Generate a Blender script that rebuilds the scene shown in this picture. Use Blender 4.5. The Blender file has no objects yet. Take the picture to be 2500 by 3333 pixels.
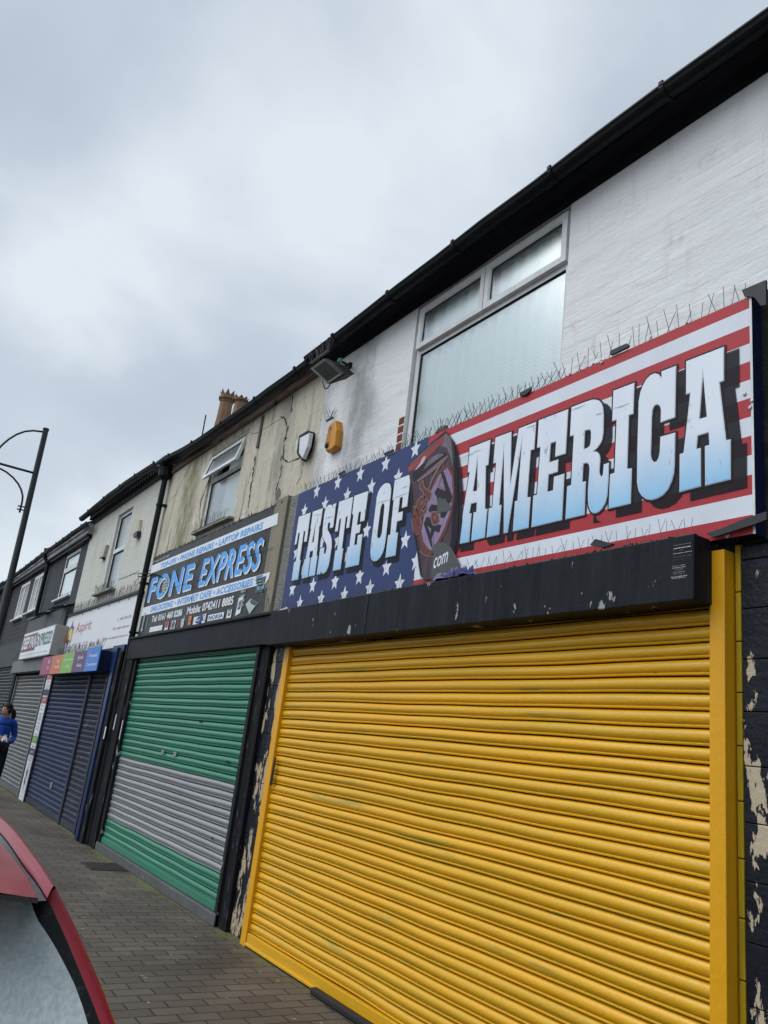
import bpy, math, random
from mathutils import Vector, Matrix, noise as mnoise
rnd = random.Random(7)
S = bpy.context.scene
R = math.radians
# ------------------------------------------------------------------ camera
CAMH, CAMD, FPX = 1.55, 3.128478, 2600.607
MR = Matrix(((0.5446813652958626, 0.18202464818267208, 0.8186508643820085),
             (0.8303417409801951, -0.2540586087187247, -0.4959705802985883),
             (0.11770642924346822, 0.9499059168095967, -0.28952365313540795)))
cam = bpy.data.cameras.new('camera'); camo = bpy.data.objects.new('camera', cam)
S.collection.objects.link(camo); S.camera = camo
cam.sensor_fit = 'VERTICAL'; cam.sensor_height = 24; cam.lens = FPX / 3333 * 24
cam.clip_start = 0.05; cam.clip_end = 3000
camo.matrix_world = Matrix.Translation((0, -CAMD, CAMH)) @ MR.to_4x4()
S.render.resolution_x, S.render.resolution_y = 768, 1024
# ------------------------------------------------------------------ sky, sun, exposure
SUN_EL, SUN_AZ = R(52), R(200)          # direction the light comes from: behind the camera
W = bpy.data.worlds.new('World'); S.world = W; W.use_nodes = True
nt = W.node_tree; nt.nodes.clear()
def N(t, ty, **k):
    n = t.nodes.new(ty)
    for a, b in k.items(): setattr(n, a, b)
    return n
out = N(nt, 'ShaderNodeOutputWorld'); bg = N(nt, 'ShaderNodeBackground'); bg.inputs[1].default_value = 0.10
sky = N(nt, 'ShaderNodeTexSky', sky_type='NISHITA', sun_disc=False, sun_elevation=SUN_EL, sun_rotation=SUN_AZ)
bg2 = N(nt, 'ShaderNodeBackground'); mx = N(nt, 'ShaderNodeMixShader'); mx.inputs[0].default_value = 0.94
tc = N(nt, 'ShaderNodeTexCoord'); sep = N(nt, 'ShaderNodeSeparateXYZ')
add = N(nt, 'ShaderNodeMath', operation='ADD'); add.inputs[1].default_value = 0.30
mxx = N(nt, 'ShaderNodeMath', operation='MAXIMUM'); mxx.inputs[1].default_value = 0.12
dx = N(nt, 'ShaderNodeMath', operation='DIVIDE'); dy = N(nt, 'ShaderNodeMath', operation='DIVIDE')
cmb = N(nt, 'ShaderNodeCombineXYZ')
L = nt.links.new
L(tc.outputs['Generated'], sep.inputs[0]); L(sep.outputs[2], add.inputs[0]); L(add.outputs[0], mxx.inputs[0])
L(sep.outputs[0], dx.inputs[0]); L(mxx.outputs[0], dx.inputs[1]); L(sep.outputs[1], dy.inputs[0]); L(mxx.outputs[0], dy.inputs[1])
L(dx.outputs[0], cmb.inputs[0]); L(dy.outputs[0], cmb.inputs[1])
n1 = N(nt, 'ShaderNodeTexNoise'); n1.inputs['Scale'].default_value = 2.0; n1.inputs['Detail'].default_value = 6; n1.inputs['Roughness'].default_value = 0.48; n1.inputs['Distortion'].default_value = 0.25
n2 = N(nt, 'ShaderNodeTexNoise'); n2.inputs['Scale'].default_value = 1.1; n2.inputs['Detail'].default_value = 2
L(cmb.outputs[0], n1.inputs['Vector']); L(cmb.outputs[0], n2.inputs['Vector'])
mulb = N(nt, 'ShaderNodeMath', operation='MULTIPLY_ADD'); mulb.inputs[1].default_value = 0.62
L(n2.outputs[0], mulb.inputs[0]); L(n1.outputs[0], mulb.inputs[2])
cr = N(nt, 'ShaderNodeValToRGB'); e = cr.color_ramp
e.interpolation = 'LINEAR'
e.elements[0].position = 0.56; e.elements[0].color = (0.43, 0.498, 0.595, 1)
e.elements[1].position = 1.06; e.elements[1].color = (0.74, 0.815, 0.88, 1)
m_ = e.elements.new(0.82); m_.color = (0.535, 0.607, 0.70, 1)
L(mulb.outputs[0], cr.inputs[0])
hz = N(nt, 'ShaderNodeMapRange'); hz.inputs[1].default_value = 0.0; hz.inputs[2].default_value = 0.42; hz.inputs[3].default_value = 0.75; hz.inputs[4].default_value = 0.0
L(sep.outputs[2], hz.inputs[0])
hm = N(nt, 'ShaderNodeMixRGB'); hm.inputs[2].default_value = (0.76, 0.84, 0.90, 1)
L(hz.outputs[0], hm.inputs[0]); L(cr.outputs[0], hm.inputs[1]); L(hm.outputs[0], bg2.inputs[0])
L(sky.outputs[0], bg.inputs[0]); L(bg.outputs[0], mx.inputs[1]); L(bg2.outputs[0], mx.inputs[2]); L(mx.outputs[0], out.inputs[0])
dt = N(nt, 'ShaderNodeVectorMath', operation='DOT_PRODUCT'); L(tc.outputs['Generated'], dt.inputs[0])
dt.inputs[1].default_value = (math.sin(SUN_AZ) * math.cos(SUN_EL), math.cos(SUN_AZ) * math.cos(SUN_EL), math.sin(SUN_EL))
gl_ = N(nt, 'ShaderNodeMapRange', interpolation_type='SMOOTHSTEP'); gl_.inputs[1].default_value = 0.66; gl_.inputs[2].default_value = 1.0; gl_.inputs[3].default_value = 1.0; gl_.inputs[4].default_value = 2.6
L(dt.outputs['Value'], gl_.inputs[0]); L(gl_.outputs[0], bg2.inputs[1])      # thinner, brighter cloud round the hidden sun
sl = bpy.data.lights.new('sun', 'SUN'); sl.energy = 1.5; sl.angle = R(55); sl.color = (1, 0.975, 0.94)
so = bpy.data.objects.new('sun', sl); S.collection.objects.link(so)
sd = Vector((math.sin(SUN_AZ) * math.cos(SUN_EL), math.cos(SUN_AZ) * math.cos(SUN_EL), math.sin(SUN_EL)))
so.rotation_euler = sd.to_track_quat('Z', 'Y').to_euler(); so.location = (0, -10, 20)
S.view_settings.view_transform = 'Standard'; S.view_settings.look = 'None'
S.view_settings.exposure = 0.08; S.view_settings.gamma = 1.0
# ------------------------------------------------------------------ measuring helpers: a photo point onto a real plane of the street
def ray(p):
    return MR @ Vector(((p[0] - 1250) / FPX, -(p[1] - 1666.5) / FPX, -1.0))
def at(p, y=0.0):
    d = ray(p); t = (CAMD + y) / d[1]
    return (d[0] * t, d[2] * t + CAMH)
def atz(p, z=0.0):
    d = ray(p); t = (z - CAMH) / d[2]; return (d[0] * t, d[1] * t - CAMD)
def zm(pts, ox, oy, s): return [(ox + x * s, oy + y * s) for x, y in pts]
# ------------------------------------------------------------------ materials
MATS = {}
def mat(name, col, rough=0.6, metal=0.0, col2=None, vs=2.0, vamt=0.5, stretch=(1, 1, 1), bump=0.0, bs=30.0,
        bstretch=(1, 1, 1), patch=None, streak=None, spec=0.16, coat=0.0, pos=(0.35, 0.65), patch2=None, fine=0.0):
    """procedural surface in world coordinates. col2: slow colour drift; patch: (colour, scale, threshold, softness, stretch)"""
    if name in MATS: return MATS[name]
    m = bpy.data.materials.new(name); m.use_nodes = True; t = m.node_tree; b = t.nodes['Principled BSDF']
    b.inputs['Roughness'].default_value = rough; b.inputs['Metallic'].default_value = metal
    b.inputs['Specular IOR Level'].default_value = spec
    if coat: b.inputs['Coat Weight'].default_value = coat; b.inputs['Coat Roughness'].default_value = 0.08
    g = N(t, 'ShaderNodeNewGeometry')
    def nz(scale, st, detail=5, rgh=0.6, dist=0.0):
        mp = N(t, 'ShaderNodeMapping'); mp.inputs['Scale'].default_value = st
        t.links.new(g.outputs['Position'], mp.inputs['Vector'])
        n = N(t, 'ShaderNodeTexNoise'); n.inputs['Scale'].default_value = scale; n.inputs['Detail'].default_value = detail
        n.inputs['Roughness'].default_value = rgh; n.inputs['Distortion'].default_value = dist
        t.links.new(mp.outputs[0], n.inputs['Vector']); return n.outputs[0]
    def step(v, a, w):
        r = N(t, 'ShaderNodeMapRange'); r.inputs[1].default_value = a; r.inputs[2].default_value = a + w
        r.clamp = True; t.links.new(v, r.inputs[0]); return r.outputs[0]
    cur = N(t, 'ShaderNodeRGB'); cur.outputs[0].default_value = (*col, 1); cur = cur.outputs[0]
    def mix(f, c2, cur):
        q = N(t, 'ShaderNodeMixRGB'); t.links.new(f, q.inputs[0]); t.links.new(cur, q.inputs[1]); q.inputs[2].default_value = (*c2, 1)
        return q.outputs[0]
    if col2 is None: col2 = tuple(c * 0.75 for c in col)
    f = step(nz(vs, stretch), pos[0], pos[1] - pos[0])
    if vamt < 1:
        k = N(t, 'ShaderNodeMath', operation='MULTIPLY'); k.inputs[1].default_value = vamt; t.links.new(f, k.inputs[0]); f = k.outputs[0]
    cur = mix(f, col2, cur)
    if fine:
        f = nz(90, (1, 1, 1), 3, 0.7); q = N(t, 'ShaderNodeMixRGB', blend_type='OVERLAY'); q.inputs[0].default_value = fine
        t.links.new(cur, q.inputs[1]); t.links.new(f, q.inputs[2]); cur = q.outputs[0]
    for st in (streak or []):
        c, sc, th, w, sv = st; cur = mix(step(nz(sc, sv, 4, 0.55), th, w), c, cur)
    for pt in (patch, patch2):
        if pt:
            c, sc, th, w, sv = pt; cur = mix(step(nz(sc, sv, 7, 0.62, 0.2), th, w), c, cur)
    t.links.new(cur, b.inputs['Base Color'])
    if bump:
        bp = N(t, 'ShaderNodeBump'); bp.inputs['Strength'].default_value = min(1, bump); bp.inputs['Distance'].default_value = 0.02 * max(1, bump)
        t.links.new(nz(bs, bstretch, 6, 0.6), bp.inputs['Height']); t.links.new(bp.outputs[0], b.inputs['Normal'])
    MATS[name] = m; return m
V_ST = (6, 6, 0.5)      # vertical streaks
H_ST = (0.5, 1, 6)
black_paint = mat('black_paint', (0.010, 0.011, 0.015), 0.5, spec=.08, col2=(0.026, 0.029, 0.034), vs=3, stretch=(3, 3, .6), bump=.15, bs=25,
                  patch=((0.30, 0.31, 0.30), 6, .650, .015, (1.5, 1, .8)), patch2=((0.015, 0.022, 0.07), 5, .68, .06, (1, 1, 1)), streak=[((0.026, 0.028, 0.033), 4, .52, .22, (5, 5, .5))])
black_wood = mat('black_wood', (0.008, 0.009, 0.011), 0.6, spec=.08, col2=(0.022, 0.023, 0.026), vs=4, stretch=(5, 5, .4), bump=.5, bs=30, bstretch=(4, 4, .3),
                 patch=((0.17, 0.165, 0.155), 14, .615, .05, (3, 3, .30)))
black_plastic = mat('black_plastic', (0.007, 0.008, 0.009), 0.4, spec=.14, col2=(0.016, 0.02, 0.018), vs=6, bump=.05)
black_metal = mat('black_metal', (0.008, 0.010, 0.010), 0.45, spec=.12, col2=(0.03, 0.034, 0.03), vs=8, bump=.1, bs=60)
dark_grey = mat('dark_grey_panel', (0.040, 0.043, 0.048), 0.5, spec=.3, col2=(0.028, 0.029, 0.033), vs=3, bump=.05)
white_pvc = mat('white_pvc', (0.68, 0.69, 0.69), 0.35, col2=(0.48, 0.48, 0.46), vs=5, vamt=.7, stretch=(2, 2, 2), pos=(.4, .75), fine=.12)
seal = mat('window_seal', (0.02, 0.02, 0.02), 0.6)
room_dark = mat('room_dark', (0.03, 0.032, 0.035), 0.9)

# ------------------------------------------------------------------ mesh building
ROOTW = {}
class MB:
    def __init__(s): s.v = []; s.f = []; s.m = []; s.mats = []
    def mi(s, m):
        if m is None: return 0
        if m not in s.mats: s.mats.append(m)
        return s.mats.index(m)
    def add(s, vs, fs, m=None):
        o = len(s.v); s.v += [tuple(a) for a in vs]; k = s.mi(m)
        for f in fs: s.f.append(tuple(i + o for i in f)); s.m.append(k)
        return s
    def box(s, x0, x1, y0, y1, z0, z1, m=None):
        v = [(x, y, z) for x in (x0, x1) for y in (y0, y1) for z in (z0, z1)]
        return s.add(v, [(0, 1, 3, 2), (4, 6, 7, 5), (0, 4, 5, 1), (2, 3, 7, 6), (0, 2, 6, 4), (1, 5, 7, 3)], m)
    def prism(s, quad, y0, y1, m=None):
        """polygon of (x,z) extruded in y"""
        n = len(quad); v = [(x, y0, z) for x, z in quad] + [(x, y1, z) for x, z in quad]
        a = sum(quad[i][0] * quad[(i + 1) % n][1] - quad[(i + 1) % n][0] * quad[i][1] for i in range(n))
        fs = [tuple(range(n)), tuple(range(2 * n - 1, n - 1, -1))] + [(i, i + n, (i + 1) % n + n, (i + 1) % n) for i in range(n)]
        if a < 0: fs = [f[::-1] for f in fs]
        return s.add(v, fs, m)
    def hexa(s, v, m=None):   # 8 points: 4 bottom ring, 4 top ring
        return s.add(v, [(3, 2, 1, 0), (4, 5, 6, 7), (0, 1, 5, 4), (1, 2, 6, 5), (2, 3, 7, 6), (3, 0, 4, 7)], m)
    def tube(s, pts, r, n=8, m=None, cap=True):
        pts = [Vector(p) for p in pts]; rs = r if isinstance(r, (list, tuple)) else [r] * len(pts)
        v = []; prev = None
        for i, p in enumerate(pts):
            d = (pts[min(i + 1, len(pts) - 1)] - pts[max(i - 1, 0)]).normalized()
            a = prev if prev is not None else (Vector((0, 0, 1)) if abs(d.z) < .9 else Vector((1, 0, 0)))
            u = d.cross(a).normalized(); w = u.cross(d).normalized(); prev = w
            for k in range(n):
                t = 2 * math.pi * k / n; v.append(p + (u * math.cos(t) + w * math.sin(t)) * rs[i])
        fs = [(i * n + k, i * n + (k + 1) % n, (i + 1) * n + (k + 1) % n, (i + 1) * n + k) for i in range(len(pts) - 1) for k in range(n)]
        if cap: fs += [tuple(range(n))[::-1], tuple(range((len(pts) - 1) * n, len(pts) * n))]
        return s.add(v, fs, m)
    def lathe(s, c, prof, n=16, m=None, axis='z'):
        v = []
        for r, h in prof:
            for k in range(n):
                t = 2 * math.pi * k / n
                q = (r * math.cos(t), r * math.sin(t), h) if axis == 'z' else ((h, r * math.cos(t), r * math.sin(t)) if axis == 'x' else (r * math.cos(t), h, -r * math.sin(t)))
                v.append((c[0] + q[0], c[1] + q[1], c[2] + q[2]))
        k = len(prof)
        fs = [(i * n + j, i * n + (j + 1) % n, (i + 1) * n + (j + 1) % n, (i + 1) * n + j) for i in range(k - 1) for j in range(n)]
        fs += [tuple(range(n))[::-1], tuple(range((k - 1) * n, k * n))]
        return s.add(v, fs, m)
    def extr(s, prof, xs, m=None, wob=0.0, closed=False):
        """profile of (y,z) run along x stations"""
        n = len(prof); v = []
        for i, x in enumerate(xs):
            for j, (y, z) in enumerate(prof):
                w = wob * mnoise.noise(Vector((x * 1.7, z * 2.1, 3.1))) if wob else 0
                w2 = wob * .7 * mnoise.noise(Vector((x * 1.3, z * 5, 9.1))) if wob else 0
                v.append((x, y + w, z + w2))
        fs = [(i * n + j, i * n + (j + 1) % n, (i + 1) * n + (j + 1) % n, (i + 1) * n + j) for i in range(len(xs) - 1) for j in range(n if closed else n - 1)]
        fs = [f[::-1] for f in fs]
        if closed: fs += [tuple(range(n))[::-1], tuple(range((len(xs) - 1) * n, len(xs) * n))]
        return s.add(v, fs, m)
    def obj(s, name, m=None, parent=None, label=None, smooth=False, bevel=0.0, auto=None):
        me = bpy.data.meshes.new(name); off = Vector(ROOTW.get(parent.name, (0, 0, 0))) if parent else Vector()
        me.from_pydata([tuple(Vector(a) - off) for a in s.v], [], s.f)
        if m is not None and (not s.mats): me.materials.append(m)
        for q in s.mats: me.materials.append(q)
        if s.mats:
            for p, k in zip(me.polygons, s.m): p.material_index = k
        if smooth:
            for p in me.polygons: p.use_smooth = True
            if auto: me.set_sharp_from_angle(angle=R(auto))
        me.update()
        o = bpy.data.objects.new(name, me); S.collection.objects.link(o)
        if parent: o.parent = parent; ROOTW[o.name] = tuple(off)
        if label: o['label'] = label
        if bevel:
            b = o.modifiers.new('bevel', 'BEVEL'); b.width = bevel; b.segments = 2; b.limit_method = 'ANGLE'
        return o
def tag(o, label, cat, group=None, kind=None):
    if label: o['label'] = label
    if cat: o['category'] = cat
    if group: o['group'] = group
    if kind: o['kind'] = kind
    return o
def thing(name, loc, label, cat, group=None):
    o = bpy.data.objects.new(name, None); S.collection.objects.link(o); o.location = loc; o.empty_display_size = .2
    ROOTW[o.name] = tuple(loc); return tag(o, label, cat, group)
def struct(name, mb, m):
    o = mb.obj(name, m); o['kind'] = 'structure'; return o
def shape2d(loops, grow=0.0):
    """fill 2-D loops (holes allowed); returns verts2d, faces"""
    c = bpy.data.curves.new('tmp', 'CURVE'); c.dimensions = '2D'; c.fill_mode = 'FRONT'; c.offset = grow
    for lp in loops:
        sp = c.splines.new('POLY'); sp.points.add(len(lp) - 1)
        for i, (x, y) in enumerate(lp): sp.points[i].co = (x, y, 0, 1)
        sp.use_cyclic_u = True
    o = bpy.data.objects.new('tmp', c); me = bpy.data.meshes.new_from_object(o)
    r = ([(v.co.x, v.co.y) for v in me.vertices], [tuple(p.vertices) for p in me.polygons])
    bpy.data.meshes.remove(me); bpy.data.objects.remove(o); bpy.data.curves.remove(c); return r
def decal(mb, loops, y, m, grow=0.0, dx=0, dz=0):
    v, f = shape2d(loops, grow)
    # faces must look towards -y
    out = []
    for q in f:
        a = sum(v[q[i]][0] * v[q[(i + 1) % len(q)]][1] - v[q[(i + 1) % len(q)]][0] * v[q[i]][1] for i in range(len(q)))
        out.append(q if a > 0 else q[::-1])
    mb.add([(a + dx, y, b + dz) for a, b in v], out, m)
def text2d(s, bold=0.0, shear=0.0, spacing=1.0):
    c = bpy.data.curves.new('tmp', 'FONT'); c.body = s; c.offset = bold; c.shear = shear; c.space_character = spacing; c.resolution_u = 3
    o = bpy.data.objects.new('tmp', c); me = bpy.data.meshes.new_from_object(o)
    r = ([(v.co.x, v.co.y) for v in me.vertices], [tuple(p.vertices) for p in me.polygons])
    bpy.data.meshes.remove(me); bpy.data.objects.remove(o); bpy.data.curves.remove(c); return r
def text_fit(mb, s, x0, x1, z0, z1, y, m, bold=0.0, shear=0.0, slope=0.0, dx=0, dz=0, spacing=1.0):
    v, f = text2d(s, bold, shear, spacing)
    if not v: return
    ax, bx = min(a for a, _ in v), max(a for a, _ in v); az, bz = min(b for _, b in v), max(b for _, b in v)
    q = []
    for a, b in v:
        u = (a - ax) / (bx - ax); w = (b - az) / (bz - az)
        q.append((x0 + u * (x1 - x0) + dx, y, z0 + w * (z1 - z0) + slope * u + dz))
    mb.add(q, f, m)
def text_px(mb, s, bl, tr, y, m, **k):
    """bottom-left and top-right of the words as seen on the sign plane"""
    x0, z0 = at(bl, y); x1, z1 = at(tr, y); text_fit(mb, s, x0, x1, z0, z1, y, m, **k)
def rect_px(mb, tl, br, y, m):
    x0, z1 = at(tl, y); x1, z0 = at(br, y); mb.add([(x0, y, z0), (x1, y, z0), (x1, y, z1), (x0, y, z1)], [(0, 1, 2, 3)], m)
def quad_px(mb, pts, y, m):
    q = [at(p, y) for p in pts]; decal(mb, [q], y, m)
def wall(mb, x0, x1, z0, z1, holes, y=0.0, depth=0.14, back=0.3, m=None, seg=None):
    xs = sorted({x0, x1, *[h[0] for h in holes], *[h[1] for h in holes]}); zs = sorted({z0, z1, *[h[2] for h in holes], *[h[3] for h in holes]})
    for i in range(len(xs) - 1):
        for j in range(len(zs) - 1):
            cx, cz = (xs[i] + xs[i + 1]) / 2, (zs[j] + zs[j + 1]) / 2
            if any(h[0] < cx < h[1] and h[2] < cz < h[3] for h in holes): continue
            mb.add([(xs[i], y, zs[j]), (xs[i + 1], y, zs[j]), (xs[i + 1], y, zs[j + 1]), (xs[i], y, zs[j + 1])], [(0, 1, 2, 3)], m)
    for a, b, c, d in holes:
        e = y + depth
        mb.add([(a, y, c), (b, y, c), (b, y, d), (a, y, d), (a, e, c), (b, e, c), (b, e, d), (a, e, d)],
               [(0, 4, 5, 1), (1, 5, 6, 2), (2, 6, 7, 3), (3, 7, 4, 0)], m)
        mb.add([(a, y + back - .01, c), (b, y + back - .01, c), (b, y + back - .01, d), (a, y + back - .01, d)], [(0, 1, 2, 3)], m)
    q = y + back
    mb.add([(x0, y, z0), (x1, y, z0), (x1, y, z1), (x0, y, z1), (x0, q, z0), (x1, q, z0), (x1, q, z1), (x0, q, z1)],
           [(0, 3, 7, 4), (1, 5, 6, 2), (3, 2, 6, 7), (4, 7, 6, 5)], m)

# ------------------------------------------------------------------ ground
def paving_mat():
    m = bpy.data.materials.new('block_paving'); m.use_nodes = True; t = m.node_tree; b = t.nodes['Principled BSDF']; l = t.links.new
    g = N(t, 'ShaderNodeNewGeometry'); mp = N(t, 'ShaderNodeMapping'); mp.inputs['Rotation'].default_value = (0, 0, R(90))
    n0 = N(t, 'ShaderNodeTexNoise'); n0.inputs['Scale'].default_value = 3.0; l(g.outputs['Position'], n0.inputs['Vector'])
    mixv = N(t, 'ShaderNodeMixRGB'); mixv.inputs[0].default_value = 0.022; l(g.outputs['Position'], mixv.inputs[1]); l(n0.outputs[1], mixv.inputs[2])
    l(mixv.outputs[0], mp.inputs[0])
    br = N(t, 'ShaderNodeTexBrick'); l(mp.outputs[0], br.inputs['Vector'])
    br.inputs['Scale'].default_value = 1.0; br.inputs['Brick Width'].default_value = 0.24; br.inputs['Row Height'].default_value = 0.12
    br.inputs['Mortar Size'].default_value = 0.006; br.inputs['Mortar Smooth'].default_value = 0.35; br.inputs['Bias'].default_value = 0
    br.inputs['Color1'].default_value = (0.068, 0.055, 0.043, 1); br.inputs['Color2'].default_value = (0.100, 0.082, 0.063, 1); br.inputs['Mortar'].default_value = (0.010, 0.010, 0.009, 1)
    n1 = N(t, 'ShaderNodeTexNoise'); n1.inputs['Scale'].default_value = 1.3; n1.inputs['Detail'].default_value = 6; l(g.outputs['Position'], n1.inputs['Vector'])
    r1 = N(t, 'ShaderNodeMapRange'); r1.inputs[1].default_value = .3; r1.inputs[2].default_value = .7; r1.inputs[3].default_value = .62; r1.inputs[4].default_value = 1.25; l(n1.outputs[0], r1.inputs[0])
    mu = N(t, 'ShaderNodeMixRGB', blend_type='MULTIPLY'); mu.inputs[0].default_value = 1; l(br.outputs[0], mu.inputs[1]); l(r1.outputs[0], mu.inputs[2])
    n2 = N(t, 'ShaderNodeTexNoise'); n2.inputs['Scale'].default_value = 120; n2.inputs['Detail'].default_value = 3; l(g.outputs['Position'], n2.inputs['Vector'])
    ov = N(t, 'ShaderNodeMixRGB', blend_type='OVERLAY'); ov.inputs[0].default_value = .55; l(mu.outputs[0], ov.inputs[1]); l(n2.outputs[0], ov.inputs[2])
    # moss by the walls
    sp = N(t, 'ShaderNodeSeparateXYZ'); l(g.outputs['Position'], sp.inputs[0])
    ry = N(t, 'ShaderNodeMapRange'); ry.inputs[1].default_value = -0.62; ry.inputs[2].default_value = -0.08; l(sp.outputs[1], ry.inputs[0])
    n3 = N(t, 'ShaderNodeTexNoise'); n3.inputs['Scale'].default_value = 1.1; n3.inputs['Detail'].default_value = 8; n3.inputs['Roughness'].default_value = .7; l(g.outputs['Position'], n3.inputs['Vector'])
    mm = N(t, 'ShaderNodeMath', operation='MULTIPLY'); l(ry.outputs[0], mm.inputs[0]); l(n3.outputs[0], mm.inputs[1])
    st = N(t, 'ShaderNodeMapRange'); st.inputs[1].default_value = .40; st.inputs[2].default_value = .60; st.inputs[4].default_value = .85; l(mm.outputs[0], st.inputs[0])
    ms = N(t, 'ShaderNodeMixRGB'); l(st.outputs[0], ms.inputs[0]); l(ov.outputs[0], ms.inputs[1]); ms.inputs[2].default_value = (0.12, 0.13, 0.028, 1)
    # pale flecks (gum, litter dust)
    vo = N(t, 'ShaderNodeTexVoronoi'); vo.inputs['Scale'].default_value = 5.5; l(g.outputs['Position'], vo.inputs['Vector'])
    fs = N(t, 'ShaderNodeMapRange'); fs.inputs[1].default_value = .07; fs.inputs[2].default_value = .055; l(vo.outputs['Distance'], fs.inputs[0])
    n4 = N(t, 'ShaderNodeTexNoise'); n4.inputs['Scale'].default_value = 2.1; l(g.outputs['Position'], n4.inputs['Vector'])
    s4 = N(t, 'ShaderNodeMapRange'); s4.inputs[1].default_value = .5; s4.inputs[2].default_value = .62; l(n4.outputs[0], s4.inputs[0])
    f4 = N(t, 'ShaderNodeMath', operation='MULTIPLY'); l(fs.outputs[0], f4.inputs[0]); l(s4.outputs[0], f4.inputs[1])
    gm = N(t, 'ShaderNodeMixRGB'); l(f4.outputs[0], gm.inputs[0]); l(ms.outputs[0], gm.inputs[1]); gm.inputs[2].default_value = (0.22, 0.21, 0.19, 1)
    l(gm.outputs[0], b.inputs['Base Color']); b.inputs['Roughness'].default_value = .62
    bp = N(t, 'ShaderNodeBump'); bp.inputs['Strength'].default_value = .9; bp.inputs['Distance'].default_value = .006; bp.invert = True; l(br.outputs['Fac'], bp.inputs['Height'])
    bp2 = N(t, 'ShaderNodeBump'); bp2.inputs['Strength'].default_value = .5; bp2.inputs['Distance'].default_value = .004; l(n2.outputs[0], bp2.inputs['Height']); l(bp.outputs[0], bp2.inputs['Normal'])
    l(bp2.outputs[0], b.inputs['Normal']); return m
asphalt = mat('asphalt', (0.05, 0.05, 0.052), .85, col2=(0.035, 0.035, 0.037), vs=2, bump=.6, bs=120, fine=.5)
g = MB(); g.add([(-400, -400, -.15), (400, -400, -.15), (400, 400, -.15), (-400, 400, -.15)], [(0, 1, 2, 3)]); struct('ground', g, mat('far_ground', (.08, .08, .07), .9))
g = MB(); g.box(-120, 60, -10.2, -2.36, -.146, -.12); struct('road', g, asphalt)
g = MB()
for i in range(46):
    g.box(-36 + i * .92, -36 + i * .92 + .914, -2.36, -2.235, -.145, .0)
k_ = g.obj('kerb', mat('kerb_concrete', (.22, .21, .2), .8, bump=.4, bs=60), bevel=.012); k_['kind'] = 'structure'
g = MB(); g.box(-60, 20, -2.23, .3, -.14, 0.0); struct('pavement', g, paving_mat())
# ------------------------------------------------------------------ shared builders
def slats(x0, x1, z0, z1, y, m, pitch=.0755, nx=30, wob=.003, zsplit=None):
    """roller shutter curtain: thin rib, crease, wide convex slat"""
    gro = mat('groove_shade', (.018, .015, .010), .9, spec=.05)  # shade of the slat grooves put into the colour, as near-black strips
    base = [(.0045, .010), (.0047, -.005), (.0065, -.0095), (.0125, -.0110), (.0165, -.0070), (.0182, -.001), (.0192, -.001), (.0205, -.006), (.028, -.0125), (.042, -.0160), (.056, -.0135), (.067, -.007), (.0730, .003)]
    n = max(1, round((z1 - z0) / pitch)); p = (z1 - z0) / n; mb = MB()
    xs = [x0 + (x1 - x0) * i / nx for i in range(nx + 1)]
    for k in range(n):
        jz = rnd.uniform(-.0008, .0008); jy = rnd.uniform(-.0012, .0012)
        prof = [(y + b + jy, z0 + k * p + a * p / .0755 + jz) for a, b in base] + [(y + .010, z0 + (k + 1) * p)]
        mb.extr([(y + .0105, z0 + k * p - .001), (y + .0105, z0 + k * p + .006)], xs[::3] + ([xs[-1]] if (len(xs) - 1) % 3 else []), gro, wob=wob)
        mm = m if not callable(m) else m(z0 + (k + .5) * p)
        mb.extr(prof, xs, mm, wob=wob)
    return mb
def lerp_line(pts, x):
    pts = sorted(pts)
    if x <= pts[0][0]: return pts[0][1]
    for (a, p), (b, q) in zip(pts[:-1], pts[1:]):
        if x <= b: return p + (q - p) * (x - a) / (b - a)
    return pts[-1][1]
def gutter(root, x0, x1, y, z, r=.055, step=.9, mt=None, clips=True, offs=.3, sag=None):
    mt = mt or black_plastic
    mb = MB(); prof = [(y + r * math.cos(t), z + r * math.sin(t)) for t in [math.pi + math.pi * i / 10 for i in range(11)]]
    prof = [(y - r - .006, z + .004), (y - r - .006, z - .006)] + prof[1:] + [(y + r, z + .01), (y + r - .006, z + .01)] + [(y + (r - .006) * math.cos(t), z + (r - .006) * math.sin(t)) for t in [2 * math.pi - math.pi * i / 8 for i in range(1, 9)]]
    n = max(2, int((x1 - x0) / .5)); xs = [x0 + (x1 - x0) * i / n for i in range(n + 1)]
    mb.extr(prof, xs, mt, wob=.012, closed=True)
    if clips:
        x = x0 + offs
        while x < x1:
            pr = [(y + (r + .010) * math.cos(t), z + (r + .010) * math.sin(t)) for t in [math.pi + math.pi * i / 10 for i in range(11)]]
            mb.extr([(y - r - .012, z + .022), (y - r + .004, z + .022)] + [(a, b) for a, b in pr] + [(y + r, z + .01)], [x, x + .028], mt)
            mb.box(x + .002, x + .026, y - r - .014, y - r + .01, z - .004, z + .02, mt)
            x += step * rnd.uniform(.85, 1.1)
    if sag: mb.v = [(a, b, c - z + lerp_line(sag, a)) for a, b, c in mb.v]
    return mb.obj('gutter', None, root)
GLASS = {}
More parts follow.
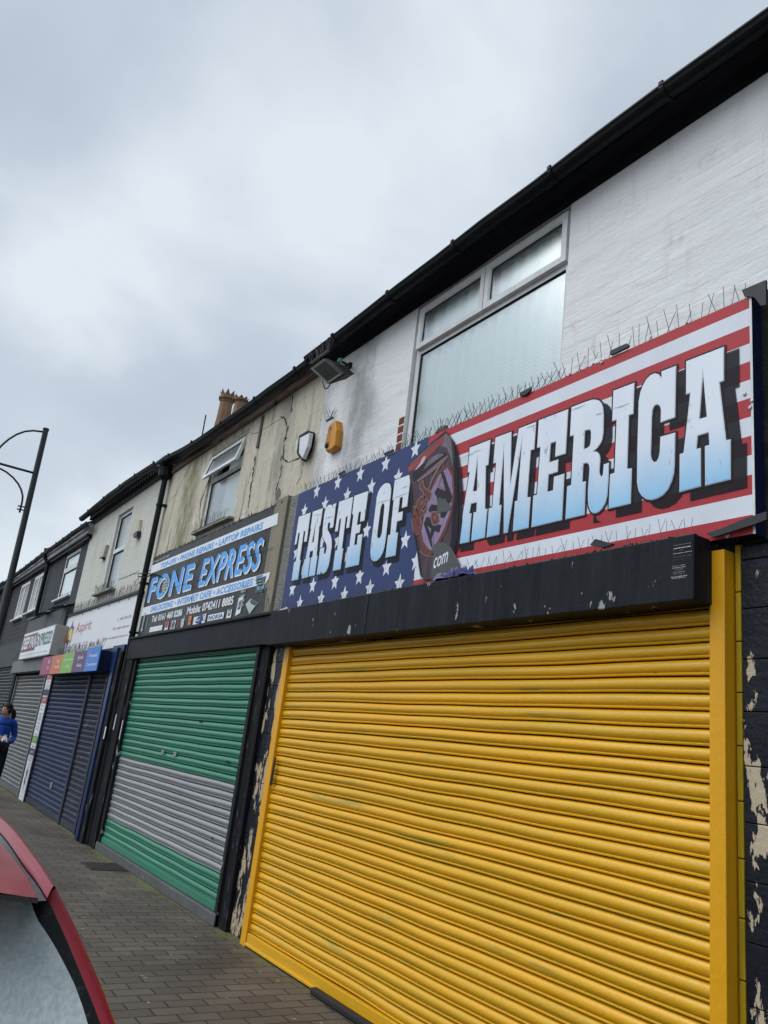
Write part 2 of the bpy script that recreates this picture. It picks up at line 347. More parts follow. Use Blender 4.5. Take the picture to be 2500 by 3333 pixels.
def glass(name='window_glass', tint=(.62, .70, .68), f=.43, rough=.22):
    if name in GLASS: return GLASS[name]
    m = bpy.data.materials.new(name); m.use_nodes = True; t = m.node_tree; t.nodes.clear(); o = N(t, 'ShaderNodeOutputMaterial')
    tr = N(t, 'ShaderNodeBsdfTransparent'); tr.inputs[0].default_value = (.95, .975, .965, 1)
    gl = N(t, 'ShaderNodeBsdfGlossy'); gl.inputs['Roughness'].default_value = rough; gl.inputs[0].default_value = (.9, .95, .95, 1)
    fr = N(t, 'ShaderNodeFresnel'); fr.inputs[0].default_value = 1.5
    ad = N(t, 'ShaderNodeMath', operation='MULTIPLY_ADD'); ad.inputs[1].default_value = 1.6; ad.inputs[2].default_value = f - .2
    t.links.new(fr.outputs[0], ad.inputs[0]); mxs = N(t, 'ShaderNodeMixShader'); t.links.new(ad.outputs[0], mxs.inputs[0])
    n = N(t, 'ShaderNodeTexNoise'); n.inputs['Scale'].default_value = 2.5; g_ = N(t, 'ShaderNodeNewGeometry'); t.links.new(g_.outputs['Position'], n.inputs['Vector'])
    b = N(t, 'ShaderNodeBump'); b.inputs['Strength'].default_value = .04; b.inputs['Distance'].default_value = .05; t.links.new(n.outputs[0], b.inputs['Height']); t.links.new(b.outputs[0], gl.inputs['Normal'])
    t.links.new(tr.outputs[0], mxs.inputs[1]); t.links.new(gl.outputs[0], mxs.inputs[2]); t.links.new(mxs.outputs[0], o.inputs[0])
    GLASS[name] = m; return m
def curtain_mat():
    m = bpy.data.materials.new('net_curtain'); m.use_nodes = True; t = m.node_tree; b = t.nodes['Principled BSDF']; l = t.links.new
    g = N(t, 'ShaderNodeNewGeometry'); sp = N(t, 'ShaderNodeSeparateXYZ'); l(g.outputs['Position'], sp.inputs[0])
    pp = N(t, 'ShaderNodeMath', operation='PINGPONG'); pp.inputs[1].default_value = .022; l(sp.outputs[0], pp.inputs[0])
    ad = N(t, 'ShaderNodeMath', operation='ADD'); l(pp.outputs[0], ad.inputs[0]); l(sp.outputs[2], ad.inputs[1])
    md = N(t, 'ShaderNodeMath', operation='PINGPONG'); md.inputs[1].default_value = .016; l(ad.outputs[0], md.inputs[0])
    r = N(t, 'ShaderNodeMapRange'); r.inputs[2].default_value = .016; l(md.outputs[0], r.inputs[0])
    c = N(t, 'ShaderNodeMixRGB'); l(r.outputs[0], c.inputs[0]); c.inputs[1].default_value = (.76, .82, .79, 1); c.inputs[2].default_value = (.88, .92, .90, 1)
    l(c.outputs[0], b.inputs['Base Color']); b.inputs['Roughness'].default_value = .9; return m
net = curtain_mat()
def curtain(root, x0, x1, z0, z1, y, amp=.015, wl=.14, name='curtain', m=None):
    mb = MB(); n = int((x1 - x0) / .012); xs = [x0 + (x1 - x0) * i / n for i in range(n + 1)]; v = []; f = []
    for k in range(5):
        z = z0 + (z1 - z0) * k / 4
        for x in xs: v.append((x, y + amp * (math.sin(x / wl * 6.28 + 1.5 * math.sin(x * 3.1) + z * .6) + .4 * math.sin(x / wl * 15 + z)), z))
    w = len(xs)
    f = [(k * w + i, k * w + i + 1, (k + 1) * w + i + 1, (k + 1) * w + i) for k in range(4) for i in range(w - 1)]
    mb.add(v, f); return mb.obj(name, m or net, root, smooth=True)
def frame_ring(mb, x0, x1, z0, z1, w, y0, y1, m=None, cham=.008):
    """mitred frame with a chamfered face"""
    o = [(x0, z0), (x1, z0), (x1, z1), (x0, z1)]; i = [(x0 + w, z0 + w), (x1 - w, z0 + w), (x1 - w, z1 - w), (x0 + w, z1 - w)]
    i2 = [(x0 + w - cham, z0 + w - cham), (x1 - w + cham, z0 + w - cham), (x1 - w + cham, z1 - w + cham), (x0 + w - cham, z1 - w + cham)]
    v = [(x, y0, z) for x, z in o] + [(x, y0, z) for x, z in i2] + [(x, y0 + cham, z) for x, z in i] + [(x, y1, z) for x, z in i] + [(x, y1, z) for x, z in o]
    f = []
    for k in range(4):
        n = (k + 1) % 4
        for a, b in ((0, 4), (4, 8), (8, 12), (12, 16), (16, 0)): f.append((a + k, a + n, b + n, b + k))
    mb.add(v, f, m)
def spikes(name, pts, label, group='bird spike strips', hgt=.11, dens=34, r=.0016, lean=.03, loc=None, seg=None, yj=.012):
    """pts: polyline in world; a plastic base with steel wires fanning up"""
    mb = MB(); pv = [Vector(p) for p in pts]
    for a, b in zip(pv[:-1], pv[1:]):
        L_ = (b - a).length; n = max(2, int(L_ * dens))
        mb.box(min(a.x, b.x), max(a.x, b.x), a.y - .012, a.y + .012, min(a.z, b.z) - .004, min(a.z, b.z) + .004) if abs(a.z - b.z) < .01 else mb.tube([a, b], .005, 4)
        for i in range(n):
            p = a.lerp(b, (i + rnd.uniform(0, .6)) / n); q = (i % 3 - 1)
            h = hgt * rnd.uniform(.75, 1.1)
            tip = p + Vector((rnd.gauss(q * lean, lean * .55), q * yj * 2 + rnd.gauss(0, .012), h))
            mb.tube([p, tip], r, 3, cap=False)
    o = mb.obj(name, mat('spike_steel', (.10, .10, .098), .5, metal=.3, col2=(.06, .05, .04), vs=20))
    return tag(o, label, 'bird spikes', group)
def moss_streaks(m, x0, x1, col, amt=.85):
    """green algae running down the wall under a leaking gutter joint (a stain with its own shape)"""
    t = m.node_tree; l = t.links.new; b = t.nodes['Principled BSDF']; src = b.inputs['Base Color'].links[0].from_socket
    g = N(t, 'ShaderNodeNewGeometry'); sp = N(t, 'ShaderNodeSeparateXYZ'); l(g.outputs['Position'], sp.inputs[0])
    a = N(t, 'ShaderNodeMapRange', interpolation_type='SMOOTHSTEP'); a.inputs[1].default_value = x0; a.inputs[2].default_value = (x0 + x1) / 2; l(sp.outputs[0], a.inputs[0])
    c = N(t, 'ShaderNodeMapRange', interpolation_type='SMOOTHSTEP'); c.inputs[1].default_value = x1; c.inputs[2].default_value = (x0 + x1) / 2; l(sp.outputs[0], c.inputs[0])
    mu = N(t, 'ShaderNodeMath', operation='MULTIPLY'); l(a.outputs[0], mu.inputs[0]); l(c.outputs[0], mu.inputs[1])
    mp = N(t, 'ShaderNodeMapping'); mp.inputs['Scale'].default_value = (5, 5, 2.4); l(g.outputs['Position'], mp.inputs[0])
    n = N(t, 'ShaderNodeTexNoise'); n.inputs['Scale'].default_value = 1.3; n.inputs['Detail'].default_value = 8; n.inputs['Roughness'].default_value = .65; l(mp.outputs[0], n.inputs['Vector'])
    m2 = N(t, 'ShaderNodeMath', operation='MULTIPLY'); l(mu.outputs[0], m2.inputs[0]); l(n.outputs[0], m2.inputs[1])
    r = N(t, 'ShaderNodeMapRange'); r.inputs[1].default_value = .27; r.inputs[2].default_value = .56; r.inputs[4].default_value = amt; l(m2.outputs[0], r.inputs[0])
    q = N(t, 'ShaderNodeMixRGB'); l(r.outputs[0], q.inputs[0]); l(src, q.inputs[1]); q.inputs[2].default_value = (*col, 1); l(q.outputs[0], b.inputs['Base Color'])
# ================================================================== WHITE SHOP (nearest)
white_render = mat('white_render', (0.73, 0.735, 0.735), .8, col2=(0.63, 0.64, 0.645), vs=1.6, stretch=(1, 1, 2.2), bump=.85, bs=2.8, bstretch=(.7, 1, 2.2),
                   patch=((0.52, 0.52, 0.51), 4, .60, .14, (1.6, 1, .8)), patch2=((0.30, 0.30, 0.29), 14, .69, .03, (1.4, 1, .9)), streak=[((0.60, 0.60, 0.60), 2.2, .57, .2, (5, 5, .6))], fine=.25)
yellow = mat('yellow_gloss', (0.71, 0.365, 0.010), .30, spec=.45, col2=(0.42, 0.28, 0.010), vs=1.3, stretch=(.28, 1, 11), pos=(.40, .66), bump=.14, bs=26, bstretch=(1, 1, 1.5),
             patch=((0.30, 0.24, 0.03), 2.4, .60, .10, (.35, 1, 6)), patch2=((.16, .12, .03), 20, .715, .02, (.6, 1, 1)), fine=.22, coat=.15)
yrail = mat('yellow_rail_paint', (0.70, 0.335, 0.010), .38, spec=.3, col2=(0.58, 0.29, 0.012), vs=3, stretch=(3, 3, .5), bump=.15, bs=18, patch=((.42, .25, .02), 9, .68, .04, (2, 2, .6)), fine=.15)
olive = mat('olive_overpaint', (0.42, 0.27, 0.012), .45, col2=(0.17, 0.17, 0.015), vs=3, stretch=(6, 3, .8), bump=.4, bs=30, bstretch=(3, 1, .4))
peel = mat('peeling_tile_paint', (0.008, 0.010, 0.014), .35, spec=.15, col2=(0.024, 0.027, 0.035), vs=5, bump=.3, bs=40,
           patch=((0.46, 0.38, 0.27), 3.1, .605, .01, (2.0, 1, .75)), patch2=((0.014, .016, .022), 16, .62, .01, (2, 1, .8)))
peel_low = mat('peeling_tile_paint_worn', (0.008, 0.010, 0.014), .35, spec=.15, col2=(0.03, 0.034, 0.045), vs=5, bump=.3, bs=40,
           patch=((0.42, 0.34, 0.23), 4.2, .53, .006, (2.2, 1, .7)), patch2=((0.016, .02, .03), 16, .60, .01, (2, 1, .8)))
def brick_relief(m, amount=.5):
    """faint painted brick courses: bands along the wall, broken up by noise"""
    t = m.node_tree; l = t.links.new; b = t.nodes['Principled BSDF']; g = N(t, 'ShaderNodeNewGeometry')
    mp = N(t, 'ShaderNodeMapping'); mp.inputs['Rotation'].default_value = (R(-90), 0, 0); l(g.outputs['Position'], mp.inputs[0])
    n = N(t, 'ShaderNodeTexNoise'); n.inputs['Scale'].default_value = 4; n.inputs['Detail'].default_value = 4; l(mp.outputs[0], n.inputs['Vector'])
    mi = N(t, 'ShaderNodeMixRGB'); mi.inputs[0].default_value = .045; l(mp.outputs[0], mi.inputs[1]); l(n.outputs[1], mi.inputs[2])
    br = N(t, 'ShaderNodeTexBrick'); br.inputs['Scale'].default_value = 1; br.inputs['Brick Width'].default_value = .225; br.inputs['Row Height'].default_value = .075; br.inputs['Mortar Size'].default_value = .009; br.inputs['Mortar Smooth'].default_value = 1
    l(mi.outputs[0], br.inputs['Vector']); n2 = N(t, 'ShaderNodeTexNoise'); n2.inputs['Scale'].default_value = 1.8; l(g.outputs['Position'], n2.inputs['Vector'])
    s_ = N(t, 'ShaderNodeMapRange'); s_.inputs[1].default_value = .38; s_.inputs[2].default_value = .62; l(n2.outputs[0], s_.inputs[0])
    mu = N(t, 'ShaderNodeMath', operation='MULTIPLY'); l(br.outputs['Fac'], mu.inputs[0]); l(s_.outputs[0], mu.inputs[1])
    bp = N(t, 'ShaderNodeBump'); bp.invert = True; bp.inputs['Strength'].default_value = amount; bp.inputs['Distance'].default_value = .012; l(mu.outputs[0], bp.inputs['Height'])
    n3 = N(t, 'ShaderNodeTexNoise'); n3.inputs['Scale'].default_value = 70; n3.inputs['Detail'].default_value = 5; l(g.outputs['Position'], n3.inputs['Vector'])
    b2 = N(t, 'ShaderNodeBump'); b2.inputs['Strength'].default_value = .35; b2.inputs['Distance'].default_value = .004; l(n3.outputs[0], b2.inputs['Height']); l(bp.outputs[0], b2.inputs['Normal'])
    if b.inputs['Normal'].links: l(b.inputs['Normal'].links[0].from_socket, bp.inputs['Normal'])
    l(b2.outputs[0], b.inputs['Normal'])
brick_relief(white_render, .15)
WR = white_render
B1 = thing('shop_building', (-4.2, 0, 0), 'white rendered two storey shop with yellow roller shutter and wide upstairs window', 'building', 'terrace of shops along the pavement')
wl, wr = -5.02, -3.275
mb = MB(); wall(mb, -6.55, -1.88, 2.68, 5.28, [(wl, wr, 3.74, 5.16)], y=0, depth=.1, back=.4, m=white_render)
mb.obj('wall', None, B1)
moss_streaks(WR, -6.5, -5.2, (.22, .22, .22), .6); moss_streaks(WR, -7.1, -6.0, (.28, .28, .26), .6)
# window
fw = .045; wy = .035
win = MB(); zt = at((1350, 1127), wy)[1]; zt = 4.74; xm = at((1573, 950), 0)[0]
frame_ring(win, wl + .006, wr - .006, 3.80, 5.15, .052, wy, wy + .06, white_pvc)
win.box(wl + .05, wr - .05, wy + .004, wy + .055, zt - .035, zt + .02, white_pvc)
win.box(xm - .035, xm + .035, wy + .005, wy + .055, zt + .02, 5.1, white_pvc)
w_ = win.obj('window', None, B1)
for i, (a, b) in enumerate(((wl + .03, xm - .004), (xm + .004, wr - .03))):
    sm = MB(); frame_ring(sm, a, b, zt + .004, 5.125, .058, wy - .032, wy + .004, white_pvc, cham=.012); s_ = sm.obj('sash', None, w_)
    sm = MB(); frame_ring(sm, a + .055, b - .055, zt + .06, 5.07, .010, wy - .018, wy + .004, seal); sm.obj('gasket', None, w_)
    p = MB(); p.add([(a + .06, wy - .01, zt + .065), (b - .06, wy - .01, zt + .065), (b - .06, wy - .01, 5.065), (a + .06, wy - .01, 5.065)], [(0, 1, 2, 3)]); p.obj('pane', glass(), w_)
sm = MB(); frame_ring(sm, wl + .056, wr - .056, 3.85, zt - .033, .012, wy + .008, wy + .03, seal); sm.obj('gasket', None, w_)
p = MB(); p.add([(wl + .06, wy + .02, 3.855), (wr - .06, wy + .02, 3.855), (wr - .06, wy + .02, zt - .04), (wl + .06, wy + .02, zt - .04)], [(0, 1, 2, 3)]); p.obj('pane', glass(), w_)
curtain(w_, wl + .04, wr - .04, 3.8, 5.13, wy + .055)
mb = MB(); mb.box(wl - .03, wr + .02, -.035, .03, 3.775, 3.80); mb.obj('window_sill', mat('old_sill', (.45, .44, .41), .8, col2=(.2, .2, .17), vs=9, bump=.5), B1, bevel=.004)
mb = MB()  # exposed brick reveal left of the window
for k in range(5): mb.box(wl - .085, wl - .006, -.003, .05, 3.80 + k * .075, 3.80 + k * .075 + .062)
mb.obj('exposed_brick', mat('old_brick', (.22, .07, .035), .9, col2=(.08, .04, .03), vs=14, bump=.8, bs=60), B1, bevel=.004)
# eaves
mb = MB(); xs = [-6.6 + i * .2 for i in range(25)]
prof = [(0, 5.15), (-.018, 5.152), (-.022, 5.172), (-.04, 5.176), (-.045, 5.192), (-.06, 5.197), (-.066, 5.206), (-.10, 5.218), (-.14, 5.232), (-.15, 5.245), (-.15, 5.29), (0, 5.29)]
mb.extr(prof, xs, None, wob=.012, closed=True)
mb.obj('eaves_board', mat('eaves_black', (.004, .005, .007), .5, spec=.08, col2=(.018, .02, .026), vs=3, stretch=(.5, 3, 3), bump=.5, bs=14, bstretch=(.4, 2, 2), patch=((.33, .34, .36), 16, .725, .02, (1, 1, 1.2))), B1)
gutter(B1, -6.62, -1.2, -.200, 5.33, .056, offs=.55, step=1.0, sag=[(-6.6, 5.20), (-5.9, 5.207), (-4.8, 5.238), (-3.2, 5.256), (-2.5, 5.262), (-1.2, 5.238)])
# roof
slate = mat('slate', (.06, .062, .07), .6, col2=(.09, .09, .09), vs=6, bump=.6, bs=20)
mb = MB(); mb.hexa([(-6.6, -.15, 5.27), (-1.2, -.15, 5.27), (-1.2, 4, 7.6), (-6.6, 4, 7.6), (-6.6, -.15, 5.30), (-1.2, -.15, 5.30), (-1.2, 4, 7.64), (-6.6, 4, 7.64)]); mb.obj('roof', slate, B1)
# shutter
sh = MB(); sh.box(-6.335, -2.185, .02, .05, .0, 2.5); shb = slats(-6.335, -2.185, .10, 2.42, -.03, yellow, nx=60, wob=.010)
rs = shb.obj('roller_shutter', None, B1, label='bright yellow painted roller shutter, closed', smooth=True, auto=40)
x0y, x1y = at((2309, 2600), -.07)[0], at((2362, 2600), -.07)[0]
f_ = MB(); f_.box(x0y, x1y, -.07, .02, .0, 2.60); f_.obj('guide_rail', yrail, rs, bevel=.003)
f_ = MB(); f_.box(-6.43, -6.335, -.07, .02, .0, 2.36); f_.obj('guide_rail', yrail, rs, bevel=.003)
f_ = MB(); f_.box(-6.33, x0y - .003, -.062, -.012, .028, .098); f_.box(-6.33, x0y - .003, -.075, -.012, .012, .03); f_.obj('bottom_bar', yellow, rs, bevel=.003)
f_ = MB(); f_.box(-5.15, -2.1, -.125, -.072, .002, .045); f_.obj('threshold_strip', mat('rubber', (.03, .028, .026), .7, bump=.2), B1, bevel=.012)
# shutter box
hd = MB(); hd.box(-6.57, -4.905, -.196, -.004, 2.352, 2.652); hd.box(-4.900, -2.176, -.196, -.004, 2.352, 2.652)
hood = hd.obj('shutter_box', black_paint, B1, label='black painted steel shutter housing with flaking paint', bevel=.006)
hd = MB(); wht = mat('decal_white', (.75, .76, .77), .6, col2=(.6, .6, .6), vs=40)
k_ = .07692
def st(bx, by, tx, ty, s, **k):
    text_px(hd, s, (2170 + bx * k_, 1730 + by * k_), (2170 + tx * k_, 1730 + ty * k_), -.1985, wht, **k)
st(285, 610, 1045, 470, 'ALLTITE', bold=.09); st(300, 722, 1025, 628, 'ROLLER SHUTTERS', bold=.06); st(540, 805, 750, 760, '24Hr'); st(275, 945, 1065, 835, 'EMERGENCY SERVICE', bold=.03)
st(295, 1100, 1040, 985, '07774 966 635', bold=.05); st(300, 1225, 1020, 1110, '0161 681 6775', bold=.05)
st(230, 1480, 800, 1405, 'ULTRA - SEAL', bold=.07); st(240, 1545, 800, 1490, 'ROLLER SHUTTERS', bold=.01); st(355, 1595, 680, 1560, '& REPAIRS'); st(350, 1660, 680, 1625, 'Shopfronts &')
st(275, 1735, 765, 1690, 'Glass Replacement'); st(265, 1815, 775, 1755, '24 Hour Call Out'); st(175, 1930, 860, 1860, '07779 988 773', bold=.045); st(220, 1985, 805, 1945, 'www.shutters.co.uk')
hd.obj('stencil_lettering', None, hood)
# lower wall: side pilasters of old tiles
def tiles(root, x0, x1, z0, z1, tw, th, y, m, zoff=0.0, name='tiled_pilaster', mlow=None):
    mb = MB(); z = z0 - zoff
    while z < z1:
        x = x0
        while x < x1 - .01:
            a, b, c, d = x + .002, min(x + tw, x1) - .002, max(z, z0) + .002, min(z + th, z1) - .002
            if d > c + .01: mb.box(a, b, y - .008 + rnd.uniform(-.001, .001), y + .02, c, d, (mlow if (mlow and z < 1.75) else m))
            x += tw
        z += th
    mb.box(x0, x1, y, y + .3, z0, z1, black_wood)
    return mb.obj(name, None, root, bevel=.003)
tiles(B1, -2.074, -1.60, 0, 2.62, .135, .218, 0.0, peel, mlow=peel, zoff=.06)
mb = MB()
z = 0.02
while z < 2.55: mb.box(-2.105, -2.078, -.006, .05, z, z + .214); z += .218
mb.obj('edge_tiles', olive, B1, bevel=.004)
tiles(B1, -6.78, -6.435, 0, 2.60, .115, .208, -.002, peel_low, mlow=peel_low, zoff=.05)
mb = MB(); mb.box(-6.55, -1.6, .06, .35, 0, 2.6); mb.obj('backing_wall', room_dark, B1)
mb = MB(); mb.box(-1.877, -1.60, .004, .3, 2.64, 5.2); mb.box(-2.12, -1.60, -.012, .003, 2.63, 3.86); mb.obj('side_wall', mat('sooty_black_brick', (.012, .013, .015), .85, col2=(.05, .045, .03), vs=9, bump=1, bs=25, patch=((.2, .18, .12), 12, .7, .03, (1, 1, 1))), B1)

# ------------------------------------------------------------------ TASTE OF AMERICA sign
SY = -.085; SX0, SX1, SZ0, SZ1 = at((974, 1602), SY)[0], at((2453, 1300), SY)[0], 2.640, 3.812
white_print = mat('print_white', (.66, .70, .76), .35, col2=(.54, .57, .62), vs=3, fine=.18, patch=((.30, .31, .33), 26, .70, .03, (1, 1, .5)))
red_print = mat('print_red', (.40, .036, .044), .4, col2=(.33, .04, .05), vs=3, fine=.15, patch=((.2, .03, .035), 24, .70, .03, (1, 1, .5)))
blue_print = mat('print_blue', (.034, .052, .150), .45, col2=(.026, .038, .105), vs=2, stretch=(1, 1, .4), fine=.12)
ink = mat('print_outline', (.012, .012, .018), .4)
def shadow_mat():
    m = bpy.data.materials.new('printed_shade'); m.use_nodes = True; t = m.node_tree; b = t.nodes['Principled BSDF']
    b.inputs['Base Color'].default_value = (.014, .014, .019, 1); b.inputs['Specular IOR Level'].default_value = .1; b.inputs['Alpha'].default_value = .86; b.inputs['Roughness'].default_value = .4; return m
shade = shadow_mat()
shade_soft = shadow_mat(); shade_soft.name = 'printed_shade_soft'; shade_soft.node_tree.nodes['Principled BSDF'].inputs['Alpha'].default_value = .5
def grad_mat():
    m = bpy.data.materials.new('letter_white_to_blue'); m.use_nodes = True; t = m.node_tree; b = t.nodes['Principled BSDF']; l = t.links.new
    g = N(t, 'ShaderNodeNewGeometry'); sp = N(t, 'ShaderNodeSeparateXYZ'); l(g.outputs['Position'], sp.inputs[0])
    r = N(t, 'ShaderNodeMapRange'); r.inputs[1].default_value = 3.22; r.inputs[2].default_value = 2.86; l(sp.outputs[2], r.inputs[0])
    c = N(t, 'ShaderNodeMixRGB'); c.inputs[1].default_value = (.66, .71, .78, 1); c.inputs[2].default_value = (.17, .47, .74, 1); l(r.outputs[0], c.inputs[0])
    n = N(t, 'ShaderNodeTexNoise'); n.inputs['Scale'].default_value = 26; n.inputs['Detail'].default_value = 7; mp = N(t, 'ShaderNodeMapping'); mp.inputs['Scale'].default_value = (1, 1, .45)
    l(g.outputs['Position'], mp.inputs[0]); l(mp.outputs[0], n.inputs['Vector']); s2 = N(t, 'ShaderNodeMapRange'); s2.inputs[1].default_value = .66; s2.inputs[2].default_value = .70; s2.inputs[4].default_value = .7; l(n.outputs[0], s2.inputs[0])
    c2 = N(t, 'ShaderNodeMixRGB'); l(s2.outputs[0], c2.inputs[0]); l(c.outputs[0], c2.inputs[1]); c2.inputs[2].default_value = (.26, .30, .34, 1)
    n3 = N(t, 'ShaderNodeTexNoise'); n3.inputs['Scale'].default_value = 5; n3.inputs['Detail'].default_value = 6; l(mp.outputs[0], n3.inputs['Vector'])
    ov = N(t, 'ShaderNodeMixRGB', blend_type='OVERLAY'); ov.inputs[0].default_value = .25; l(c2.outputs[0], ov.inputs[1]); l(n3.outputs[0], ov.inputs[2])
    l(ov.outputs[0], b.inputs['Base Color']); b.inputs['Roughness'].default_value = .35; return m
lettm = grad_mat()
SG = thing('shop_sign', ((SX0 + SX1) / 2, 0, SZ0), 'long red, white and blue flag sign board with big letters reading TASTE OF AMERICA', 'sign')
mb = MB(); mb.box(SX0, SX1, SY, -.003, SZ0, SZ1, mat('sign_navy_side', (.010, .016, .06), .5, bump=.1, patch=((.3, .3, .32), 14, .7, .02, (1, 1, 1))))
panel = mb.obj('sign_box', None, SG, bevel=.002)
XB = at((1399, 1416), SY)[0]
mb = MB(); y1_ = SY - .0015
ys_ = [275, 440, 600, 760, 930, 1100, 1250, 1435, 1605, 1785, 1965, 2140]
zs_ = [SZ1 - .002] + [at((2350 + .3614 * (272 + (y - 175) * .015), 900 + .3614 * y), SY)[1] for y in ys_] + [SZ0 + .002]
zs_ = [zs_[0]] + [zs_[1] + (zs_[-2] - zs_[1]) * k / 11 for k in range(12)] + [zs_[-1]]
for k in range(13):
    mb.add([(XB, y1_, zs_[k + 1]), (SX1 - .003, y1_, zs_[k + 1]), (SX1 - .003, y1_, zs_[k]), (XB, y1_, zs_[k])], [(0, 1, 2, 3)], red_print if k % 2 == 0 else white_print)
mb.add([(SX0 + .003, y1_, SZ0 + .002), (XB, y1_, SZ0 + .002), (XB, y1_, SZ1 - .002), (SX0 + .003, y1_, SZ1 - .002)], [(0, 1, 2, 3)], blue_print)
mb.add([(SX1 - .012, y1_ - .001, SZ0), (SX1, y1_ - .001, SZ0), (SX1, y1_ - .001, SZ1), (SX1 - .012, y1_ - .001, SZ1)], [(0, 1, 2, 3)], white_pvc)
mb.obj('flag_print', None, panel)
sr = .070; done_ = []
def star(cx, cz, r, rot=0.0):
    return [(cx + (r if k % 2 == 0 else r * .47) * math.sin(math.pi * k / 5 + rot) * .95, cz + (r * 1.12 if k % 2 == 0 else r * .50) * math.cos(math.pi * k / 5 + rot)) for k in range(10)]
q4 = (940, 1540, .17178); q5 = (1180, 1500, .16275)
stars = [(935, 180, q4), (535, 345, q4), (300, 720, q4), (690, 590, q4), (1110, 420, q4), (1360, 20, q4), (1570, 260, q4), (150, 1510, q4), (620, 1330, q4), (935, 1280, q4),
         (1480, 1090, q4), (270, 1840, q4), (460, 2130, q4), (880, 2060, q4), (1345, 1960, q4), (75, 2200, q4), (1110, 1560, q4), (470, 60, q5), (185, 510, q5), (715, 330, q5), (860, 1590, q5), (490, 2130, q5), (590, 1200, q5), (1080, 2010, q5)]
for x, y, (ox, oy, s) in stars:
    cx, cz = at((ox + x * s, oy + y * s), SY)
    if all(math.hypot(cx - a, cz - b) > .13 for a, b in done_): done_.append((cx, cz)); mb = MB(); decal(mb, [star(cx, cz, sr)], SY - .003, white_print); mb.obj('printed_star', None, panel)
for px, py in ((1075, 385), (850, 485), (180, 1575), (345, 1540), (525, 1510), (720, 1460), (950, 1425), (1085, 1260)):
    cx, cz = at((900 + px * .4219, 1300 + py * .4219), SY)
    if all(math.hypot(cx - a, cz - b) > .13 for a, b in done_): done_.append((cx, cz)); mb = MB(); decal(mb, [star(cx, cz, sr)], SY - .003, white_print); mb.obj('printed_star', None, panel)
T1 = (1480, 1320, .21708); T2 = (1720, 1260, .19894); T3 = (1960, 1100, .27728)
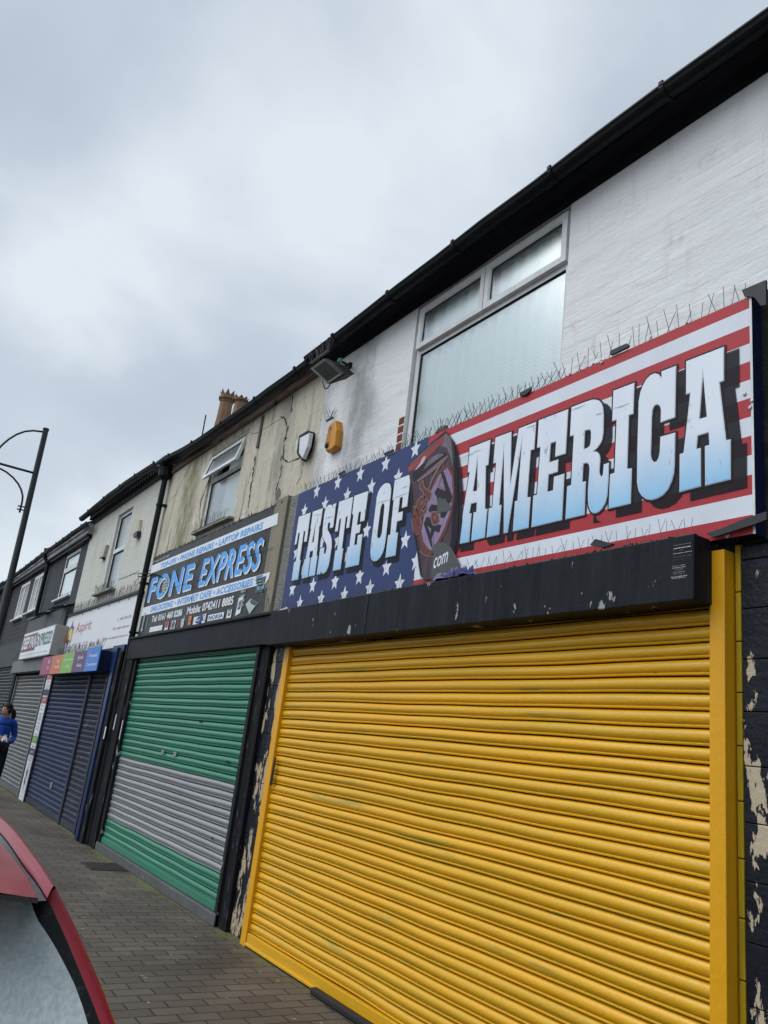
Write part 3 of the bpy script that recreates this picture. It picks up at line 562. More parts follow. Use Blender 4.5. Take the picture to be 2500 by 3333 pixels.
GL = [
 (T1, [[(240,635),(553,515),(520,895),(483,912),(472,1555),(507,1552),(465,1985),(262,2037),(297,1608),(338,1598),(346,1458),(262,1480),(238,1622),(268,1620),(232,2048),(62,2083),(98,1665),(130,1655),(237,1005),(207,1010)], [(358,820),(347,1280),(292,1293)]]),
 (T1, [[(625,485),(868,395),(850,1190),(975,350),(1238,248),(1210,660),(1157,680),(1105,1380),(1155,1375),(1122,1838),(887,1893),(918,1440),(955,1430),(1022,560),(810,1908),(750,1922),(752,680),(685,1498),(718,1493),(680,1938),(493,1983),(527,1545),(578,1530),(635,868),(592,875)]]),
 (T2, [[(185,550),(670,365),(628,1095),(452,1150),(468,898),(383,928),(362,1235),(507,1188),(497,1392),(347,1440),(330,1718),(418,1695),(435,1472),(607,1420),(567,2180),(65,2299),(95,1785),(158,1762),(212,990),(157,1003)]]),
 (T2, [[(720,335),(960,242),(1060,212),(1110,210),(1170,225),(1215,270),(1240,340),(1250,450),(1245,750),(1230,860),(1200,930),(1150,1000),(1085,1058),(1130,1062),(1165,1085),(1185,1120),(1195,1180),(1180,1400),(1190,1440),(1208,1468),(1225,1460),(1237,1420),(1248,1272),(1335,1240),(1330,1500),(1310,1780),(1280,1900),(1230,1990),(1170,2050),(1110,2073),(1070,2065),(1030,2030),(1000,1950),(990,1850),(990,1700),(1015,1350),(1010,1290),(990,1255),(960,1250),(918,1262),(902,1555),(958,1545),(935,2095),(622,2170),(650,1632),(715,1605),(757,800),(695,812)], [(943,722),(1010,705),(1030,712),(1040,740),(1038,850),(1030,930),(1015,970),(990,995),(928,1020)]]),
 (T3, [[(143,625),(392,530),(380,897),(328,912),(308,1540),(362,1535),(348,1950),(88,2010),(105,1605),(157,1585),(180,967),(130,985)]]),
 (T3, [[(708,398),(882,330),(870,940),(697,1000),(702,850),(690,805),(660,787),(630,800),(605,850),(597,950),(585,1380),(595,1430),(620,1462),(650,1455),(675,1410),(688,1340),(695,1165),(872,1115),(864,1500),(855,1600),(830,1690),(790,1780),(730,1850),(660,1890),(590,1907),(530,1898),(480,1860),(440,1800),(421,1700),(425,1300),(440,750),(460,640),(490,560),(530,490),(580,440),(630,420),(675,430),(708,470)]]),
 (T3, [[(997,280),(1443,108),(1443,510),(1392,530),(1470,1205),(1522,1195),(1522,1665),(1222,1740),(1218,1275),(1270,1260),(1262,1118),(1135,1155),(1122,1308),(1172,1295),(1172,1748),(920,1815),(922,1370),(968,1352),(1045,657),(997,670)], [(1197,445),(1240,930),(1157,955)]]),
 (q4, [[(205,830),(430,750),(357,1298),(303,1310),(330,1100),(302,1110),(225,1650),(243,1655),(190,2020),(65,2045),(115,1690),(148,1678),(225,1135),(197,1145),(163,1350),(122,1365)]]),
 (q4, [[(470,735),(665,665),(613,1000),(597,1008),(545,1570),(563,1572),(510,1940),(388,1965),(440,1595),(462,1590),(475,1475),(422,1490),(402,1608),(425,1605),(375,1975),(258,2002),(313,1640),(335,1630),(437,1055),(425,1060)], [(530,925),(487,1310),(458,1320)]]),
 (q4, [[(858,592),(918,570),(858,1030),(790,1053),(800,975),(795,940),(780,935),(760,970),(752,1050),(760,1090),(810,1180),(832,1260),(832,1400),(790,1680),(765,1780),(730,1860),(680,1905),(650,1910),(622,1865),(617,1915),(543,1930),(610,1430),(692,1410),(683,1520),(693,1537),(715,1510),(735,1420),(730,1370),(715,1330),(665,1240),(655,1180),(655,1080),(685,800),(700,720),(730,650),(770,605),(810,600),(835,610),(848,640)]]),
 (q4, [[(970,548),(1238,452),(1163,1035),(1103,1052),(1133,825),(1100,838),(1025,1430),(1050,1435),(997,1825),(847,1858),(897,1470),(932,1462),(1008,868),(978,880),(945,1105),(890,1118)]]),
 (q4, [[(1258,435),(1528,340),(1450,905),(1365,930),(1385,735),(1345,745),(1310,990),(1383,968),(1360,1130),(1285,1155),(1258,1368),(1305,1358),(1325,1180),(1417,1155),(1343,1740),(1082,1802),(1130,1405),(1165,1392),(1240,785),(1215,790)]]),
 (q5, [[(515,447),(550,455),(580,490),(592,570),(585,700),(480,1600),(460,1720),(430,1830),(380,1930),(310,2000),(255,2015),(210,1995),(182,1930),(175,1830),(180,1720),(285,880),(300,740),(330,630),(370,550),(420,490),(470,455)], [(435,855),(452,880),(455,930),(405,1440),(385,1510),(355,1552),(330,1555),(313,1520),(318,1440),(380,970),(395,910),(415,870)]]),
 (q5, [[(662,395),(992,268),(912,918),(803,952),(825,730),(770,745),(735,1040),(828,1015),(810,1190),(710,1222),(683,1445),(730,1438),(678,1895),(475,1945),(530,1492),(572,1480),(640,790),(615,795)]]),
]
names_ = list('AMERICA') + list('TASTE') + list('OF')
for i, ((ox, oy, s), loops) in enumerate(GL):
    W_ = [[at((ox + x * s, oy + y * s), SY) for x, y in lp] for lp in loops]
    big = i < 7; mb = MB(); sdx = .034 + .0055 * i if big else .032; jy = i * .00002
    decal(mb, W_[:1], SY - .0045 - jy, shade, grow=.010, dx=sdx, dz=-.046 if big else -.038)
    decal(mb, W_, SY - .006 - jy, ink, grow=.0095 if big else .007)
    decal(mb, W_, SY - .0075 - jy, white_print, grow=.0)
    decal(mb, W_, SY - .009 - jy, lettm, grow=-.0035)
    mb.obj('letter', None, panel)
# the printed drinks can
C_ = (1300, 1350, .24857)
def cz_(pts): return [at((C_[0] + x * C_[2], C_[1] + y * C_[2]), SY) for x, y in pts]
can_d = mat('can_dark', (.045, .028, .038), .4, col2=(.15, .11, .135), vs=9, stretch=(9, 1, .3), pos=(.44, .66))
can_b = mat('can_black', (.016, .014, .018), .4, col2=(.03, .024, .03), vs=12); can_r = mat('can_red', (.30, .06, .06), .4, col2=(.13, .03, .04), vs=5, pos=(.4, .65)); can_l = mat('can_lilac', (.27, .20, .33), .4, col2=(.11, .075, .12), vs=8, stretch=(7, 1, .4), pos=(.45, .62))
can_o = mat('can_rust', (.15, .045, .035), .4, col2=(.09, .03, .03), vs=10); can_w = mat('can_highlight', (.55, .45, .50), .3, col2=(.38, .14, .15), vs=14, pos=(.45, .6)); can_t = mat('can_tan', (.20, .135, .13), .4); can_g = mat('can_grey_glint', (.17, .14, .17), .4, col2=(.07, .05, .065), vs=12)
mb = MB(); cy = SY - .0115
decal(mb, [cz_([(640,240),(740,360),(800,560),(830,800),(850,1000),(840,1400),(800,1720),(700,1900),(300,2120),(260,1900),(400,900)])], cy + .0012, shade)
decal(mb, [cz_([(128,665),(370,430),(630,215),(690,290),(735,400),(755,560),(775,800),(788,1050),(788,1350),(775,1600),(740,1800),(640,2100),(480,2150),(335,2170),(290,2100),(250,1800),(210,1550),(172,1250),(160,900)])], cy, can_d)
decal(mb, [cz_([(130,690),(380,460),(630,240),(640,300),(560,400),(400,560),(280,640),(180,740),(135,750)])], cy - .001, can_r)
decal(mb, [cz_([(620,250),(690,300),(735,420),(745,560),(720,700),(690,560),(640,440),(560,420),(600,350)])], cy - .0012, can_g)
decal(mb, [cz_([(128,665),(370,430),(630,215),(632,245),(380,455),(132,690)])], cy - .002, can_b)
decal(mb, [cz_([(150,660),(370,455),(520,330),(522,342),(376,470),(160,672)])], cy - .0024, can_g)
decal(mb, [cz_([(330,560),(360,545),(370,570),(330,640),(250,720),(215,735),(290,640)])], cy - .0022, can_w)
decal(mb, [cz_([(190,770),(300,680),(420,590),(500,530),(590,490),(640,520),(560,590),(420,690),(260,830),(205,880),(190,850)])], cy - .0018, can_b)
decal(mb, [cz_([(380,640),(450,560),(540,515),(590,512),(600,535),(520,590),(430,655),(330,740)])], cy - .0026, can_g)
# swept band and roundel edge
decal(mb, [cz_([(250,870),(380,760),(560,600),(650,540),(660,560),(560,680),(460,860),(410,990),(395,985),(440,850),(520,700),(400,800),(262,890)])], cy - .0027, can_t)
decal(mb, [cz_([(660,640),(735,780),(748,1000),(720,1280),(640,1520),(500,1790),(420,1860),(330,1760),(285,1560),(300,1480),(345,1240),(420,1000),(520,760)])], cy - .0028, can_o)
decal(mb, [cz_([(650,700),(710,820),(722,1000),(695,1250),(615,1480),(490,1730),(425,1800),(345,1720),(310,1530),(365,1250),(435,1010),(540,800)])], cy - .003, can_l)
decal(mb, [cz_([(560,760),(600,745),(640,860),(715,1080),(700,1150),(660,1180),(600,1190),(500,1300),(430,1290),(400,1260),(440,1180),(520,1190),(520,1100),(480,1030),(520,960),(625,1005),(590,850)]), cz_([(530,940),(545,935),(628,990),(632,1005)])], cy - .0034, can_b)
decal(mb, [cz_([(525,940),(570,800),(585,835),(548,935),(625,985),(632,1005)])], cy - .0040, can_t)
decal(mb, [cz_([(340,1435),(375,1345),(420,1350),(470,1440),(575,1450),(545,1550),(480,1530),(445,1640),(460,1745),(440,1740)]), cz_([(390,1460),(440,1500),(428,1560)])], cy - .0038, can_b)
decal(mb, [cz_([(560,1220),(640,1200),(650,1290),(610,1360),(560,1350)])], cy - .0038, can_b)
decal(mb, [cz_([(275,1560),(310,1540),(330,1660),(400,1760),(470,1800),(440,1850),(380,1850),(310,1780)])], cy - .0036, can_o)
decal(mb, [cz_([(290,1780),(360,1840),(440,1860),(480,1850),(480,1862),(440,1874),(355,1854),(284,1794)])], cy - .0037, can_t)
# darker turning edge of the can, printed
decal(mb, [cz_([(700,320),(740,420),(760,620),(785,900),(792,1200),(785,1500),(760,1720),(690,1950),(650,1950),(700,1600),(720,1300),(745,1050),(735,780),(715,560)])], cy - .0042, shade_soft)
decal(mb, [cz_([(160,900),(190,900),(205,1300),(245,1600),(290,1900),(330,2150),(290,2100),(250,1800),(210,1550),(172,1250)])], cy - .0042, shade_soft)
can_out = can_w
for grow, dd, mm in ((.010, .0042, can_t), (0, .0046, can_o)):
    for lp in ([[(300,900),(330,880),(345,960),(440,1040),(430,1080),(410,1130),(360,1090),(330,1000),(290,960)]],   # t
               [[(350,1090),(310,1085),(265,1130),(250,1220),(270,1310),(310,1335),(370,1280),(385,1230),(335,1280),(305,1250),(360,1180)], [(300,1200),(300,1150),(330,1130),(335,1160)]],  # e
               [[(200,1220),(225,1215),(300,1380),(305,1440),(270,1450),(215,1300)]],   # i
               [[(200,1330),(240,1360),(290,1480),(270,1560),(230,1580),(205,1500),(190,1400)]],
               [[(450,1290),(500,1285),(530,1330),(540,1400),(510,1440),(465,1440),(450,1390),(440,1330)], [(480,1330),(505,1340),(500,1380),(475,1370)]]):
        decal(mb, [cz_(l_) for l_ in lp], cy - dd, mm, grow=grow)
gp = mat('grey_vinyl_patch', (.075, .080, .084), .5, col2=(.10, .105, .108), vs=4)
mb.obj('printed_can', None, panel)
mb = MB(); decal(mb, [cz_([(480,1700),(560,1675),(640,1692),(700,1740),(760,1840),(800,1930),(820,1960),(798,2010),(810,2100),(560,2160),(430,2160),(455,1950),(470,1850),(465,1760)])], cy - .0052, gp)
text_fit(mb, 'com', *[*(lambda a, b: (a[0], b[0], a[1], b[1]))(cz_([(470, 2030)])[0], cz_([(665, 1850)])[0])], cy - .0062, white_print, bold=.01, shear=.15, slope=.03)
mb.obj('torn_grey_vinyl', None, panel); mb = MB()
decal(mb, [cz_([(545,1080),(585,1110),(635,1105),(650,1150),(680,1180),(725,1220),(650,1275),(520,1300),(525,1150)])], cy - .0056, gp)
mb.obj('torn_grey_vinyl', None, panel)
# cracks across the face, fixings
mb = MB()
for a, b, T in (((85, 812), (300, 735), T1), ((240, 745), (420, 668), T1), ((1090, 350), (1230, 300), T1), ((720, 385), (960, 290), T2), ((1110, 465), (1240, 425), T2), ((150, 835), (340, 770), T3), ((300, 860), (590, 780), q5), ((620, 765), (940, 640), q5), ((800, 560), (950, 510), q5), ((480, 800), (640, 785), q4), ((690, 860), (870, 820), q4)):
    p0 = at((T[0] + a[0] * T[2], T[1] + a[1] * T[2]), SY); p1 = at((T[0] + b[0] * T[2], T[1] + b[1] * T[2]), SY)
    mb.tube([(p0[0], SY - .0115, p0[1]), ((p0[0] + p1[0]) / 2, SY - .0115, (p0[1] + p1[1]) / 2 + rnd.uniform(-.006, .006)), (p1[0], SY - .0115, p1[1])], [.0004, .0012, .0004], 4)
mb.obj('surface_cracks', mat('crack_dark', (.05, .05, .05), .8), panel)
mb = MB()
for px, py in ((2425, 1283), (2444, 1327), (2450, 1305), (2370, 1746), (2120, 1098), (1960, 1180), (1856, 1218)):
    mb = MB(); x, z = at((px, py), SY); mb.lathe((x, SY - .004, z), [(.0, -.006), (.008, -.005), (.010, 0)], 8, axis='y')
    mb.obj('screw', mat('screw_pale', (.5, .48, .44), .4, metal=.3), panel)
# ================================================================== BEIGE SHOP with the phone sign
XL2, XR2 = -11.36, -6.553
beige = mat('beige_render', (.54, .49, .385), .85, col2=(.44, .41, .34), vs=1.2, stretch=(1, 1, .7), bump=.7, bs=14, bstretch=(1, 1, .6),
            streak=[((.33, .30, .24), 1.6, .53, .14, (5, 5, .8)), ((.20, .19, .13), 1.4, .62, .10, (5, 5, .8))],
            patch=((.24, .225, .18), 5, .63, .06, (1.5, 1, .8)), patch2=((.60, .60, .57), 4.2, .62, .05, (1.5, 1, .6)), fine=.3)
moss_streaks(beige, -11.2, -9.4, (.17, .165, .085)); moss_streaks(beige, -7.9, -6.9, (.27, .26, .22))
def scored_lines(m, z0=0.0, dz=.262, dx=.62, w=.004):
    """ashlar lines scored into the render"""
    t = m.node_tree; l = t.links.new; b = t.nodes['Principled BSDF']; src = b.inputs['Base Color'].links[0].from_socket
    g = N(t, 'ShaderNodeNewGeometry'); mp = N(t, 'ShaderNodeMapping'); mp.inputs['Rotation'].default_value = (R(-90), 0, 0); l(g.outputs['Position'], mp.inputs[0])
    br = N(t, 'ShaderNodeTexBrick'); l(mp.outputs[0], br.inputs['Vector']); br.inputs['Scale'].default_value = 1; br.inputs['Brick Width'].default_value = dx; br.inputs['Row Height'].default_value = dz
    br.inputs['Mortar Size'].default_value = w; br.inputs['Mortar Smooth'].default_value = .4
    n = N(t, 'ShaderNodeTexNoise'); n.inputs['Scale'].default_value = 3; l(g.outputs['Position'], n.inputs['Vector']); s = N(t, 'ShaderNodeMapRange'); s.inputs[1].default_value = .38; s.inputs[2].default_value = .6; s.inputs[4].default_value = .55; l(n.outputs[0], s.inputs[0])
    mu = N(t, 'ShaderNodeMath', operation='MULTIPLY'); l(br.outputs['Fac'], mu.inputs[0]); l(s.outputs[0], mu.inputs[1])
    q = N(t, 'ShaderNodeMixRGB'); l(mu.outputs[0], q.inputs[0]); l(src, q.inputs[1]); q.inputs[2].default_value = (.16, .15, .12, 1); l(q.outputs[0], b.inputs['Base Color'])
scored_lines(beige)
B2 = thing('shop_building', (-9.0, 0, 0), 'beige shop with cracked algae streaked render and green and silver roller shutter', 'building', 'terrace of shops along the pavement')
w2 = (-9.60, -8.50, 3.945, 4.99)
mb = MB(); wall(mb, XL2, XR2, 3.60, 5.28, [w2], y=0, depth=.16, back=.4, m=beige); mb.obj('wall', None, B2)
concrete = mat('stained_board', (.26, .235, .18), .85, col2=(.17, .155, .12), vs=3, stretch=(3, 3, .5), bump=.5, bs=30, patch=((.12, .12, .07), 6, .62, .04, (2, 1, .6)))
mb = MB(); mb.box(-7.215, -6.925, -.05, .05, 2.66, 3.88); mb.obj('sign_pilaster', concrete, B2, bevel=.006)
pebble = mat('pebbledash', (.38, .37, .35), .95, col2=(.12, .11, .10), vs=60, pos=(.45, .55), bump=2.5, bs=70)
mb = MB(); mb.box(-6.92, -6.56, -.02, .05, 2.66, 3.86); mb.obj('pebbledash_strip', pebble, B2)
win = MB(); wy = .03
frame_ring(win, w2[0] + .004, w2[1] - .004, w2[2], w2[3] - .01, .05, wy, wy + .06, white_pvc); win.box(w2[0] + .04, w2[1] - .04, wy + .003, wy + .05, 4.60, 4.66, white_pvc)
w_ = win.obj('window', None, B2)
sm = MB(); frame_ring(sm, w2[0] + .0, w2[1] - .0, 4.63, 4.965, .055, 0, .045, white_pvc); frame_ring(sm, w2[0] + .05, w2[1] - .05, 4.68, 4.915, .012, .01, .04, seal)
sm.add([(w2[0] + .06, .02, 4.69), (w2[1] - .06, .02, 4.69), (w2[1] - .06, .02, 4.905), (w2[0] + .06, .02, 4.905)], [(0, 1, 2, 3)], glass())
v2 = []; a_ = R(-15)          # the top light stands ajar, hinged at its head
for x, y, z in sm.v:
    yy, zz = y, z - 4.965; v2.append((x, yy * math.cos(a_) - zz * math.sin(a_) * -1 * -1 + -.01, 4.965 + yy * math.sin(a_) * -1 + zz * math.cos(a_)))
sm.v = v2; sm.obj('top_light', None, w_, label='small top window pushed open')
sm = MB(); frame_ring(sm, w2[0] + .054, w2[1] - .054, 3.995, 4.60, .012, wy + .008, wy + .03, seal); sm.obj('gasket', None, w_)
p = MB(); p.add([(w2[0] + .06, wy + .02, 4.0), (w2[1] - .06, wy + .02, 4.0), (w2[1] - .06, wy + .02, 4.595), (w2[0] + .06, wy + .02, 4.595)], [(0, 1, 2, 3)]); p.obj('pane', glass(), w_)
curtain(w_, w2[0] + .22, w2[1] - .05, 3.98, 4.9, wy + .13, m=mat('plain_curtain', (.76, .82, .80), .9), amp=.01, wl=.3)
mb = MB(); mb.box(w2[0] - .08, w2[1] + .07, -.07, .03, 3.915, 3.943); mb.obj('window_sill', mat('rotten_sill', (.30, .29, .25), .85, col2=(.07, .07, .05), vs=8, bump=.6), B2, bevel=.005)
mb = MB(); mb.box(w2[0] - .03, w2[1] + .05, -.006, .02, 4.995, 5.06); mb.obj('lintel', mat('lintel_dirt', (.36, .33, .27), .9, col2=(.12, .11, .08), vs=5, stretch=(2, 1, 1)), B2)
# timber fascia and gutter, going dark and damp
fasc = mat('weathered_fascia', (.20, .15, .12), .8, col2=(.07, .055, .05), vs=3, stretch=(1, 1, 3), bump=.5, bs=18, bstretch=(1, 1, 4), patch=((.32, .30, .28), 7, .64, .03, (1, 1, 1.6)), patch2=((.015, .015, .015), 5, .6, .05, (1, 1, 1)))
mb = MB(); xs = [XL2 + (XR2 - XL2) * i / 24 for i in range(25)]
mb.extr([(0, 5.13), (-.035, 5.135), (-.035, 5.16), (-.022, 5.165), (-.022, 5.26), (0, 5.26)], xs, fasc, wob=.015, closed=True); mb.obj('fascia', None, B2)
gutter(B2, XL2 - .1, XR2 + .06, -.145, 5.395, .056, offs=.45, step=.95, sag=[(-11.5, 5.33), (-11, 5.31), (-10.2, 5.24), (-9.3, 5.206), (-8.4, 5.200), (-7.1, 5.208), (-6.5, 5.225)])
mb = MB(); mb.hexa([(XL2, -.10, 5.25), (XR2, -.10, 5.25), (XR2, 4, 7.62), (XL2, 4, 7.62), (XL2, -.10, 5.28), (XR2, -.10, 5.28), (XR2, 4, 7.66), (XL2, 4, 7.66)]); mb.obj('roof', slate, B2)
mb = MB(); x, z = at((850, 1405), 0); mb.box(x - .025, x + .025, -.022, -.002, 4.70, 5.10); mb.obj('timber_batten', mat('grey_timber', (.16, .14, .12), .9, bump=.5), B2, bevel=.003)
# cracks in the render
crackm = mat('crack', (.03, .028, .022), .95)
def crack(root, pts, w=.0022, name='crack', jit=.006, y=-.001, m=None):
    mb = MB(); P_ = []
    for a, b in zip(pts[:-1], pts[1:]):
        (x0, z0), (x1, z1) = at(a), at(b); n = max(2, int(math.hypot(x1 - x0, z1 - z0) / .03))
        for i in range(n): u = i / n; P_.append((x0 + (x1 - x0) * u + rnd.gauss(0, jit), y, z0 + (z1 - z0) * u + rnd.gauss(0, jit * .6)))
    P_.append((at(pts[-1])[0], y, at(pts[-1])[1]))
    mb.tube(P_, [w * rnd.uniform(.5, 1.9) for _ in P_], 4, cap=False); return mb.obj(name, m or crackm, root)
zq = lambda x, y: (550 + x * .3918, 1150 + y * .3918)
crack(B2, [zq(1033, 350), zq(1018, 450), zq(1030, 480)], .005); crack(B2, [zq(930, 520), zq(965, 545), zq(985, 620), zq(965, 720), zq(985, 700)], .006)
crack(B2, [zq(960, 760), zq(950, 880), zq(1000, 905), zq(1090, 865)], .005); crack(B2, [zq(935, 940), zq(930, 1010), zq(880, 1180)], .004)
crack(B2, [zq(675, 660), zq(700, 672), zq(760, 650), zq(930, 540)], .002, jit=.003); crack(B2, [zq(330, 1060), zq(270, 1220), zq(255, 1330), zq(250, 1390)], .004)
crack(B2, [zq(720, 850), zq(700, 1000), zq(680, 1150), zq(660, 1280)], .006, jit=.012); crack(B2, [zq(1120, 900), zq(1100, 1020), zq(1060, 1090)], .002); crack(B2, [zq(160, 960), zq(60, 1170), zq(0, 1230)], .002)
# lumps of failed render
mb = MB()
for (x_, y_, r_) in ((1018, 470, .03), (985, 630, .035), (960, 720, .03), (935, 870, .03), (935, 950, .03), (905, 1180, .07), (720, 880, .02), (490, 1480, .0)):
    x, z = at(zq(x_, y_)); pts = [(x + r_ * rnd.uniform(.6, 1.1) * math.cos(t * .785), z + r_ * 1.3 * rnd.uniform(.6, 1.1) * math.sin(t * .785)) for t in range(8)]
    if r_: decal(mb, [pts], -.0015, None)
mb.obj('render_chips', mat('chip', (.10, .09, .07), .95, col2=(.3, .28, .24), vs=30), B2)
# shopfront
zt1, zt2 = at((401.7, 2453.6), -.03)[1], at((358.8, 2673.8), -.03)[1]
green = mat('green_gloss', (.030, .195, .118), .33, spec=.4, col2=(.04, .14, .095), vs=1.5, stretch=(.5, 1, 6), pos=(.4, .7), bump=.1, bs=26, patch=((.10, .14, .12), 9, .70, .03, (.5, 1, 3)), coat=.1, fine=.2)
galv = mat('silver_paint', (.35, .36, .36), .33, metal=.5, col2=(.25, .26, .262), vs=2, stretch=(.5, 1, 5), bump=.1, bs=30, patch=((.10, .10, .10), 13, .73, .02, (.5, 1, 1.5)), fine=.2)
gx0, gx1 = at((400, 2440), -.03)[0], at((790, 2520), -.03)[0]; gx0, gx1 = -10.90, -7.02
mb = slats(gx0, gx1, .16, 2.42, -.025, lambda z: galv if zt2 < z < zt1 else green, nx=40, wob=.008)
gs = mb.obj('roller_shutter', None, B2, label='roller shutter painted green above and below a wide silver band', smooth=True, auto=40)
mb = MB(); mb.box(gx0, gx1, -.055, -.005, .10, .165); mb.obj('bottom_bar', green, gs, bevel=.004)
mb = MB(); mb.box(gx0 - .10, gx0, -.075, .02, .0, 2.38); mb.obj('guide_rail', black_paint, gs, bevel=.003)
mb = MB(); mb.box(gx1, gx1 + .06, -.075, .02, .0, 2.38); mb.obj('guide_rail', black_paint, gs, bevel=.003)
smear = mat('smear_dark', (.03, .035, .033), .8, spec=.05)
for (p_, w_, h_) in (((742, 2480), .16, .03), ((764, 2497), .10, .02), ((655, 2350), .20, .02), ((640, 2420), .14, .015), ((690, 2728), .05, .03), ((555, 2700), .07, .015)):
    x, z = at(p_, -.045); mb = MB(); decal(mb, [[(x + w_ * .5 * math.cos(k * .63) * rnd.uniform(.5, 1), z + h_ * .5 * math.sin(k * .63) * rnd.uniform(.4, 1)) for k in range(10)]], -.0445, None); mb.obj('scuff', smear, gs)
for (x_, y_) in ((513, 992), (600, 1005)):
    x, z = at((300 + x_ * .4522, 2000 + y_ * .4522), -.045); mb = MB(); mb.box(x - .045, x + .045, -.056, -.045, z - .022, z + .022); mb.obj('shutter_lock', mat('lock_steel', (.4, .4, .4), .4, metal=.6, col2=(.03, .03, .03), vs=60, pos=(.45, .55)), gs, bevel=.003)
mb = MB(); mb.box(gx0 - .10, gx1 + .06, -.085, .05, .0, .095); mb.obj('door_step', mat('step_grey', (.085, .085, .09), .6, bump=.3, col2=(.14, .14, .13), vs=7), B2, bevel=.008)
mb = MB(); mb.box(XL2 + .06, -6.59, -.11, .04, 2.385, 2.665); mb.box(XL2 + .04, -6.585, -.135, .04, 2.655, 2.685)
mb.obj('shop_fascia', mat('black_fascia', (.010, .011, .013), .5, spec=.08, col2=(.022, .024, .027), vs=3, stretch=(3, 3, .5), bump=.2, patch=((.16, .16, .16), 8, .70, .03, (4, 3, .5)), patch2=((.03, .13, .08), 5, .745, .02, (1, 1, 1))), B2, bevel=.006)
mb = MB(); mb.box(-6.96, -6.785, -.05, .1, 0, 2.383); mb.obj('black_post', black_wood, B2, bevel=.008)
mb = MB(); mb.box(-11.30, -11.003, -.10, .1, 0, 2.65); mb.obj('black_post', black_wood, B2, bevel=.008)
mb = MB(); mb.box(XL2, -6.57, .06, .35, 0, 3.6); mb.obj('backing_wall', room_dark, B2)
mb = MB(); mb.box(XL2, -7.22, .003, .059, 2.68, 3.6); mb.obj('sign_backing', concrete, B2)

# ------------------------------------------------------------------ phone shop sign
FY = -.05
blk_vinyl = mat('black_vinyl', (.012, .012, .013), .34, spec=.2, col2=(.030, .030, .032), vs=1.4, stretch=(2, 1, .7), bump=.5, bs=3.0, bstretch=(1.6, 1, .6))
sky_vinyl = mat('sky_blue_print', (.10, .36, .80), .4, col2=(.09, .30, .68), vs=2); wht_v = mat('white_vinyl', (.72, .76, .79), .4, col2=(.60, .63, .66), vs=2, stretch=(3, 1, .6))
orange_v = mat('orange_print', (.55, .17, .03), .4); navy_v = mat('navy_print', (.02, .05, .22), .4); red_v = mat('red_logo', (.45, .03, .05), .4); grey_v = mat('silver_print', (.45, .50, .50), .4, col2=(.25, .3, .3), vs=8); scr_v = mat('screen_print', (.05, .07, .08), .3)
PS = thing('shop_sign', (-9.2, 0, 2.68), 'black phone shop sign with FONE EXPRESS in light blue letters, cracked and buckled', 'sign')
F_ = lambda x, y: (440 + x * .28933, 1620 + y * .28933)
P4 = [at(F_(240, 640), FY), at(F_(1625, 55), FY), at(F_(1440, 1320), FY), at(F_(20, 1590), FY)]
fx0, fx1 = -11.18, at((905, 1700), FY)[0]; fz0, fz1 = P4[3][1], P4[1][1]
nx_, nz_ = 40, 12; mb = MB(); v = []
for j in range(nz_ + 1):
    for i in range(nx_ + 1):
        u, w = i / nx_, j / nz_; x = fx0 + (fx1 - fx0) * u; z = fz0 + (fz1 - fz0) * w + (.018 * mnoise.noise(Vector((x * 3, 2, 0))) if j in (0, nz_) else 0)
        v.append((x, FY + .003 * mnoise.noise(Vector((x * 2, z * 2, 5))), z))
mb.add(v, [(j * (nx_ + 1) + i, j * (nx_ + 1) + i + 1, (j + 1) * (nx_ + 1) + i + 1, (j + 1) * (nx_ + 1) + i) for j in range(nz_) for i in range(nx_)], blk_vinyl)
mb.box(fx0 + .01, fx1 - .01, FY + .008, -.0, fz0 + .02, fz1 - .02, dark_grey)
pnl = mb.obj('sign_panel', None, PS)
LY = FY - .005
mb = MB()
quad_px(mb, [F_(172, 855), F_(1598, 302), F_(1612, 168), F_(186, 765)], LY, wht_v)
quad_px(mb, [F_(65, 1335), F_(1370, 990), F_(1440, 1000), F_(1500, 915), F_(1520, 835), F_(90, 1238)], LY, wht_v)
mb.obj('white_band', None, pnl)
def words(name, s, bl, tr, m, y, bold=.0, shear=.0, dx=0, dz=0, parent=pnl, spacing=1.0, conv=F_):
    mb = MB(); text_px(mb, s, conv(*bl), conv(*tr), y, m, bold=bold, shear=shear, dx=dx, dz=dz, spacing=spacing); return mb.obj(name, None, parent)
words('lettering', '69 Castle St, SK3 9AT', (195, 742), (388, 640), wht_v, LY - .001)
words('lettering', 'TOP-UPS \u2022 PHONE REPAIRS \u2022 LAPTOP REPAIRS', (283, 800), (1442, 270), sky_vinyl, LY - .002, bold=.03, shear=.05, spacing=1.08)
words('lettering', 'UNLOCKING \u2022 INTERNET CAFE \u2022 ACCESSORIES', (165, 1290), (1330, 905), sky_vinyl, LY - .002, bold=.03, shear=.05, spacing=1.08)
for (s, x0_, x1_, b_, sh_) in (('FONE', -11.05, -9.32, .028, .03), ('EXPRESS', -9.06, -7.34, .018, .14)):
    for m_, yy_, dx_, dz_ in ((wht_v, LY - .002, .03, -.022), (sky_vinyl, LY - .0035, 0, 0)):
        mb = MB(); text_fit(mb, s, x0_, x1_, 3.18, 3.515, yy_, m_, bold=b_, shear=sh_, dx=dx_, dz=dz_, spacing=1.12); mb.obj('lettering', None, pnl)
words('lettering', 'Tel: 0161 460 0286', (180, 1405), (540, 1245), wht_v, LY - .001, bold=.03)
words('lettering', 'Mobile: 0742411 8885', (577, 1320), (1115, 1100), wht_v, LY - .001, bold=.03)
mb = MB()
x, z = at(F_(340, 985), LY)
ell = lambda cx, cz, a, b, n=24: [(cx + a * math.cos(6.2832 * i / n), cz + b * math.sin(6.2832 * i / n)) for i in range(n)]
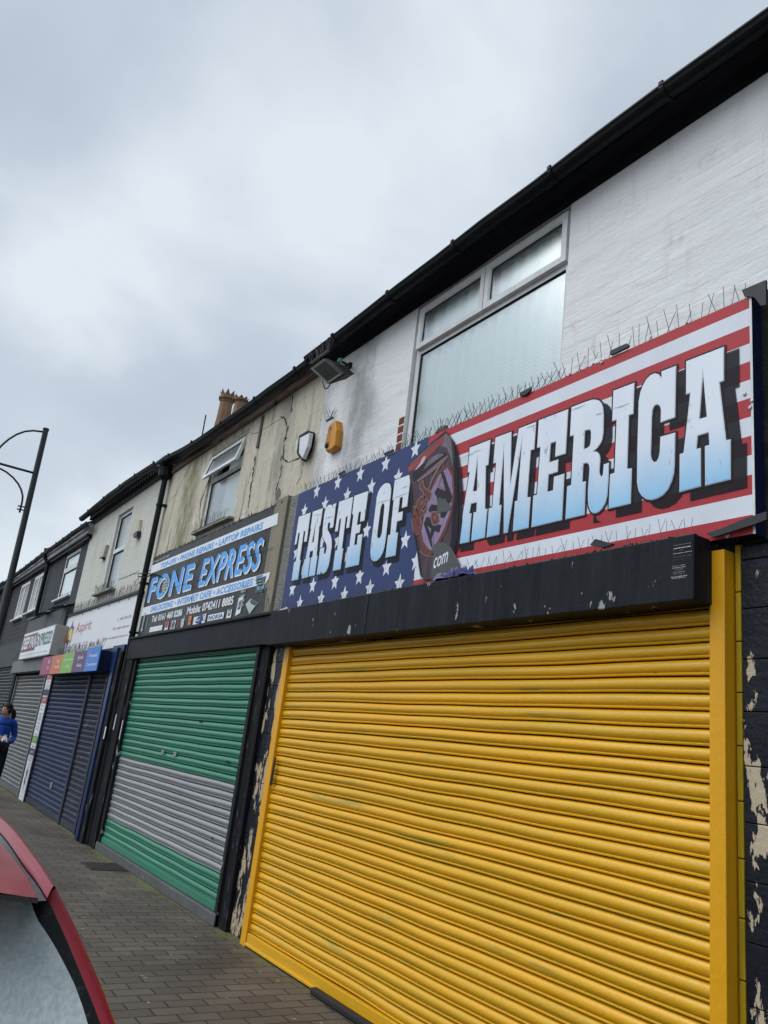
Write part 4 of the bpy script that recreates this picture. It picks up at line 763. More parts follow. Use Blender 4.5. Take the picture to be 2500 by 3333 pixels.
decal(mb, [ell(x, z, .115, .105)], LY - .0045, scr_v)
for k in range(-2, 3):
    for j in range(-2, 3):
        if k * k + j * j < 7: mb.box(x + k * .042 - .016, x + k * .042 + .016, LY - .0052, LY - .005, z + j * .040 - .014, z + j * .040 + .014, grey_v)
mb.obj('globe_print', None, pnl)
def logo(pts, m, name='logo_tile'):
    mb = MB(); quad_px(mb, [F_(*p) for p in pts], LY - .0012, m); return mb
def rectF(x0, y0, x1, y1): # x-left/right with perspective shear of the photo
    a, b = at(F_(x0, y1), LY), at(F_(x1, y0), LY); return [(a[0], a[1]), (b[0], a[1]), (b[0], b[1]), (a[0], b[1])]
def tile(x0, y0, x1, y1, m): mb = MB(); decal(mb, [rectF(x0, y0, x1, y1)], LY - .0012, m); return mb
mb = tile(158, 1430, 312, 1515, wht_v); text_fit(mb, 'Virgin mobile', *(lambda q: (q[0][0] + .05, q[1][0] - .05, q[0][1] + .03, q[2][1] - .03))(rectF(158, 1430, 312, 1515)), LY - .002, scr_v); mb.obj('logo_tile', None, pnl)
mb = tile(328, 1395, 382, 1490, wht_v); r_ = rectF(328, 1395, 382, 1490); decal(mb, [ell((r_[0][0] + r_[1][0]) / 2, (r_[0][1] + r_[2][1]) / 2 + .02, .06, .05)], LY - .002, red_v); mb.obj('logo_tile', None, pnl)
mb = tile(398, 1378, 460, 1480, wht_v); r_ = rectF(398, 1378, 460, 1480); decal(mb, [ell((r_[0][0] + r_[1][0]) / 2, (r_[0][1] + r_[2][1]) / 2, .06, .05)], LY - .002, scr_v); mb.obj('logo_tile', None, pnl)
r_ = rectF(463, 1360, 508, 1465); mb = MB(); text_fit(mb, '3', r_[0][0] + .02, r_[1][0] - .02, r_[0][1] + .01, r_[2][1] - .01, LY - .002, red_v, bold=.03); mb.obj('logo_tile', None, pnl)
r_ = rectF(512, 1350, 560, 1450); cxa, cza = (r_[0][0] + r_[1][0]) / 2, (r_[0][1] + r_[2][1]) / 2; mb = MB()
decal(mb, [[(cxa + a * .075, cza + b * .07) for a, b in ((-.9, .1), (-.75, .55), (-.4, .7), (0, .55), (.4, .7), (.75, .5), (.5, .1), (.6, -.2), (.85, -.3), (.5, -.85), (.15, -.95), (-.2, -.95), (-.6, -.8))]], LY - .002, grey_v)
decal(mb, [[(cxa, cza + .05), (cxa + .035, cza + .09), (cxa + .03, cza + .06)]], LY - .002, grey_v); mb.obj('logo_tile', None, pnl)
mb = tile(588, 1325, 642, 1435, orange_v); r_ = rectF(588, 1325, 642, 1435); text_fit(mb, 'orange', r_[0][0] + .02, r_[1][0] - .02, r_[0][1] + .012, r_[0][1] + .045, LY - .002, wht_v); mb.obj('logo_tile', None, pnl)
mb = tile(648, 1330, 735, 1430, wht_v); r_ = rectF(648, 1330, 735, 1430); cxa, cza = (r_[0][0] + r_[1][0]) / 2, (r_[0][1] + r_[2][1]) / 2; decal(mb, [[(a * .99 + (b - cza) * .4, b) for a, b in ell(cxa, cza, .125, .042)]], LY - .0018, navy_v)
text_fit(mb, 'SAMSUNG', cxa - .10, cxa + .10, cza - .014, cza + .014, LY - .0024, wht_v, bold=.02); mb.obj('logo_tile', None, pnl)
mb = tile(746, 1305, 803, 1412, wht_v); r_ = rectF(746, 1305, 803, 1412); cxa, cza = (r_[0][0] + r_[1][0]) / 2, (r_[0][1] + r_[2][1]) / 2; text_fit(mb, 'O', cxa - .045, cxa + .035, cza - .03, cza + .045, LY - .002, scr_v, bold=.02); text_fit(mb, '2', cxa + .03, cxa + .055, cza - .05, cza - .02, LY - .002, scr_v); mb.obj('logo_tile', None, pnl)
mb = tile(812, 1285, 1003, 1390, wht_v); text_px(mb, 'NOKIA', F_(822, 1378), F_(992, 1298), LY - .002, navy_v, bold=.035); mb.obj('logo_tile', None, pnl)
mb = tile(1025, 1252, 1092, 1358, wht_v); r_ = rectF(1025, 1252, 1092, 1358); cxa, cza = (r_[0][0] + r_[1][0]) / 2, (r_[0][1] + r_[2][1]) / 2 + .015; decal(mb, [ell(cxa, cza, .042, .042)], LY - .0018, scr_v)
decal(mb, [[(cxa - .03, cza - .02), (cxa - .012, cza + .028), (cxa, cza), (cxa + .012, cza + .028), (cxa + .03, cza - .02), (cxa + .012, cza - .0), (cxa, cza - .018), (cxa - .012, cza)]], LY - .0024, wht_v); text_fit(mb, 'MOTOROLA', cxa - .05, cxa + .05, cza - .075, cza - .058, LY - .002, scr_v); mb.obj('logo_tile', None, pnl)
mb = MB(); r_ = rectF(1125, 1095, 1225, 1330); r_ = [(r_[0][0], r_[0][1]), (r_[1][0] - .02, r_[0][1] + .02), (r_[1][0], r_[2][1]), (r_[0][0] + .02, r_[2][1] - .02)]; decal(mb, [r_], LY - .0012, wht_v)
a, c = r_[0], r_[2]; decal(mb, [[(a[0] + .03, a[1] + .06), (c[0] - .035, a[1] + .06), (c[0] - .025, c[1] - .05), (a[0] + .04, c[1] - .06)]], LY - .002, scr_v)
for i in range(4):
    for j in range(5): xx = a[0] + .055 + i * .033; zz = a[1] + .085 + j * .05; decal(mb, [[(xx, zz), (xx + .02, zz), (xx + .02, zz + .026), (xx, zz + .026)]], LY - .0026, (grey_v, sky_vinyl, orange_v, grey_v)[(i + j) % 4])
mb.obj('phone_print', None, pnl)
mb = MB(); quad_px(mb, [F_(1240, 1200), F_(1285, 1310), F_(1350, 1220), F_(1390, 1185), F_(1300, 1135)], LY - .0012, grey_v); quad_px(mb, [F_(1290, 1180), F_(1340, 1215), F_(1385, 1188), F_(1305, 1140)], LY - .002, scr_v); mb.obj('laptop_print', None, pnl)
mb = MB(); quad_px(mb, [F_(1345, 1075), F_(1430, 1060), F_(1475, 880), F_(1395, 905)], LY - .0022, scr_v)
for i in range(3):
    for j in range(4): xx, zz = at(F_(1372 + i * 26 + j * -6, 1040 - i * 6 + j * -34), LY); decal(mb, [[(xx, zz), (xx + .05, zz), (xx + .05, zz + .05), (xx, zz + .05)]], LY - .003, (sky_vinyl, orange_v, mat('print_green', (.05, .3, .12), .4), sky_vinyl)[(i * 2 + j) % 4])
mb.obj('tablet_print', None, pnl)
mb = MB(); decal(mb, [rectF(62, 1290, 125, 1505)], LY - .0022, grey_v); r_ = rectF(70, 1320, 118, 1470); decal(mb, [r_], LY - .003, mat('screen_pale', (.22, .30, .30), .3)); decal(mb, [rectF(118, 1345, 148, 1470)], LY - .0018, mat('screen_pale', (.2, .2, .2), .3)); mb.obj('phone_print', None, pnl)
# buckles and tears in the vinyl
for pts in ([F_(745, 600), F_(735, 690), F_(700, 760), F_(640, 1130), F_(640, 1200)], [F_(1560, 560), F_(1420, 610), F_(1180, 690)], [F_(400, 1020), F_(620, 960), F_(720, 930), F_(900, 860)], [F_(560, 1490), F_(570, 1400), F_(640, 1390)]):
    q = [at(p, LY) for p in pts]; mb = MB(); P_ = []
    for a, b in zip(q[:-1], q[1:]): P_ += [(a[0] + (b[0] - a[0]) * i / 6 + rnd.gauss(0, .004), LY - .004, a[1] + (b[1] - a[1]) * i / 6 + rnd.gauss(0, .004)) for i in range(6)]
    mb.tube(P_, [.0015 * rnd.uniform(.6, 2.2) for _ in P_], 4, cap=False); mb.obj('tear', crackm, pnl)
mb = MB()   # torn edge hanging along the top
for i in range(46):
    x = fx0 + (fx1 - fx0) * (i + rnd.random()) / 46; s_ = rnd.uniform(.01, .05); mb.add([(x, FY - .002, fz1 - .02), (x + s_ * 1.6, FY - .004, fz1 - .02), (x + s_ * .7, FY - .01, fz1 + s_ * .8)], [(0, 1, 2)])
tt = mb.obj('torn_edge', mat('torn_vinyl', (.03, .03, .03), .6, col2=(.2, .2, .19), vs=20), pnl); tt['kind'] = 'stuff'

# ================================================================== CREAM SHOP
XL3, XR3 = -16.12, -11.363
cream = mat('cream_render', (.56, .56, .50), .8, col2=(.46, .46, .41), vs=1.5, bump=.5, bs=14, streak=[((.30, .29, .25), 2, .60, .12, (5, 5, .5))], patch=((.24, .23, .20), 9, .69, .03, (2, 1, 1)), fine=.2)
scored_lines(cream, dz=.235)
B3 = thing('shop_building', (-13.7, 0, 0), 'cream shop with black toothed cornice, tall narrow window and two dark blue shutters', 'building', 'terrace of shops along the pavement')
w3 = (-14.12, -13.22, 3.62, 5.03)
mb = MB(); wall(mb, XL3, XR3, 2.5, 5.35, [w3], y=0, depth=.13, back=.4, m=cream); mb.obj('wall', None, B3)
win = MB(); wy = .04; frame_ring(win, w3[0] + .004, w3[1] - .004, w3[2], w3[3] - .004, .06, wy, wy + .06, white_pvc); win.box(w3[0] + .05, w3[1] - .05, wy - .01, wy + .05, 4.31, 4.385, white_pvc); w_ = win.obj('window', None, B3)
for a, b in ((3.68, 4.31), (4.385, 4.97)):
    sm = MB(); frame_ring(sm, w3[0] + .062, w3[1] - .062, a, b, .014, wy + .002, wy + .03, seal); sm.obj('gasket', None, w_)
    p = MB(); p.add([(w3[0] + .07, wy + .02, a), (w3[1] - .07, wy + .02, a), (w3[1] - .07, wy + .02, b), (w3[0] + .07, wy + .02, b)], [(0, 1, 2, 3)]); p.obj('pane', glass(), w_)
curtain(w_, w3[0] + .05, w3[1] - .05, 3.66, 4.9, wy + .12, m=MATS['plain_curtain'], amp=.008, wl=.4)
mb = MB(); mb.box(w3[0] - .30, w3[1] + .02, -.09, .03, 3.58, 3.617); mb.obj('window_sill', MATS['rotten_sill'], B3, bevel=.006)
cb = mat('cornice_black', (.006, .007, .008), .5, spec=.1, col2=(.028, .03, .034), vs=5, bump=.3, bs=30)
mb = MB(); xs = [XL3, XL3 + .01] + [XL3 + (XR3 - XL3) * i / 10 for i in range(1, 11)]
mb.extr([(0, 5.20), (-.025, 5.20), (-.035, 5.23), (-.045, 5.245), (-.045, 5.27), (-.03, 5.275), (-.03, 5.36), (-.115, 5.362), (-.120, 5.37), (-.15, 5.378), (-.15, 5.384), (0, 5.384)], xs, cb, closed=True); cor = mb.obj('cornice', None, B3)
x = XL3 + .02
i = 0
mb = MB(); mb.box(XL3 + .01, XR3, -.034, -.028, 5.278, 5.357); mb.obj('frieze', mat('frieze_grey', (.10, .10, .10), .7, col2=(.05, .05, .05), vs=6), cor)
while x < XR3 - .08:
    mb = MB(); mb.prism([(x, 5.277), (x + .065, 5.277), (x + .065, 5.358), (x, 5.358)], -.098, -.036); d_ = mb.obj('dentil', cb, cor, bevel=.006); x += .145
gutter(B3, XL3 - .12, XR3 - .02, -.215, 5.475, .055, step=1.05, offs=.7, sag=[(-16.3, 5.30), (-14, 5.352), (-12.4, 5.32), (-11.3, 5.275)])
mb = MB(); mb.hexa([(XL3, -.15, 5.385), (XR3, -.15, 5.385), (XR3, 4, 7.62), (XL3, 4, 7.62), (XL3, -.15, 5.415), (XR3, -.15, 5.415), (XR3, 4, 7.66), (XL3, 4, 7.66)]); mb.obj('roof', slate, B3)
crack(B3, [(438, 1895), (470, 1865), (500, 1850), (540, 1830)][:3], .003); crack(B3, [(385, 1888), (440, 1866), (452, 1862)], .004)
# downpipe with hopper head between the cream and the beige shop
px_ = -11.335; DP = MB(); py_ = -.085
DP.lathe((px_, py_ - .01, 5.02), [(.045, 0), (.06, .02), (.10, .06), (.105, .16), (.115, .165), (.115, .185)], 10)
dp = DP.obj('rainwater_pipe', black_plastic, None); tag(dp, 'black rainwater pipe with a hopper head between cream and beige shops', 'downpipe')
def childof(mb, name, m, par, **k):
    o = mb.obj(name, m); o.parent = par; return o
m1 = MB(); m1.tube([(px_, py_, 5.04), (px_, py_, 3.6), (px_, py_, 1.84)], .042, 12); childof(m1, 'pipe', black_plastic, dp)
m1 = MB(); m1.lathe((px_, py_, 1.78), [(.052, 0), (.056, .02), (.056, .09), (.050, .1)], 12); m1.tube([(px_, py_, 1.80), (px_, py_, .02)], .046, 12); childof(m1, 'lower_pipe', black_wood, dp)
m1 = MB(); m1.tube([(px_ + .06, -.165, 5.30), (px_ + .04, -.15, 5.26), (px_, -.12, 5.2)], .038, 10); m1.tube([(px_ - .25, -.20, 5.26), (px_ - .1, -.16, 5.24), (px_ - .02, -.1, 5.2)], .036, 10); childof(m1, 'gutter_outlet', black_plastic, dp)
for z in (4.62, 3.45, 2.75):
    m1 = MB(); m1.lathe((px_, py_, z), [(.045, 0), (.052, .004), (.052, .034), (.045, .038)], 12); m1.box(px_ - .015, px_ + .10, -.06, 0, z + .006, z + .03); childof(m1, 'pipe_clip', black_plastic, dp)
# blue shutters etc
navy = mat('navy_shutter', (.024, .038, .085), .45, col2=(.040, .048, .075), vs=1.6, stretch=(.5, 1, 4), bump=.2, bs=30, patch=((.10, .095, .09), 8, .66, .04, (.6, 1, 1.5)), fine=.3)
navy2 = mat('navy_shutter_dusty', (.030, .036, .060), .55, col2=(.055, .052, .055), vs=2, bump=.2, bs=30, patch=((.11, .10, .095), 7, .60, .06, (.6, 1, 1.5)), fine=.3)
bluep = mat('blue_post_paint', (.008, .024, .085), .35, col2=(.010, .018, .05), vs=3, stretch=(3, 3, .5), patch=((.5, .52, .55), 9, .735, .02, (1.5, 1, .8)))
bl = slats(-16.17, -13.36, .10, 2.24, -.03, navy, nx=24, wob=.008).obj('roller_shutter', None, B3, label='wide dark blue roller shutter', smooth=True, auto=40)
m1 = MB(); m1.box(-16.17, -13.36, -.055, -.01, .01, .10); m1.obj('bottom_bar', navy2, bl, bevel=.004)
m1 = MB(); m1.box(-13.355, -13.245, -.075, .0, 0, 2.24); m1.obj('guide_rail', navy2, bl, bevel=.004)
m1 = MB(); m1.box(-16.25, -16.175, -.075, .0, 0, 2.24); m1.obj('guide_rail', mat('dark_rail', (.02, .022, .03), .5), bl, bevel=.004)
x, z = at((167, 2556), -.05); m1 = MB(); m1.box(x - .07, x + .07, -.058, -.046, z - .045, z + .045); m1.obj('lock_plate', MATS['lock_steel'], bl, bevel=.004)
bs = slats(-13.24, -12.28, .10, 2.24, -.03, navy2, nx=10, wob=.008).obj('roller_shutter', None, B3, label='narrow dusty dark blue shutter over the shop door', smooth=True, auto=40)
m1 = MB(); m1.box(-13.24, -12.28, -.055, -.01, .01, .10); m1.obj('bottom_bar', navy2, bs, bevel=.004)
m1 = MB(); m1.box(-12.28, -12.20, -.075, .0, 0, 2.24); m1.obj('guide_rail', navy2, bs, bevel=.004)
m1 = MB(); m1.box(-12.0, -11.77, -.10, .05, 0, 2.56); m1.box(-11.765, -11.62, -.17, .05, 0, 2.56); m1.box(-11.615, -11.555, -.13, .05, 0, 2.52); m1.obj('blue_post', bluep, B3, bevel=.006)
m1 = MB(); m1.box(-11.55, -11.40, -.16, .05, 0, 2.50); m1.obj('black_post', black_wood, B3, bevel=.006)
m1 = MB(); m1.box(-12.195, -12.005, -.05, .05, 0, 2.3); m1.obj('door_jamb', bluep, B3)
hx0, hx1 = at((146.5, 2139), -.31)[0], at((327, 2113), -.31)[0]; hz0, hz1 = at((317.5, 2180), -.31)[1], at((327, 2113), -.31)[1]
m1 = MB(); m1.box(hx0, hx1, -.305, -.003, hz0, hz1); m1.obj('shutter_box', mat('navy_box', (.010, .018, .055), .4, col2=(.018, .025, .06), vs=4, bump=.2), B3, bevel=.008)
m1 = MB(); m1.box(hx1 + .003, -11.40, -.14, -.003, 2.24, 2.60); m1.obj('head_board', bluep, B3, bevel=.006)
mb = MB(); mb.box(XL3 - .7, XR3, .06, .35, 0, 2.5); mb.obj('backing_wall', room_dark, B3)
# service panels
PN = thing('service_panels', ((hx0 + hx1) / 2, -.31, hz0), 'five square coloured panels, magenta to blue, lettered with therapies and readings', 'sign')
cols = [('magenta_panel', (.30, .03, .11)), ('orange_panel', (.52, .14, .035)), ('green_panel', (.18, .40, .045)), ('purple_panel', (.085, .02, .11)), ('blue_panel', (.03, .17, .55))]
words_ = [('Gifts', 'Shop'), ('Tarot', 'Readings'), ('Psychic/Holistic', 'College'), ('Spiritual', 'Healing'), ('Therapies &', 'Consultations')]
edges = [at((x_, 2130), -.31)[0] for x_ in (146.5, 177, 210, 246, 285.7, 327)]
G_ = lambda x, y: (50 + x * .17480, 2020 + y * .17480)
tb = [((605, 800), (655, 715)), ((580, 915), (630, 840)), ((765, 790), (830, 715)), ((725, 900), (820, 830)), ((905, 765), (1090, 690)), ((925, 890), (1010, 810)), ((1150, 745), (1270, 640)), ((1130, 880), (1235, 790)), ((1365, 705), (1535, 600)), ((1325, 845), (1520, 770))]
for k in range(5):
    m1 = MB(); dz_ = .03 if k >= 3 else 0; m1.box(edges[k] + .002, edges[k + 1] - .002, -.322, -.306, hz0 - .012, hz1 + .012 + (dz_ if k > 3 else 0), mat(cols[k][0], cols[k][1], .35, col2=tuple(c * .8 for c in cols[k][1]), vs=3))
    pn = m1.obj('coloured_panel', None, PN, label=['magenta panel', 'orange panel', 'green panel', 'purple panel', 'blue panel'][k])
    for j in (0, 1):
        m1 = MB(); (a, b) = tb[k * 2 + j]; text_px(m1, words_[k][j], G_(*a), G_(*b), -.3235, wht_v, bold=.01); m1.obj('lettering', None, pn)
# Aspirit sign
AY = -.06; asx0, asx1 = at((208, 2070), AY)[0], at((435, 2025), AY)[0]; asz0, asz1 = 2.61, at((454, 1932), AY)[1]
ax0, ax1 = at((219.5, 2008.5), AY)[0], at((454, 1932), AY)[0]
AS = thing('shop_sign', ((ax0 + ax1) / 2, -.06, 2.6), 'plain white shop sign with pale red Aspirit lettering and a colourful star', 'sign')
m1 = MB(); m1.box(ax0, ax1, AY, -.003, 2.60, asz1, mat('aspirit_white', (.68, .69, .71), .4, col2=(.60, .61, .64), vs=1, stretch=(2, 1, .5))); ap = m1.obj('sign_panel', None, AS, bevel=.003)
m1 = MB(); m1.box(ax0 - .06, ax1 + .05, AY - .03, .0, asz1 + .001, asz1 + .045); m1.obj('trim', black_plastic, AS, bevel=.004)
m1 = MB(); m1.box(ax0 - .06, ax0 - .001, AY - .03, 0, 2.6, asz1); m1.obj('trim', black_plastic, AS, bevel=.004)
H_ = lambda x, y: (190 + x * .16275, 1920 + y * .16275)
asp_r = mat('aspirit_red', (.42, .14, .17), .5); asp_g = mat('aspirit_grey', (.36, .36, .40), .5)
asp_words = [('Aspirit', (325, 925), (690, 575), asp_r, .0), ('Mind, Body & Spirit', (275, 1110), (595, 1020), asp_g, 0), ('Tel: ', (1170, 635), (1215, 550), asp_g, 0), ('0161 476 6176', (1230, 610), (1465, 490), asp_r, 0), ('Web: ', (1080, 815), (1155, 735), asp_g, 0),
             ('aspirit-mbs.com', (1160, 805), (1425, 680), asp_r, 0), ('Email: ', (890, 1020), (980, 930), asp_g, 0), ('aspirit@aspirit-mbs.com', (990, 1005), (1390, 870), asp_r, 0)]
for s, a, b, m_, bo in asp_words:
    m1 = MB(); text_px(m1, s.strip(), H_(*a), H_(*b), AY - .002, m_, bold=bo); m1.obj('lettering', None, ap)
sv = [(302, 610), (295, 740), (330, 730), (280, 890), (250, 1050), (205, 1060), (160, 1205), (165, 1060), (135, 1070), (190, 900), (210, 770), (250, 745)]
m1 = MB(); ctr = (240, 880)
sc_ = [('s_purple', (.12, .05, .25)), ('s_red', (.5, .06, .05)), ('s_orange', (.6, .2, .03)), ('s_yellow', (.6, .5, .08)), ('s_green', (.2, .4, .1)), ('s_blue', (.06, .12, .35))]
for i in range(len(sv)):
    a, b = sv[i], sv[(i + 1) % len(sv)]; nm, cc = sc_[i % 6]; decal(m1, [[at(H_(*p), AY) for p in (a, b, ctr)]], AY - .002, mat(nm, cc, .4))
decal(m1, [[at(H_(*p), AY) for p in ((270, 760), (285, 800), (255, 930), (240, 1000), (200, 1010), (215, 930), (235, 830))]], AY - .0035, mat('s_cream', (.7, .65, .4), .4))
m1.obj('star_print', None, ap)
for px, py in ((1605, 103), (1420, 180), (1220, 243), (1020, 308), (820, 375), (655, 418), (490, 487), (1240, 1160)):
    x, z = at(H_(px, py), AY); m1 = MB(); m1.lathe((x, AY - .003, z), [(.0, -.008), (.014, -.006), (.016, 0)], 8, axis='y'); m1.obj('fixing_cap', mat('cap_grey', (.2, .2, .22), .5), ap)
# banner strip between the shutters
BN = thing('banner_sign', (-16.52, -.06, 0), 'tall narrow white banner with orange, red, green and purple blocks beside the blue shutter', 'sign')
bx0, bx1 = -16.74, -16.28; m1 = MB(); m1.box(bx0, bx1, -.07, .0, .0, 2.29, wht_v); bp_ = m1.obj('banner_board', None, BN)
J_ = lambda x, y: (60 + x * .19432, 2190 + y * .19432)
for (x0, y0, x1, y1, nm, cc, lb) in ((560, 48, 635, 110, 'b_orange', (.55, .13, .05), ''), (510, 280, 590, 385, 'b_black', (.008, .010, .025), ''), (465, 400, 560, 520, 'b_red', (.33, .03, .05), 'Tarot'), (300, 1070, 390, 1200, 'b_green', (.17, .36, .05), 'College'), (245, 1285, 345, 1405, 'b_purple', (.06, .015, .11), 'Healing')):
    z1_ = at(J_((x0 + x1) / 2, y0), -.07)[1]; z0_ = at(J_((x0 + x1) / 2, y1), -.07)[1]
    m1 = MB(); m1.add([(bx0 + .002, -.0715, z0_), (bx1 - .002, -.0715, z0_), (bx1 - .002, -.0715, z1_), (bx0 + .002, -.0715, z1_)], [(0, 1, 2, 3)], mat(nm, cc, .4))
    if lb: text_fit(m1, lb, bx0 + .1, bx1 - .06, z0_ + .1, z1_ - .1, -.073, wht_v)
    m1.obj('colour_block', None, bp_)
for k, (yy, s) in enumerate(((155, 'Crystals'), (210, 'Cards'), (255, 'Incense'), (555, 'Palmistry'), (620, 'Psychic'), (690, 'Angel'), (735, 'Tarot'), (790, 'Reiki'), (860, 'Healing'), (920, 'Hypnosis'), (970, 'Massage'), (1030, 'Yoga'), (1240, 'Courses'), (1450, 'Open'), (1505, 'Enquire'))):
    z_ = at(J_(450, yy + 0), -.07)[1] if yy < 1000 else at(J_(300, yy), -.07)[1]; m1 = MB(); text_fit(m1, s, bx0 + .08, bx1 - .08, z_ - .03, z_ + .03, -.0725, asp_g); m1.obj('lettering', None, bp_)
m1 = MB(); cz0 = at(J_(195, 1780), -.07)[1]
for i, (nm, cc) in enumerate(sc_):
    t0, t1 = math.pi / 3 * i, math.pi / 3 * (i + 1); m1.add([(-16.51, -.0735, cz0), (-16.51 + .10 * math.sin(t0), -.0735, cz0 + .28 * math.cos(t0)), (-16.51 + .05 * math.sin((t0 + t1) / 2), -.0735, cz0 + .12 * math.cos((t0 + t1) / 2)), ], [(0, 1, 2), (2, 1, 0)], MATS[nm])
m1.obj('star_print', None, bp_)

# ================================================================== DARK GREY SHOP and DARK BRICK SHOP
dgr = mat('dark_grey_render', (.070, .074, .085), .85, col2=(.050, .053, .062), vs=2, bump=.8, bs=45, fine=.4)
XL4 = -20.32
B4 = thing('shop_building', (-18.2, 0, 0), 'dark grey rendered shop with one white window above a black canopy', 'building', 'terrace of shops along the pavement')
w4 = (-18.22, -16.86, 3.88, 4.87)
mb = MB(); wall(mb, XL4, XL3 - .003, 2.6, 5.3, [w4], y=.02, depth=.13, back=.4, m=dgr); mb.obj('wall', None, B4)
win = MB(); frame_ring(win, w4[0], w4[1], w4[2], w4[3], .07, .03, .09, white_pvc); win.box(w4[0] + .06, w4[1] - .06, .022, .08, 4.46, 4.56, white_pvc); w_ = win.obj('window', None, B4)
for a, b in ((3.95, 4.46), (4.56, 4.80)):
    sm = MB(); frame_ring(sm, w4[0] + .07, w4[1] - .07, a, b, .018, .04, .07, seal); sm.obj('gasket', None, w_)
    p = MB(); p.add([(w4[0] + .07, .055, a), (w4[1] - .07, .055, a), (w4[1] - .07, .055, b), (w4[0] + .07, .055, b)], [(0, 1, 2, 3)]); p.obj('pane', glass('window_glass_bright', f=.5), w_)
mb = MB(); mb.box(w4[0] - .15, w4[1] + .03, -.05, .05, 3.84, 3.878); mb.obj('window_sill', white_pvc, B4, bevel=.005)
curtain(w_, w4[0] + .05, w4[1] - .05, 3.9, 4.85, .16, m=MATS['plain_curtain'], amp=.008, wl=.4)
soff = mat('white_soffit', (.60, .61, .62), .5, col2=(.36, .36, .38), vs=1.4, stretch=(1.3, 1, 1), pos=(.48, .52))
cx1 = at((278, 1763), -.10)[0]
mb = MB(); mb.box(XL4 + .06, cx1, -.10, .018, 4.985, 5.195); mb.obj('white_fascia', soff, B4, bevel=.004)
mb = MB(); mb.extr([(.018, 4.90), (-.06, 4.90), (-.07, 4.93), (-.115, 4.94), (-.115, 4.98), (.018, 4.98)], [XL4 + .06, cx1 + .02], black_plastic, closed=True); mb.obj('fascia_trim', None, B4)
gutter(B4, XL4 + .02, cx1 + .35, -.175, 5.31, .055, step=.8, offs=.2, sag=[(-20.4, 5.145), (-16, 5.13)])
mb = MB(); mb.hexa([(XL4, -.12, 5.20), (XL3, -.12, 5.20), (XL3, 4, 7.45), (XL4, 4, 7.45), (XL4, -.12, 5.24), (XL3, -.12, 5.24), (XL3, 4, 7.49), (XL4, 4, 7.49)]); mb.obj('roof', slate, B4)
# canopy
mb = MB(); mb.box(XL4 + .12, XL3 - .02, -.12, .019, 3.16, 3.56); mb.obj('canopy_board', dark_grey, B4, bevel=.006)
mb = MB(); mb.hexa([(XL4 + .1, -.16, 3.56), (XL3 + .02, -.16, 3.56), (XL3 + .02, .019, 3.64), (XL4 + .1, .019, 3.64), (XL4 + .1, -.16, 3.59), (XL3 + .02, -.16, 3.59), (XL3 + .02, .019, 3.68), (XL4 + .1, .019, 3.68)]); mb.obj('canopy_flashing', mat('flashing', (.17, .17, .18), .5, col2=(.11, .11, .12), vs=3), B4, bevel=.004)
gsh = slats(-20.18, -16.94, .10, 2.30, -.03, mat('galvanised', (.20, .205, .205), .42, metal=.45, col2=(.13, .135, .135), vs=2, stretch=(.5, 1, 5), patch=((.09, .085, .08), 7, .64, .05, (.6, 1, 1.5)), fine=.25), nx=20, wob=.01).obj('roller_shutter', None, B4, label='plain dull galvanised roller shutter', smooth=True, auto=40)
m1 = MB(); m1.box(-20.18, -16.94, -.06, -.01, .01, .10); m1.obj('bottom_bar', mat('galv_dirty', (.12, .12, .115), .6), gsh, bevel=.004)
m1 = MB(); m1.box(-16.935, -16.86, -.075, .02, 0, 2.3); m1.obj('guide_rail', mat('galv_rail', (.22, .225, .23), .45, metal=.4), gsh, bevel=.003)
m1 = MB(); m1.box(-20.26, -20.185, -.075, .02, 0, 2.3); m1.obj('guide_rail', MATS['galv_rail'], gsh, bevel=.003)
h4 = at((143, 2139), -.2)[0], at((34, 2191), -.2)[0]
m1 = MB(); m1.box(-20.45, -19.405, -.2, .018, 2.335, 2.60); m1.box(-19.40, -16.80, -.2, .018, 2.335, 2.60); m1.obj('shutter_box', mat('steel_hood', (.17, .175, .17), .5, metal=.3, col2=(.10, .105, .10), vs=2, stretch=(4, 4, .6), pos=(.4, .6)), B4, bevel=.006)
mb = MB(); mb.box(XL4, XL3 - .7, .06, .35, 0, 2.6); mb.obj('backing_wall', room_dark, B4)
for i, pxs in enumerate([(163, 1969, 192, 1987), (112, 1990, 137, 2008)]):
    xm_, zm_ = at(((pxs[0] + pxs[2]) / 2, (pxs[1] + pxs[3]) / 2), -.3)
    t_ = thing('canopy_lamp', (xm_, -.3, zm_), ('right' if i == 0 else 'left') + ' one of two small black lamps hung under the grey canopy edge', 'lamp', 'small lamps on the canopy')
    m1 = MB(); m1.hexa([(xm_ - .16, -.36, zm_ - .06), (xm_ + .16, -.36, zm_ - .06), (xm_ + .16, -.16, zm_ + .02), (xm_ - .16, -.16, zm_ + .02), (xm_ - .16, -.38, zm_ - .02), (xm_ + .16, -.38, zm_ - .02), (xm_ + .14, -.17, zm_ + .08), (xm_ - .14, -.17, zm_ + .08)]); m1.obj('housing', black_metal, t_, bevel=.006)
    m1 = MB(); m1.tube([(xm_, -.2, zm_ + .02), (xm_ + .02, -.10, zm_ + .09), (xm_, -.13, zm_ + .13)], .012, 6); m1.obj('bracket', black_metal, t_)
    m1 = MB(); m1.hexa([(xm_ - .13, -.345, zm_ - .058), (xm_ + .13, -.345, zm_ - .058), (xm_ + .13, -.18, zm_ + .008), (xm_ - .13, -.18, zm_ + .008), (xm_ - .13, -.345, zm_ - .05), (xm_ + .13, -.345, zm_ - .05), (xm_ + .13, -.18, zm_ + .016), (xm_ - .13, -.18, zm_ + .016)]); m1.obj('lens', mat('lens_grey', (.2, .2, .2), .2), t_)
